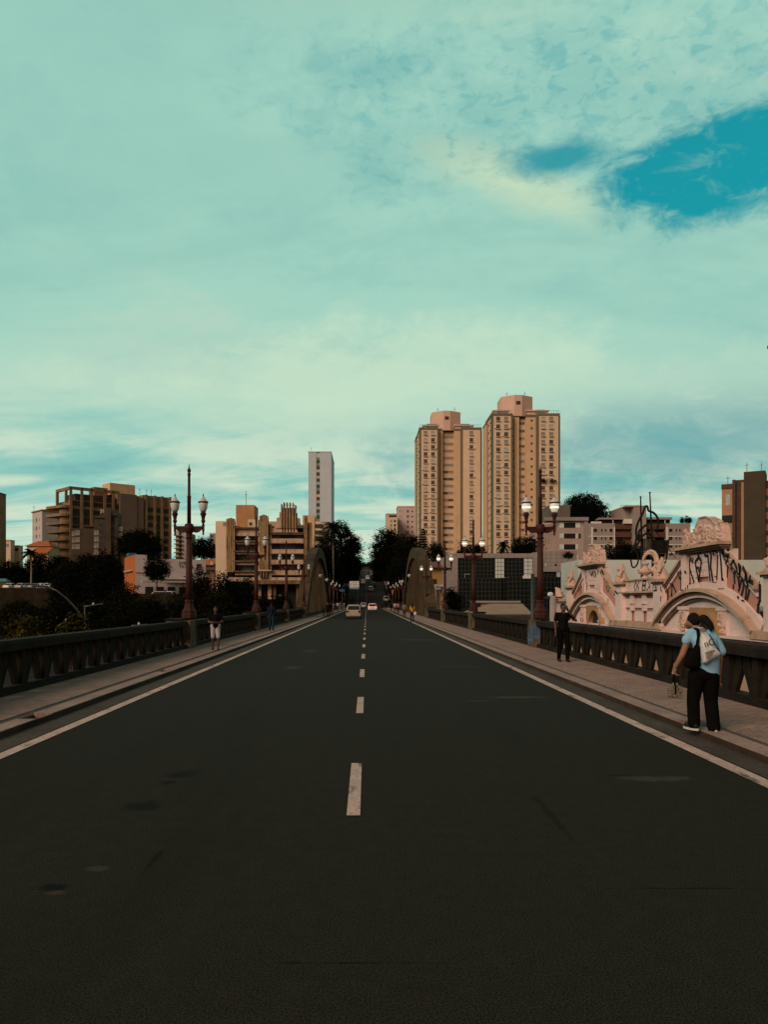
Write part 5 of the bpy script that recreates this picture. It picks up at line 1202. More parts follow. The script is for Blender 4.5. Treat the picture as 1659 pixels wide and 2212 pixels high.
for i, x in enumerate((1474, 1484, 1491)): tree(['spiky pot plant on the condominium roof, left of three', 'spiky pot plant on the condominium roof, middle of three', 'spiky pot plant on the condominium roof, right of three'][i], x, 1117, 1131, 4, 226, M_leaf3, 120 + i, 'roof plants', zg=24.5, trunk=False, name='pot_plant', leaf=.09, cat='plant')
def palm(label, xc, ytop, ycrown, d, hw, seed, zg=None, group='palms', bark=None, tr=.22):
    X = mx(xc, d); zc = mz(ycrown, d); zg = terrain(X, d) - .1 if zg is None else zg; t = thing('palm_tree', label, 'palm', (X, d, zg), 0, group); rnd = random.Random(seed)
    h = zc - zg; mb = MB(); mb.tube([(0, 0, -.2), (.1, 0, h * .5), (0, 0, h)], [tr * 1.3, tr, tr * .9], 8); mb.build('trunk', bark or M_palmbark, t)
    L_ = hw * d / FOC; up = (ycrown - ytop) * d / FOC
    mb = MB()
    for k in range(26):
        a = rnd.uniform(0, 2 * math.pi); el = rnd.uniform(-.35, 1.25); pts = []
        for q in range(7):
            s = q / 6; rr = L_ * s * math.cos(el * .8) * (1.05 - .15 * s); z = up * 1.5 * (math.sin(el) * s - .75 * s * s * (1.0 - .3 * math.sin(el))); pts.append(Vector((rr * math.cos(a), rr * math.sin(a), h + z)))
        for q in range(1, 7):
            p0, p1 = pts[q - 1], pts[q]; dr = (p1 - p0); sd_ = Vector((-math.sin(a), math.cos(a), 0))
            for j in range(4):
                b0 = p0.lerp(p1, j / 4)
                for s2 in (-1, 1):
                    ln = L_ * .34 * (1.1 - q / 8); tip = b0 + sd_ * s2 * ln * .8 + dr.normalized() * ln * .5 + Vector((0, 0, -ln * .55)); w = dr * .30
                    mb.add([b0, b0 + w, tip], [(0, 1, 2)])
    mb.build('fronds', M_leaf3, t)
palm('tall royal palm with pale trunk before the art deco building end', 719, 1114, 1138, 228, 30, 1, tr=.25); palm('dark palm behind the parked cars at far left', 66, 1180, 1194, 214, 26, 2); palm('feathery palm under the taller tower', 1089, 1162, 1180, 172, 20, 3, zg=4)
# norfolk pine
t = thing('pine_tree', 'slim tiered pine before the shorter tower', 'pine', (mx(914, 240), 240, terrain(18, 240)), 0, G4); h = mz(1141, 240) - t.location.z; MB().tube([(0, 0, 0), (0, 0, h)], [.3, .05], 6).build('trunk', M_bark, t); mb = MB(); rnd = random.Random(8)
for k in range(17):
    z = h * (.30 + .70 * k / 17); L_ = (1 - k / 17.5) * 3.6 + .25
    for a in np.linspace(0, 2 * math.pi, 12, endpoint=False):
        a += k * .4; e = Vector((L_ * math.cos(a), L_ * math.sin(a), z + L_ * .18))
        for q in range(5):
            b0 = Vector((0, 0, z)).lerp(e, .25 + q * .17); w = Vector((-math.sin(a), math.cos(a), 0)) * (.5 - .05 * q); mb.add([b0 - w, b0 + Vector((0, 0, .28)) + e.normalized() * .25, b0 + w], [(0, 1, 2)])
mb.build('needles', M_leaf3, t)

for x in (1297, 1375):                                     # plants hanging from two windows of the taller tower
    link('window_plant', crown_mesh('window_plant', 1.1, .5, .55, x, .22, 14, 20, M_leaf3), TALL.t, (TALL.X(Z4(x)), -.5, TALL.Z(Z4y(888))))
# ================================================================== street lamps of the bridge
M_lampred = mat('dark_red_iron', (.042, .0115, .008), .65, .3, 3, .2, fine=.2)
M_globe = mat('milky_glass', (.55, .57, .57), .3, .05, 2, .5)
M_capg = mat('milky_cap', (.46, .50, .50), .35, .05, 2, .5)
M_globe_lit = mat('lit_milky_glass', (.6, .58, .48), .3, .05, 2, .5, emit=((1.0, .93, .72), .28))
M_bulb = mat('glowing_bulb', (.9, .8, .6), .4, .05, 2, .3, emit=((1.0, .9, .68), 1.3))
def make_lamp(lit):
    t = bpy.data.objects.new('street_lamp', None); COL.objects.link(t)
    mb = MB(); mb.lathe([(.30, 0), (.30, .16), (.28, .20), (.29, .27), (.25, .30), (.20, .40), (.155, .58), (.175, .64), (.175, .70), (.14, .72)], (0, 0, 0), 8, math.pi / 8); mb.build('base', M_lampred, t)
    mb = MB(); mb.lathe([(.138, .72), (.13, 1.6), (.108, 3.12)], (0, 0, 0), 16); mb.build('column', M_lampred, t, smooth=True)
    mb = MB(); mb.lathe([(.11, 3.12), (.15, 3.16), (.15, 3.20), (.11, 3.22), (.12, 3.34), (.17, 3.42), (.20, 3.56), (.17, 3.70), (.10, 3.74)], (0, 0, 0), 14); mb.build('capital', M_lampred, t)
    mb = MB(); mb.lathe([(.080, 3.74), (.074, 4.75), (.082, 4.77), (.082, 4.82), (.058, 4.84), (.052, 5.62), (.066, 5.64), (.066, 5.72), (.04, 5.74)], (0, 0, 0), 14); mb.build('upper_shaft', M_lampred, t, smooth=True)
    mb = MB(); mb.lathe([(.03, 5.74), (.060, 5.77), (.074, 5.83), (.060, 5.89), (.03, 5.92), (.022, 5.97), (.006, 6.10)], (0, 0, 0), 12); mb.build('finial', M_lampred, t, smooth=True)
    for s in (-1, 1):
        mb = MB(); mb.box(min(0, s * .60), max(0, s * .60), -.05, .05, 3.56, 3.63)
        P = [(s * .12, 3.40), (s * .30, 3.37), (s * .42, 3.42), (s * .50, 3.50), (s * .58, 3.52)]
        mb.prism([(s * .10, 3.56)] + P + [(s * .60, 3.56)] if s > 0 else ([(s * .10, 3.56)] + P + [(s * .60, 3.56)])[::-1], lambda q: (q[0], -.035, q[1]), lambda q: (q[0], .035, q[1]))
        mb.lathe([(.02, 3.28), (.045, 3.33), (.03, 3.38), (.05, 3.45), (.05, 3.56)], (s * .56, 0, 0), 8); mb.build('arm', M_lampred, t)
        x = s * .56
        ln = MB().lathe([(.05, 3.63), (.07, 3.66), (.04, 3.70), (.05, 3.76), (.085, 3.81), (.085, 3.85), (.06, 3.88), (.085, 4.02), (.12, 4.10), (.12, 4.14), (.09, 4.17), (.10, 4.2)], (x, 0, 0), 12).build('lantern', M_lampred, t)
        MB().lathe([(.095, 4.2), (.135, 4.27), (.165, 4.38), (.178, 4.50), (.178, 4.555)], (x, 0, 0), 16).build('globe', M_globe_lit if lit else M_globe, ln, smooth=True)
        MB().lathe([(.19, 4.545), (.205, 4.56), (.205, 4.585), (.19, 4.60)], (x, 0, 0), 16).build('rim', M_lampred, ln)
        MB().lathe([(.185, 4.60), (.15, 4.64), (.09, 4.71), (.045, 4.79), (.03, 4.81)], (x, 0, 0), 16).build('cap', M_capg, ln, smooth=True)
        MB().lathe([(.03, 4.81), (.022, 4.86), (.01, 4.92)], (x, 0, 0), 8).build('tip', M_darkmetal, ln)
        if lit: MB().ell((x, -.0, 4.40), (.179, .1795, .10)).build('bulb', M_bulb, ln, smooth=True)
    return t
proto_off = make_lamp(False); proto_on = make_lamp(True)
LZ = 1.24
left_l = [(30.4, 'unlit dark red twin lantern street lamp, the largest and nearest on the left'), (48.9, 'unlit dark red twin lantern street lamp, second along the left parapet'), (67.2, 'unlit dark red twin lantern street lamp, third along the left parapet'), (86, 'unlit dark red twin lantern street lamp before the left arch'),
          (147, 'small far dark red street lamp, first past the left arch'), (165, 'small far dark red street lamp, second past the left arch'), (184, 'small far dark red street lamp, third past the left arch')]
right_l = [(11.755, 'dark red street lamp showing only a lantern rim at the right frame edge'), (30.6, 'lit dark red twin lantern street lamp, the largest and nearest on the right'), (49.8, 'lit dark red twin lantern street lamp before the glass office'), (67.9, 'lit dark red twin lantern street lamp, third along the right parapet'),
           (89, 'lit dark red twin lantern street lamp beside the right arch'), (147, 'small far dark red street lamp, first past the right arch'), (165, 'small far dark red street lamp, second past the right arch'), (184, 'small far dark red street lamp, third past the right arch'), (203, 'small far dark red street lamp, last at the right bridge end')]
first = {True: True, False: True}
for lst, X in ((left_l, -7.03), (right_l, 6.92)):
    for d, lab in lst:
        lit = X > 0 and d < 120; pr = proto_on if lit else proto_off
        o = pr if first[lit] else copy_tree(pr); first[lit] = False
        o.location = (X, d, LZ if d < 120 else 1.15); tag(o, lab, 'street lamp', 'twin lantern lamps on the bridge')
for side, d, z, lab in ((-1, 106, 5.3, 'white wall lamp on the inner side of left arch, nearer one'), (-1, 123, 5.2, 'white wall lamp on the inner side of left arch, farther one'), (1, 115, 5.6, 'white wall lamp on the inner side of right arch, nearer one'), (1, 137, 5.3, 'white wall lamp on the inner side of right arch, farther one')):
    t = thing('wall_lamp', lab, 'lamp', (side * 6.72, d, z), 0, 'white lamps on the arches'); mb = MB(); mb.tube([(0, 0, .5), (-side * .3, 0, .6), (-side * .35, 0, .35)], .03, 6); mb.build('bracket', M_darkmetal, t); MB().lathe([(.12, -.1), (.26, .12), (.28, .22), (.1, .35)], (-side * .35, 0, 0), 10).build('lamp_shade', M_globe, t)
# ------------------------------------------------------------------ modern lamps and poles beside the bridge
def mlamp(label, d, path, head, r=.055, hw=.18):
    X = mx(path[0][0], d); zg = terrain(X, d); t = thing('modern_lamp', label, 'street lamp', (X, d, zg), 0, 'slim modern lamps below the bridge')
    P = [(0, 0, 0)] + [(mx(x, d) - X, 0, mz(y, d) - zg) for x, y in path]; mb = MB(); mb.tube(P, r, 7); mb.build('pole', M_metal, t, smooth=True)
    (x0, y0), (x1, y1) = head; mb = MB(); a = Vector((mx(x0, d) - X, 0, mz(y0, d) - zg)); b_ = Vector((mx(x1, d) - X, 0, mz(y1, d) - zg)); L_ = (b_ - a).length
    mb.rings([[a.lerp(b_, s) + Vector((0, w * hw * c, u * .07)) for c, u in ((-1, 0), (-.6, 1), (.6, 1), (1, 0), (.6, -.7), (-.6, -.7))] for s, w in ((0, .4), (.2, .9), (.7, 1), (1, .5))]); mb.build('lamp_head', M_metal, t)
    mb = MB(); c = a.lerp(b_, .45); mb.lathe([(.06, .05), (.06, .16), (.03, .18)], tuple(c), 8); mb.build('sensor', M_globe, t)
mlamp('curved arm grey lamp arching over the left valley trees', 45, [(188.5, 1366), (184, 1350), (176, 1332), (164, 1315), (143, 1292.6), (121.6, 1276), (103, 1268)], ((102, 1267.5), (68, 1266)))
mlamp('straight grey lamp with short raised arm above the left parapet', 48, [(182.4, 1380), (182.4, 1307)], ((184, 1311), (221, 1305)), .05)
mlamp('small curved lamp pole among the yellowish leaves', 40, [(114, 1378), (121, 1358), (129, 1349), (137, 1344)], ((137, 1344), (150, 1343)), .03, .1)
mlamp('flat white lamp head peeking over the left parapet', 42, [(300, 1420), (300, 1354)], ((284, 1353), (318, 1350)), .05)
def pole(label, d, x, yt, yb, r, extra=None):
    X = mx(x, d); zg = terrain(X, d); t = thing('post', label, 'post', (X, d, zg)); MB().tube([(0, 0, -.1), (0, 0, mz(yt, d) - zg)], r, 8).build('shaft', M_metal if r < .12 else M_panel, t, smooth=True); return t, mz(yt, d) - zg
t, h = pole('concrete utility post beside the yellow house', 100, 946.7, 1274, 1320, .22)
t, h = pole('dark post with white security camera left of nearest right lamp', 38, 1151, 1240, 1335, .10); MB().box(-.48, -.1, -.07, .07, h - .22, h - .08).build('security_camera', M_globe, t); MB().tube([(-.15, 0, h - .15), (0, 0, h - .1)], .03, 5).build('bracket', M_metal, t)
t, h = pole('grey post with two short arms right of nearest right lamp', 30, 1195, 1287, 1335, .13); MB().box(-.35, .35, -.05, .05, h - .1, h - .04).build('cross_arm', M_metal, t); MB().ell((-.1, 0, h + .05), (.12, .1, .1)).build('lamp_head', M_globe, t)
# ------------------------------------------------------------------ signs and signals
M_signw = mat('sign_white', (.55, .52, .50), .6, .05); M_signb = mat('sign_blue', (.01, .10, .20), .6, .05); M_signk = mat('sign_ink', (.04, .04, .045), .6, .05)
d = 166.0; X = mx(739, d); t = thing('road_sign', 'white direction sign with blue strip on a curved arm over the left lane', 'sign', (X, d, .1))
def l(x, y): return (mx(x, d) - X, mz(y, d) - .1)
mb = MB(); P = [(0, 0)] + [l(x, y) for x, y in ((739, 1272), (741, 1266), (747, 1262), (756, 1261))]; mb.tube([(p[0], 0, p[1]) for p in P], .07, 7); mb.build('pole', M_metal, t)
(x0, z1), (x1, z0) = l(755, 1255.5), l(775.5, 1269); mb = MB(); mb.box(x0, x1, -.08, -.03, z0, z1); mb.build('panel', M_signw, t); z2 = l(0, 1273)[1]; mb = MB(); mb.box(x0 - .05, x1, -.09, -.03, z2, z0 - .01); mb.build('blue_strip', M_signb, t)
mb = MB(); h = z1 - z0
for k, (a, b_) in enumerate(((.28, .8), (.32, .9), (.36, .92))): zz = z1 - h * (.22 + .27 * k); w = x1 - x0; mb.box(x0 + w * a, x0 + w * b_, -.085, -.08, zz - .09, zz)
mb.box(x0 + .22, x0 + .32, -.085, -.08, z0 + .2, z0 + h * .7); mb.box(x0 + .14, x0 + .22, -.085, -.08, z0 + h * .5, z0 + h * .58); mb.build('lettering', M_signk, t)
mb = MB()
for k in range(4): a = x0 + .25 + k * .45; mb.box(a, a + .2, -.095, -.09, z2 + .1, z2 + .22)
mb.build('symbols', M_signw, t)
d = 158.0; X = mx(738.5, d); t = thing('street_sign', 'small blue street name plate on a thin post at left', 'sign', (X, d, .1)); MB().tube([(0, 0, 0), (0, 0, mz(1273, d) - .1)], .04, 6).build('post', M_metal, t); MB().box(mx(733.5, d) - X, mx(744, d) - X, -.06, -.041, mz(1277.8, d) - .1, mz(1273.2, d) - .1).build('plate', M_signb, t)
d = 112.0; X = mx(946, d); t = thing('shop_sign', 'small white board with black arrows right of the right arch', 'sign', (X, d, terrain(X, d))); zg = t.location.z; MB().tube([(0, 0, 0), (0, 0, mz(1265, d) - zg)], .07, 6).build('post', M_metal, t); MB().box(mx(940, d) - X, mx(953, d) - X, -.14, -.08, mz(1273, d) - zg, mz(1262, d) - zg).build('board', M_signw, t); MB().box(mx(940, d) - X, mx(953, d) - X, -.13, -.08, mz(1276, d) - zg, mz(1273.3, d) - zg).build('blue_strip', M_signb, t)
mb = MB(); a = mx(941.5, d) - X; b_ = mz(1270, d) - zg; mb.prism([(a, b_), (a + .35, b_ - .02), (a + .18, b_ + .35)], lambda q: (q[0], -.15, q[1]), lambda q: (q[0], -.141, q[1])); mb.box(a + .45, a + .75, -.15, -.141, b_, b_ + .12); mb.build('arrow', M_signk, t)
M_red = mat('red_signal', (.5, .08, .03), .5, .05, emit=((1, .15, .05), .25)); M_yel = mat('yellow_signal', (.4, .22, .05), .6, .1)
for x, yt, d, lab, m in ((829, 1228, 300, 'dark traffic signal on the right side of the hill road', M_yel), (848, 1276, 196, 'orange and white traffic signal near the right bridge end', M_red)):
    X = mx(x, d); zg = terrain(X, d) + .2; t = thing('traffic_light', lab, 'traffic light', (X, d, zg), 0, 'traffic lights'); h = mz(yt, d) - zg; MB().tube([(0, 0, -.3), (0, 0, h)], .07, 6).build('pole', M_metal, t); MB().box(-.25, .25, -.3, -.05, h - .9, h + .3).build('housing', M_darkmetal, t)
    for k in range(3): MB().lathe([(.14, 0), (.14, .03)], (0, 0, 0), 10).build('lens', m, t, loc=(0, -.31, h - .7 + k * .38)).rotation_euler = (R(90), 0, 0)
d = 214; X = mx(838.5, d); zg = terrain(X, d); t = thing('street_sign', 'small blue and white sign on a post right of the hill road', 'sign', (X, d, zg)); h = mz(1256, d) - zg; MB().tube([(0, 0, -.3), (0, 0, h)], .05, 6).build('post', M_metal, t); MB().box(-.35, .35, -.08, -.051, h - .9, h).build('plate', M_signb, t); MB().box(-.18, .18, -.09, -.081, h - .7, h - .2).build('symbol', M_signw, t)
# ================================================================== cars
M_tyre = mat('tyre', (.015, .015, .015), .9, .1); M_rim = mat('wheel_rim', (.25, .25, .25), .4, .1, metal=.6); M_cglass = mat('car_glass', (.018, .020, .022), .08, .2, 1, .5)
M_tail = mat('tail_light', (.11, .014, .010), .3, .1); M_taillit = mat('lit_tail_light', (.6, .05, .03), .3, .1, emit=((1, .12, .05), 2.2)); M_trim = mat('black_plastic', (.02, .02, .02), .7, .1); M_plate = mat('number_plate', (.35, .35, .34), .6, .05)
def paint(name, c): return mat(name, c, .28, .04, .5, .5)
P_champ = paint('champagne_paint', (.30, .26, .20)); P_white = paint('white_paint', (.60, .60, .60)); P_silver = paint('silver_paint', (.38, .38, .38)); P_grey = paint('grey_paint', (.12, .13, .15)); P_black = paint('black_car_paint', (.02, .02, .022)); P_red = paint('dark_red_paint', (.18, .03, .02)); P_blue = paint('blue_grey_paint', (.10, .14, .20))
def rr(hx, hy0, hy1, r, z, n=4):
    out = []
    for cx, cy, a0 in ((hx - r, hy1 - r, 0), (-hx + r, hy1 - r, 90), (-hx + r, hy0 + r, 180), (hx - r, hy0 + r, 270)):
        for k in range(n + 1): a = R(a0 + 90 * k / n); out.append((cx + r * math.cos(a), cy + r * math.sin(a), z))
    return out
def make_car(p, w=1.66, L_=4.1, h=1.48, kind='hatch', lit=False):
    t = bpy.data.objects.new('car', None); COL.objects.link(t); hw = w / 2; y0, y1 = -L_ / 2, L_ / 2          # rear faces -Y
    pick = kind == 'pickup'
    mb = MB(); mb.rings([rr(hw * .90, y0 + .12, y1 - .10, .18, .20), rr(hw * .97, y0 + .02, y1 - .02, .22, .34), rr(hw, y0, y1, .24, .55), rr(hw * .985, y0 + .03, y1 - .10, .24, .78), rr(hw * .94, y0 + .08, y1 - .30, .24, .92), rr(hw * .88, y0 + .12, y1 - .8, .2, .96)])
    ca, cb = {'hatch': (y0 + .10, y1 - 1.0), 'sedan': (y0 + .75, y1 - 1.05), 'van': (y0 + .05, y1 - .7), 'pickup': (y0 + 1.75, y1 - 1.1)}[kind]
    sl = {'hatch': .38, 'sedan': .65, 'van': .15, 'pickup': .25}[kind]
    z0 = .90
    mb.rings([rr(hw * .93, ca, cb, .16, z0), rr(hw * .86, ca + sl * .55, cb - .45, .16, z0 + (h - z0) * .62), rr(hw * .78, ca + sl * .9, cb - .72, .2, h - .05), rr(hw * .66, ca + sl + .12, cb - .95, .25, h)])
    mb.build('body', p, t, smooth=False)
    def cab(zf): # half width and rear / front y of the cabin at height fraction
        f = zf; return hw * (.93 - .07 * min(1, f / .62) - max(0, f - .62) * .22), ca + sl * .55 * min(1, f / .62) + max(0, f - .62) * sl, cb - .45 * min(1, f / .62) - max(0, f - .62) * .75
    H_ = h - z0; e = .012
    a, b_ = cab(.12), cab(.80); g = MB(); g.quad((-a[0] + .12, a[1] - e, z0 + H_ * .12), (a[0] - .12, a[1] - e, z0 + H_ * .12), (b_[0] - .10, b_[1] - e, z0 + H_ * .80), (-b_[0] + .10, b_[1] - e, z0 + H_ * .80)); g.build('rear_window', M_cglass, t)
    g = MB(); g.quad((-a[0] + .12, a[2] + e, z0 + H_ * .12), (a[0] - .12, a[2] + e, z0 + H_ * .12), (b_[0] - .10, b_[2] + e, z0 + H_ * .80), (-b_[0] + .10, b_[2] + e, z0 + H_ * .80)); g.build('windscreen', M_cglass, t)
    for s in (-1, 1):
        g = MB(); g.quad((s * (a[0] + e), a[1] + .28, z0 + H_ * .12), (s * (a[0] + e), a[2] - .22, z0 + H_ * .12), (s * (b_[0] + e), b_[2] - .18, z0 + H_ * .80), (s * (b_[0] + e), b_[1] + .22, z0 + H_ * .80)); g.build('side_window', M_cglass, t)
        MB().box(min(s * hw * .62, s * hw * .955), max(s * hw * .62, s * hw * .955), y0 + (.0 if kind != 'van' else .02), y0 + .14, .66, .90).build('tail_light', M_taillit if lit else M_tail, t)
        MB().box(min(s * hw * .5, s * hw * .9), max(s * hw * .5, s * hw * .9), y1 - .16, y1 - .01, .58, .74).build('headlight', M_globe, t)
        MB().box(min(s * (hw - .05), s * (hw + .14)), max(s * (hw - .05), s * (hw + .14)), cb - .55, cb - .42, .92, 1.05).build('wing_mirror', M_trim, t)
        for yw in (y0 + .72, y1 - .80):
            wh = MB(); rings = []
            for x, r in ((-.09, .24), (-.09, .29), (-.06, .305), (.06, .305), (.09, .29), (.09, .24)): rings.append([(s * (hw - .11) + x, yw + r * math.cos(2 * math.pi * k / 16), .305 + r * math.sin(2 * math.pi * k / 16)) for k in range(16)])
            wh.rings(rings); wo = wh.build('wheel', M_tyre, t); rm = MB(); rm.rings([[(s * (hw - .11) + s * x, yw + .2 * math.cos(2 * math.pi * k / 12), .305 + .2 * math.sin(2 * math.pi * k / 12)) for k in range(12)] for x in (.085, .097)]); rm.build('rim', M_rim, wo)
    bp = MB(); bp.rings([rr(hw * .96, y0 - .03, y0 + .3, .1, z) for z in (.30, .34, .52, .56)]); bp.build('bumper', M_trim if pick else p, t); MB().box(-.22, .22, y0 - .045, y0 - .031, .40, .52).build('number_plate', M_plate, t)
    MB().box(-hw * .92, hw * .92, y0 + .05, y1 - .1, .13, .205).build('underbody', M_trim, t)
    if lit: MB().box(-.16, .16, ca + sl * .8 - .02, ca + sl * .8 + .08, h - .13, h - .07).build('brake_light', M_taillit, t)
    if pick: MB().box(-hw * .8, hw * .8, y0 + .15, ca - .05, .93, .975).build('load_bed', M_trim, t)
    return t
def z_road(y): return interp(y, ROAD) if y > 215 else 0.
def place(o, label, X, Y, Z, rz=0., slope=0., group=None, cat='car'):
    o.location = (X, Y, Z); o.rotation_euler = (R(slope), 0, R(rz)); tag(o, label, cat, group)
g = 'cars on the bridge and hill road'
place(make_car(P_champ, 1.66, 4.2, 1.52, 'hatch'), 'dusty champagne hatchback driving away in the left lane, nearest car on the bridge', mx(763.8, 84.6), 86, 0, 0, 0, g)
place(make_car(P_white, 1.74, 4.1, 1.50, 'hatch', True), 'white hatchback with glowing brake lights right of the centre line', mx(804.5, 147), 148.5, 0, 0, 0, g)
place(make_car(P_silver, 1.72, 4.5, 1.52, 'pickup'), 'silver pickup partly hidden behind the champagne hatchback', mx(785, 206), 207, 0, 0, 0, g, 'pickup')
tp = {}
def again(key, *a):
    if key not in tp: tp[key] = make_car(*a); return tp[key]
    return copy_tree(tp[key])
up = 4.5
for x, d, key, args, lab in ((801, 270, 'w', (P_white, 1.72, 4.1, 1.50, 'hatch'), 'white hatchback climbing the hill, nearest on the slope'), (784.4, 297, 's', (P_silver, 1.68, 4.1, 1.48, 'hatch'), 'silver hatchback on the hill beside the direction sign'), (794.4, 318, 'w', None, 'white car on the hill, beyond the silver hatchback'),
                             (806.5, 287, 'k', (P_black, 1.7, 4.3, 1.46, 'sedan'), 'black car on the hill just behind the nearest white one'), (803.5, 352, 'v', (P_grey, 1.75, 4.6, 2.0, 'van'), 'dark boxy van highest on the hill road')):
    o = again(key, *(args or (P_white, 1.72, 4.1, 1.50, 'hatch'))); X = mx(x, d); sl = math.degrees(math.atan2(z_road(d + 2) - z_road(d - 2), 4)); place(o, lab, X, d, z_road(d) + .02, 0, sl, g, 'van' if key == 'v' else 'car')
g2 = 'cars parked along the hill'
for x, d, key, args, lab in ((817, 338, 'w', None, 'white car parked at the right kerb, higher on the hill'), (822.5, 314, 'b', (P_blue, 1.7, 4.2, 1.47, 'hatch'), 'blue-grey car parked at the right kerb below the white one'), (834, 238, 'p', (P_silver, 1.75, 4.6, 1.6, 'pickup'), 'silver vehicle parked at right kerb near the foot of the hill'), (751, 318, 'y', (P_grey, 1.72, 4.3, 1.6, 'van'), 'dark van with yellow lights parked at the left of the hill'), (745, 275, 'k', None, 'dark car parked under the left avenue trees')):
    o = again(key, *(args or ((P_white, 1.72, 4.1, 1.50, 'hatch') if key == 'w' else (P_black, 1.7, 4.3, 1.46, 'sedan')))); X = max(-6.1, min(6.1, mx(x, d))); sl = math.degrees(math.atan2(z_road(d + 2) - z_road(d - 2), 4)); place(o, lab, X, d, z_road(d) + .02, 0, sl, g2, 'car')
g3 = 'cars parked on the left terrace'
for i, (x, col, lab) in enumerate(((19, ('w', P_white), 'white car first in the row on the left terrace'), (43, ('s', P_silver), 'silver car second in the row on the left terrace'), (60, ('gr', P_grey), 'grey car third in the row on the left terrace'), (73, ('b', P_blue), 'blue-grey car fourth in the row on the left terrace'), (88, ('s', P_silver), 'silver car fifth in the row on the left terrace'), (102, ('w', P_white), 'white car last in the row on the left terrace'))):
    o = again(col[0], col[1], 1.7, 4.1, 1.48, 'hatch'); d = 193.5; place(o, lab, mx(x, d), d, 5.0, 180 + 6 * (i % 3), 0, g3)
b_ = Vector((mx(4, 196), 196, 4.9)); t = thing('bus_shelter', 'small kiosk with bluish roof at the left edge of the terrace', 'kiosk', tuple(b_)); MB().box(-1.5, 1.5, -1, 1, 0, 2.0).build('booth', mat('brown_wood', (.10, .055, .02), .9, .2), t); mb = MB(); mb.add([(-1.8, -1.3, 2.01), (1.8, -1.3, 2.01), (1.8, 1.3, 2.01), (-1.8, 1.3, 2.01), (-1, -.2, 2.8), (1, -.2, 2.8), (1, .2, 2.8), (-1, .2, 2.8)], [(3, 2, 1, 0), (4, 5, 6, 7), (0, 1, 5, 4), (1, 2, 6, 5), (2, 3, 7, 6), (3, 0, 4, 7)]); mb.build('roof', mat('teal_roof', (.05, .16, .18), .7, .15), t)
g4 = 'cars parked below the graffiti building'
for x, col, lab in ((337, ('s', P_silver), 'silver car parked before the white graffiti building'), (353, ('gr', P_grey), 'grey car parked before the white graffiti building, middle of three'), (366, ('w', P_white), 'white car parked nearest the left lamp column')):
    o = again(col[0], col[1], 1.7, 4.1, 1.48, 'hatch'); d = 156; place(o, lab, mx(x, d), d, 2.46, 96 if x < 350 else 175, 0, g4)
# ================================================================== people
M_skin = mat('dark_skin', (.085, .042, .024), .6, .08, 6, .3); M_skin2 = mat('brown_skin', (.24, .12, .07), .6, .08, 6, .3); M_hair = mat('black_hair', (.007, .0055, .005), .85, .3, 20, .12); M_eye = mat('eye', (.02, .02, .02), .2, .1)
def cloth(name, c, v=.12): return mat(name, tuple(q * (.45 if max(c) < .03 else .85) for q in c), .95, v, 7, .03, bump=.25)
M_shoe = mat('black_shoe', (.012, .012, .012), .7, .2); M_sole = mat('white_sole', (.50, .50, .48), .7, .08)
V = Vector
def hand(mb, wrist, dirv, side, s=1.0, curl=.35, fwd=V((0, 1, 0))):
    """palm, four bent fingers of different length and a thumb leaving the side of the palm; side = thumb side vector"""
    d = V(dirv).normalized(); sv_ = V(side).normalized(); nrm = d.cross(sv_).normalized(); w = V(wrist)
    mb.capsule(w, .026 * s, w + d * .04 * s, .030 * s)
    for k, (off, ln) in enumerate(((.027, .070), (.009, .079), (-.009, .073), (-.026, .056))):
        k0 = w + d * .035 * s + sv_ * off * s; k1 = w + d * .088 * s + sv_ * off * 1.15 * s; mb.capsule(k0, .013 * s, k1, .0115 * s)
        b1 = k1 + (d * math.cos(curl) + nrm * math.sin(curl)) * ln * .5 * s; b2 = b1 + (d * math.cos(curl * 2.2) + nrm * math.sin(curl * 2.2)) * ln * .5 * s
        mb.capsule(k1, .0105 * s, b1, .0095 * s); mb.capsule(b1, .0095 * s, b2, .008 * s)
    t0 = w + d * .025 * s + sv_ * .028 * s; t1 = t0 + (d * .6 + sv_ * .7 + nrm * .25).normalized() * .045 * s; t2 = t1 + (d * .9 + sv_ * .15 + nrm * .3).normalized() * .034 * s
    mb.capsule(t0, .014 * s, t1, .011 * s); mb.capsule(t1, .011 * s, t2, .009 * s)
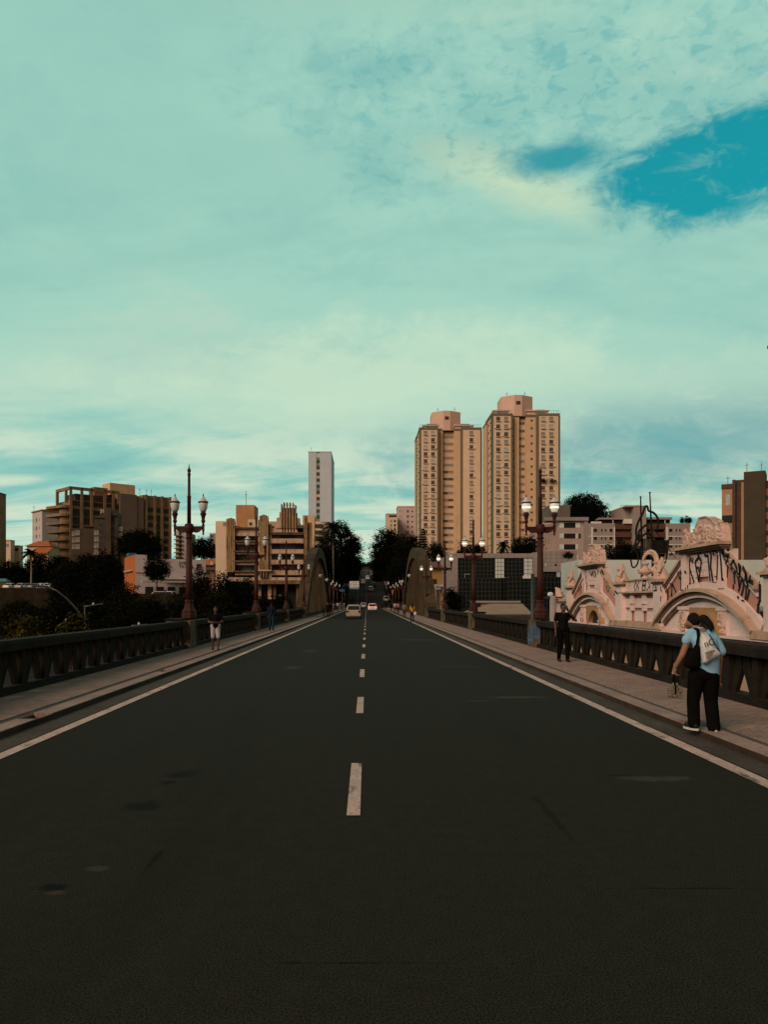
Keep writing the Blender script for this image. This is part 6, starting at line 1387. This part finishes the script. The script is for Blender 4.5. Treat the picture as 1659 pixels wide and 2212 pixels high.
def person(label, X, Y, Z, rz, h=1.70, vox=.02, skin=None, hair='short', top=('shirt', (.3, .3, .3), 'short'), low=('trousers', (.03, .03, .04), 'long'), shoes=None, step=.0, arms='swing', group='pedestrians', bag=None, cat='person', lean=0., woman=False):
    s = h / 1.70; skin = skin or M_skin; t = thing('person', label, cat, (X, Y, Z), R(rz), group)
    wS = .185 if not woman else .165
    def p(x, y, z): return V((x, y + lean * max(0, z - .9), z)) * s
    hipL, hipR = p(-.09, 0, .90), p(.09, 0, .90)
    sw = step
    kneeL, kneeR = p(-.10, sw * .42 + .03, .49), p(.10, -sw * .38 + .04, .49); ankL, ankR = p(-.10, sw * .80, .085 + max(0, -sw) * .12), p(.10, -sw * .80, .085 + max(0, sw) * .12)
    neck, head = p(0, .0, 1.43), p(0, .025, 1.585)
    sh = {-1: p(-wS, 0, 1.385), 1: p(wS, 0, 1.385)}
    if arms == 'swing': el = {-1: p(-wS - .05, -sw * .30 - .02, 1.11), 1: p(wS + .05, sw * .30 - .02, 1.11)}; wr = {-1: p(-wS - .05, -sw * .55 + .06, .88), 1: p(wS + .05, sw * .55 + .06, .88)}
    elif arms == 'reading': el = {-1: p(-wS - .07, .0, 1.10), 1: p(wS + .07, .0, 1.10)}; wr = {-1: p(-.10, .26, 1.06), 1: p(.10, .26, 1.06)}
    elif arms == 'phone': el = {1: p(wS + .05, -.02, 1.12), -1: p(-wS - .20, .02, 1.20)}; wr = {1: p(wS + .06, .04, .90), -1: p(-.13, .06, 1.49)}
    long_leg = low[2] == 'long'; long_arm = top[2] == 'long'
    mb = MB(); mb.capsule(neck - p(0, 0, .03) + p(0, 0, 0), .055 * s, head - V((0, .0, .06)) * s, .052 * s); mb.ell(head, (.074 * s, .092 * s, .112 * s)); mb.ell(head + V((0, .035, -.055)) * s, (.055 * s, .058 * s, .058 * s)); mb.capsule(head + V((0, .088, .01)) * s, .010 * s, head + V((0, .108, -.018)) * s, .014 * s)
    for q in (-1, 1): mb.ell(head + V((q * .076, -.005, -.005)) * s, (.012 * s, .022 * s, .032 * s))
    mb.ell(head + V((0, .088, -.058)) * s, (.026 * s, .012 * s, .010 * s)); mb.capsule(p(0, 0, 1.0), .11 * s, p(0, 0, 1.28), .13 * s); mb.capsule(sh[-1] + V((.05, 0, -.02)), .05 * s, sh[1] - V((.05, 0, .02)), .05 * s); mb.capsule(p(0, 0, 1.3), .10 * s, neck, .055 * s); mb.capsule(hipL, .09 * s, hipR, .09 * s); mb.capsule(p(0, 0, .93), .1 * s, p(0, 0, 1.05), .1 * s)
    for q in (-1, 1):
        mb.capsule(sh[q], .050 * s, el[q], .040 * s); mb.capsule(el[q], .040 * s, wr[q], .027 * s); dv = (wr[q] - el[q]).normalized()
        if arms == 'phone' and q == -1: hand(mb, wr[q], V((.35, .1, .5)), V((0, 1, .2)), s, .7)
        elif arms == 'reading': hand(mb, wr[q], V((-q * .5, .5, .05)), V((0, .4, 1)), s, .7)
        else: hand(mb, wr[q], dv, V((0, 1, 0)) - dv * dv.y, s, .3)
    for hp, kn, an in ((hipL, kneeL, ankL), (hipR, kneeR, ankR)): mb.capsule(hp, .080 * s, kn, .054 * s); mb.capsule(kn, .052 * s, kn.lerp(an, .35) - V((0, .015 * s, 0)), .052 * s); mb.capsule(kn.lerp(an, .35) - V((0, .015 * s, 0)), .052 * s, an, .034 * s)
    blob('body', mb, vox * (.55 if vox > .012 else 1), skin, t)
    mb = MB(); wa = .135 if not woman else .12
    mb.capsule(p(0, 0, .97), wa * s, p(0, 0, 1.26), (wa + .015) * s); mb.capsule(p(-.05, 0, .95), wa * .9 * s, p(.05, 0, .95), wa * .9 * s); mb.capsule(sh[-1] + V((.03, 0, -.01)), .066 * s, sh[1] + V((-.03, 0, -.01)), .066 * s); mb.capsule(p(-.07, 0, 1.25), .115 * s, p(.07, 0, 1.25), .115 * s)
    for q in (-1, 1):
        if long_arm: mb.capsule(sh[q], .064 * s, el[q], .052 * s); mb.capsule(el[q], .052 * s, el[q].lerp(wr[q], .93), .038 * s)
        else: mb.capsule(sh[q], .066 * s, sh[q].lerp(el[q], .62), .060 * s)
    mb.capsule(p(0, -.01, 1.38), .068 * s, p(0, -.005, 1.42), .062 * s)
    blob(top[0], mb, vox, cloth('cloth_%s_%.2f_%.2f_%.2f' % ((top[0],) + top[1]), top[1]), t)
    mb = MB(); mb.capsule(hipL + V((0, 0, .04)), .112 * s, hipR + V((0, 0, .04)), .112 * s)
    for hp, kn, an in ((hipL, kneeL, ankL), (hipR, kneeR, ankR)):
        if long_leg: mb.capsule(hp, .102 * s, kn, .074 * s); mb.capsule(kn, .073 * s, an + V((0, 0, -.01)), .056 * s)
        else: mb.capsule(hp, .103 * s, hp.lerp(kn, .55), .092 * s); mb.capsule(hp.lerp(kn, .55), .092 * s, hp.lerp(kn, .92), .080 * s)
    if low[2] == 'skirt': mb.capsule(p(0, 0, .9), .13 * s, p(0, 0, .55), .19 * s)
    blob(low[0], mb, vox, cloth('cloth_%s_%.2f_%.2f_%.2f' % ((low[0],) + low[1]), low[1]), t)
    for an in (ankL, ankR):
        mb = MB(); mb.capsule(an + V((0, -.04, -.045)) * s, .042 * s, an + V((0, .13, -.050)) * s, .036 * s); mb.capsule(an + V((0, -.03, -.02)) * s, .042 * s, an + V((0, .03, -.03)) * s, .042 * s); blob('shoe', mb, min(vox, .014), shoes or M_shoe, t)
    if hair:
        mb = MB(); mb.ell(head + V((0, -.014, .022)) * s, (.082 * s, .096 * s, .106 * s))
        if hair == 'long': mb.capsule(head + V((0, -.06, 0)) * s, .075 * s, p(0, -.09, 1.33), .07 * s)
        ho = blob('hair', mb, min(vox, .012), M_hair, t)
        # open the face: keep only what lies behind the hairline
        import bmesh
        bm = bmesh.new(); bm.from_mesh(ho.data); kill = [v for v in bm.verts if v.co.y > head.y + .045 * s and v.co.z < head.z + .06 * s]
        bmesh.ops.delete(bm, geom=kill, context='VERTS'); bm.to_mesh(ho.data); bm.free()
    if arms in ('reading', 'phone') or abs(((rz % 360) + 360) % 360 - 180) < 60:
        for q in (-1, 1): MB().ell(head + V((q * .030, .082, .012)) * s, (.011 * s, .008 * s, .008 * s), seg=8).build('eye', M_eye, t, smooth=True)
    return t, dict(head=head, wr=wr, el=el, sh=sh, s=s)
def carry(name, label, cat, loc, shape, m, vox=.02):
    t = thing(name, label, cat, loc); mb = MB(); shape(mb); blob('body', mb, vox, m, t); return t
W0 = KZ
# walker in white shorts, facing us, looking down at a phone in both hands
t, q = person('walking person in white shorts and dark shirt looking down at a phone', -5.55, 28.2, W0, 180 + 12, 1.62, .013, M_skin, 'short', ('shirt', (.012, .014, .012), 'short'), ('shorts', (.42, .41, .43), 'short'), M_shoe, .12, 'reading', lean=.02)
b2 = thing('phone', 'small pale phone held by the walker in white shorts', 'phone', (-5.55 - .06, 28.2 - .32, W0 + 1.045), R(192)); MB().box(-.037, .037, -.07, .07, -.004, .004).build('casing', M_sole, b2)
# man in dark shirt leaning by the right parapet, arm raised with a phone
t, q = person('dark dressed person with V neck shirt holding phone to ear by right parapet', 5.86, 22.9, W0, 180 + 8, 1.74, .013, M_skin, 'short', ('shirt', (.008, .009, .012), 'short'), ('trousers', (.010, .009, .008), 'long'), M_shoe, .10, 'phone', lean=-.02)
Rm = Matrix.Rotation(R(188), 3, 'Z'); pp = Rm @ (q['wr'][-1] + V((.045, .02, .08)))
b2 = thing('phone', 'small dark phone at the ear of the person by right parapet', 'phone', (5.86 + pp.x, 22.9 + pp.y, W0 + pp.z), R(188)); MB().box(-.006, .006, -.035, .035, -.07, .07).build('casing', M_trim, b2)
person('walker in dark blue jacket and teal jeans beside the left parapet', mx(586, 47), 47, W0, 4, 1.74, .02, M_skin, 'short', ('jacket', (.012, .018, .032), 'long'), ('jeans', (.014, .042, .056), 'long'), M_shoe, .12)
t, q = person('walker in bright yellow shirt and jeans carrying a white bag', mx(890.5, 66), 66, W0, 3, 1.60, .022, M_skin2, 'long', ('shirt', (.50, .28, .02), 'short'), ('jeans', (.020, .026, .05), 'long'), M_shoe, .10, woman=True)
carry('bag', 'white plastic bag at the side of the yellow shirted walker', 'bag', (mx(890.5, 66) + .25, 65.9, W0 + .62), lambda mb: (mb.ell((0, 0, .12), (.14, .09, .17)), mb.capsule((0, 0, .22), .04, (0, 0, .34), .02)), M_signw)
person('walker in grey top before the right arch', mx(873.5, 83), 83, W0, 0, 1.64, .024, M_skin2, 'short', ('shirt', (.16, .16, .17), 'short'), ('trousers', (.06, .03, .02), 'long'), M_shoe, -.10)
person('walker in pale pink top and dark trousers by the right arch', mx(860, 112), 112, W0, 175, 1.64, .028, M_skin2, 'long', ('shirt', (.36, .22, .30), 'short'), ('trousers', (.012, .012, .02), 'long'), M_shoe, .10, woman=True)
person('pale topped walker beside the one in pink', mx(853, 116), 116, W0, 0, 1.70, .028, M_skin2, 'short', ('shirt', (.48, .44, .42), 'short'), ('trousers', (.10, .03, .02), 'long'), M_shoe, .10)
person('dark dressed far walker on the right pavement', mx(845, 140), 140, W0, 0, 1.74, .032, M_skin, 'short', ('shirt', (.03, .014, .010), 'long'), ('trousers', (.012, .012, .012), 'long'), M_shoe, .08)
person('tiny dark walker farthest on the right pavement', mx(833, 190), 190, W0, 0, 1.72, .04, M_skin, 'short', ('shirt', (.015, .015, .015), 'long'), ('trousers', (.012, .012, .012), 'long'), M_shoe, .08)
person('tiny dark walker near the parked silver vehicle', mx(826, 196), 196, W0 - .08, 180, 1.7, .04, M_skin, 'short', ('shirt', (.02, .02, .03), 'long'), ('trousers', (.012, .012, .012), 'long'), M_shoe, .08)
t, q = person('walker in pale top pushing a frame by the left arch', mx(699, 94), 94, W0, 180, 1.66, .024, M_skin2, 'short', ('shirt', (.20, .13, .10), 'short'), ('trousers', (.07, .055, .05), 'long'), M_shoe, .05)
fr = thing('walking_frame', 'thin metal frame pushed by the walker at left arch', 'frame', (mx(699, 94), 93.55, W0)); mb = MB()
for x in (-.25, .25): mb.tube([(x, .15, 0), (x, .05, .85), (x, .35, .9)], .02, 6); mb.tube([(x, -.2, 0), (x, .02, .7)], .02, 6)
mb.tube([(-.25, .02, .7), (.25, .02, .7)], .02, 6); mb.build('tubing', M_metal, fr)
for x, d, rz, c1, c2, lab in ((711, 100, 0, (.012, .012, .012), (.012, .012, .012), 'all black dressed walker by the left arch'), (714.5, 103, 0, (.03, .02, .02), (.02, .015, .012), 'dark brown dressed walker behind the one in black'), (719, 106, 175, (.40, .38, .37), (.18, .11, .09), 'walker with white top and tan trousers by left arch'), (729, 148, 0, (.35, .48, .55), (.03, .04, .06), 'far walker in pale blue shirt on the left pavement'),
                            (733.5, 152, 180, (.22, .12, .08), (.16, .12, .09), 'far walker in brown top on the left pavement'), (739, 160, 0, (.06, .03, .02), (.06, .09, .15), 'far walker in dark top and blue jeans on left pavement'), (743, 163, 0, (.20, .19, .19), (.12, .11, .11), 'far walker in grey on the left pavement edge'), (736, 176, 180, (.02, .05, .09), (.02, .02, .03), 'farthest walker in dark blue on the left pavement'), (708, 88, 180, (.02, .018, .016), (.015, .013, .012), 'shadowy walker close against the left arch')):
    Xp = mx(x, d); Xp = max(-6.5, Xp); person(lab, Xp, d, W0, rz, 1.68, .028 if d < 120 else .036, M_skin if x % 2 else M_skin2, 'short', ('shirt', c1, 'long' if c1[0] < .05 else 'short'), ('trousers', c2, 'long'), M_shoe, .10)
# ------------------------------------------------------------------ woman in pale blue shirt, seen from behind, bent forward
d0 = 10.75; wx, wy = mx(1519, d0), d0; PXM = d0 * .13435 / FOC          # metres per survey pixel on her
t = thing('person', 'woman in pale blue shirt and black trousers seen from behind at the right kerb', 'person', (wx, wy, W0))
def w(x, y, dep=0.): return V(((x - 645) * PXM, dep, (2005 - y) * PXM))
M_blue = mat('pale_blue_cloth', (.22, .42, .58), .9, .10, 9, .15, bump=.35); M_bl = mat('black_cloth', (.0045, .0042, .004), .95, .2, 8, .03, bump=.3)
head = w(572, 262, .20); neck = w(618, 372, .10); sL, sR = w(470, 450, .08), w(845, 470, .05); hipc = w(660, 1080, 0)
mb = MB(); mb.ell(head, (.080, .095, .108), Matrix.Rotation(R(-28), 3, 'X') @ Matrix.Rotation(R(14), 3, 'Y')); mb.ell(head + V((-.03, .06, -.055)), (.055, .06, .06)); mb.capsule(head + V((-.045, .10, -.03)), .012, head + V((-.05, .118, -.055)), .015); mb.ell(head + V((-.078, .0, -.03)), (.014, .022, .03)); mb.ell(head + V((.074, .01, -.01)), (.013, .022, .03))
mb.capsule(head + V((.01, -.03, -.06)), .052, neck + V((0, 0, -.04)), .056); mb.capsule(w(640, 470, .06), .10, w(660, 900, .0), .11); mb.capsule(sL + V((.06, 0, -.04)), .05, sR + V((-.06, 0, -.03)), .05); mb.capsule(w(575, 1080), .09, w(770, 1080), .09)
eL, wL = w(335, 800, .04), w(243, 1010, .10); mb.capsule(sL + V((0, 0, -.03)), .05, eL, .043); mb.capsule(eL, .044, wL, .029); hand(mb, wL, V((.05, .1, -1)), V((.3, 1, 0)), 1.0, .8)
eR, wR = w(930, 850, .02), w(938, 1160, .06); mb.capsule(sR + V((0, 0, -.04)), .05, eR, .043); mb.capsule(eR, .044, wR, .029); hand(mb, wR, V((0, .12, -1)), V((-.2, 1, 0)), 1.0, .35)
for a, k, an in ((w(560, 1120), w(515, 1560, .06), w(520, 1895, .03)), (w(770, 1120), w(790, 1560, .05), w(800, 1935, -.05))): mb.capsule(a, .085, k, .055); mb.capsule(k, .054, an, .036)
blob('body', mb, .0085, M_skin2, t)
mb = MB(); mb.ell(head + V((.012, -.022, .022)), (.090, .100, .108), Matrix.Rotation(R(-28), 3, 'X')); tie = w(648, 212, .08); mb.capsule(head + V((.05, -.06, .04)), .045, tie, .022)
P = [w(635, 225, .08), w(690, 240, .02), w(735, 290, -.03), w(755, 350, -.05), w(745, 410, -.055)]
for i, (a, b_) in enumerate(zip(P, P[1:])): mb.capsule(a, (.040, .044, .048, .042)[i], b_, (.044, .048, .042, .014)[i])
hr = blob('hair', mb, .010, M_hair, t)
mb = MB(); mb.ell(tie, (.020, .020, .020)); mb.build('hair_tie', M_sole, hr, smooth=True)
mb = MB()                                                    # loose shirt: bent back, short sleeves, slanting hem
def ringel(c, rx, ry, tilt=0., n=20): return [V((c.x + rx * math.cos(2 * math.pi * k / n), c.y + ry * math.sin(2 * math.pi * k / n), c.z + tilt * rx * math.cos(2 * math.pi * k / n))) for k in range(n)]
mb.rings([ringel(w(715, 1085, .0), .170, .125, -.32), ringel(w(712, 1000, .0), .172, .130, -.28), ringel(w(705, 850, -.01), .172, .140, -.16), ringel(w(695, 700, -.01), .175, .145, -.06), ringel(w(675, 560, .02), .178, .135, 0), ringel(w(655, 480, .05), .165, .115, 0), ringel(w(640, 420, .07), .105, .09, 0), ringel(w(622, 368, .09), .062, .062, 0)])
mb.capsule(sL + V((.04, 0, 0)), .075, w(415, 560, .06), .066); mb.capsule(sR + V((-.04, 0, 0)), .078, w(905, 640, .03), .072); mb.capsule(w(905, 640, .03), .072, w(945, 740, .02), .074); mb.capsule(w(415, 545, .06), .066, w(408, 572, .055), .064)
sh_ = blob('shirt', mb, .011, M_blue, t, smooth=4)
mb = MB(); mb.rings([ringel(w(625, 395, .085), .085, .085, 0, 16), ringel(w(622, 372, .095), .074, .074, 0, 16), ringel(w(619, 350, .10), .060, .060, 0, 16)]); mb.build('collar', M_blue, sh_, smooth=True)
mb = MB(); mb.capsule(w(610, 1090), .128, w(745, 1090), .128)
for a, k, an, r in ((w(555, 1110), w(515, 1540, .05), w(515, 1905, .02), .088), (w(770, 1120), w(795, 1540, .04), w(797, 1955, -.05), .094)): mb.capsule(a, .122, k, r); mb.capsule(k, r, an, r * .95)
blob('trousers', mb, .012, M_bl, t, smooth=3)
for an, dr in ((w(515, 1940, .0), V((-.35, 1, 0))), (w(800, 1985, -.06), V((.05, 1, 0)))):
    dr.normalize(); an.z = max(an.z, .055); c = V((an.x, an.y, .045)); mb = MB(); mb.capsule(c + V((0, -.02, .025)), .046, c + dr * .16 + V((0, 0, .01)), .040); mb.capsule(c + V((0, -.01, .03)), .040, c + dr * .04 + V((0, 0, .03)), .040); so = blob('shoe', mb, .010, M_shoe, t)
    mb = MB(); n = 18; out = []
    for z in (.0, .028):
        out.append([c + V((0, 0, z - .045)) + dr * (.07 + .145 * math.cos(2 * math.pi * k / n)) + V((dr.y, -dr.x, 0)) * (.052 * math.sin(2 * math.pi * k / n)) for k in range(n)])
    mb.rings(out); mb.build('sole', M_sole, so)
LOC = V((wx, wy, W0))
# black shoulder bag, white plastic bag on her back, small patterned bag in her left hand
tb = thing('shoulder_bag', 'large black shoulder bag hanging on the back of the woman in blue', 'bag', tuple(LOC)); mb = MB(); mb.ell(w(440, 850, -.10), (.100, .075, .150), Matrix.Rotation(R(20), 3, 'Y')); mb.ell(w(430, 920, -.10), (.120, .075, .085)); mb.ell(w(490, 730, -.12), (.055, .05, .10)); blob('body', mb, .012, M_bl, tb)
mb = MB(); mb.tube([w(548, 385, -.035), w(522, 470, -.105), w(500, 560, -.130), w(482, 640, -.135), w(468, 720, -.13)], [.022, .022, .021, .020, .03], 8); mb.tube([w(548, 385, -.035), w(540, 372, .03), w(525, 395, .12)], .018, 6); mb.build('strap', M_bl, tb, smooth=True)
tp_ = thing('plastic_bag', 'white plastic bag with dark lettering slung over the back of the woman in blue', 'bag', tuple(LOC)); M_poly = mat('white_plastic', (.58, .58, .57), .45, .12, 9, .4, bump=.5)
out = [(560, 440), (655, 452), (705, 560), (765, 670), (855, 772), (800, 815), (700, 860), (600, 930), (555, 918), (535, 790), (522, 620), (540, 520)]
mb = MB(); cx, cy = 630, 700; rings = []
for f, dep in ((.02, -.255), (.55, -.248), (.88, -.215), (1.0, -.165), (.9, -.125)): rings.append([w(cx + (x - cx) * f, cy + (y - cy) * f, dep + (.0 if y > 520 else .045 * f)) for x, y in out])
mb.rings(rings); bo = blob('bag', mb, .010, M_poly, tp_, smooth=3)
fo = lettering('bag_lettering', 'nG', .125, mat('navy_ink', (.010, .030, .065), .6, .05), bo); fo.location = w(540, 650, -.268); fo.rotation_euler = (R(90), R(-14), 0)
mb = MB()
for k, (x0, x1, y) in enumerate(((545, 700, 742), (552, 715, 760), (552, 690, 782), (556, 670, 804), (556, 640, 826))):
    a, b_ = w(x0, y, -.264), w(x1, y - (x1 - x0) * .28, -.258); mb.add([a + V((0, 0, .004)), b_ + V((0, 0, .004)), b_ - V((0, 0, .004)), a - V((0, 0, .004))], [(0, 1, 2, 3)])
mb.build('small_print', M_signk, bo)
mb = MB(); mb.tube([w(660, 450, -.165), w(720, 570, -.205), w(775, 680, -.205), w(855, 772, -.165)], .006, 5); mb.tube([w(690, 470, -.145), w(760, 620, -.185), w(860, 765, -.15)], .005, 5); mb.build('cord', MATS['navy_ink'], bo)
tk = thing('handbag', 'small patterned handbag hanging from the left hand of the woman in blue', 'handbag', tuple(LOC)); M_leop = mat('patterned_cloth', (.10, .075, .05), .8, .1, 42, .2, col2=(.30, .25, .19)); M_leop.node_tree.nodes['Color Ramp'].color_ramp.elements[0].color = (.012, .010, .008, 1)
mb = MB()
poly = [(140, 1335), (190, 1330), (215, 1265), (300, 1262), (325, 1330), (352, 1345), (356, 1490), (340, 1512), (165, 1500), (140, 1470)]
mb.rings([[w(x, y, .10 + s * .03) for x, y in poly] if abs(s) > 1 else [w(247 + (x - 247) * 1.02, 1390 + (y - 1390) * 1.02, .10 + s * .045) for x, y in poly] for s in (-1.3, -.9, .9, 1.3)]); mb.build('pouch', M_leop, tk)
mb = MB()
for dx, dep in ((0, .055), (14, .15)): mb.tube([w(218 + dx, 1290, dep), w(228 + dx, 1180, dep + .01), w(243, 1085, .105), w(272, 1180, dep + .01), w(292, 1290, dep)], .011, 6); mb.tube([w(228 + dx, 1290, dep - .012), w(222 + dx, 1420, dep - .012)], .012, 5)
mb.build('handle', M_bl, tk)
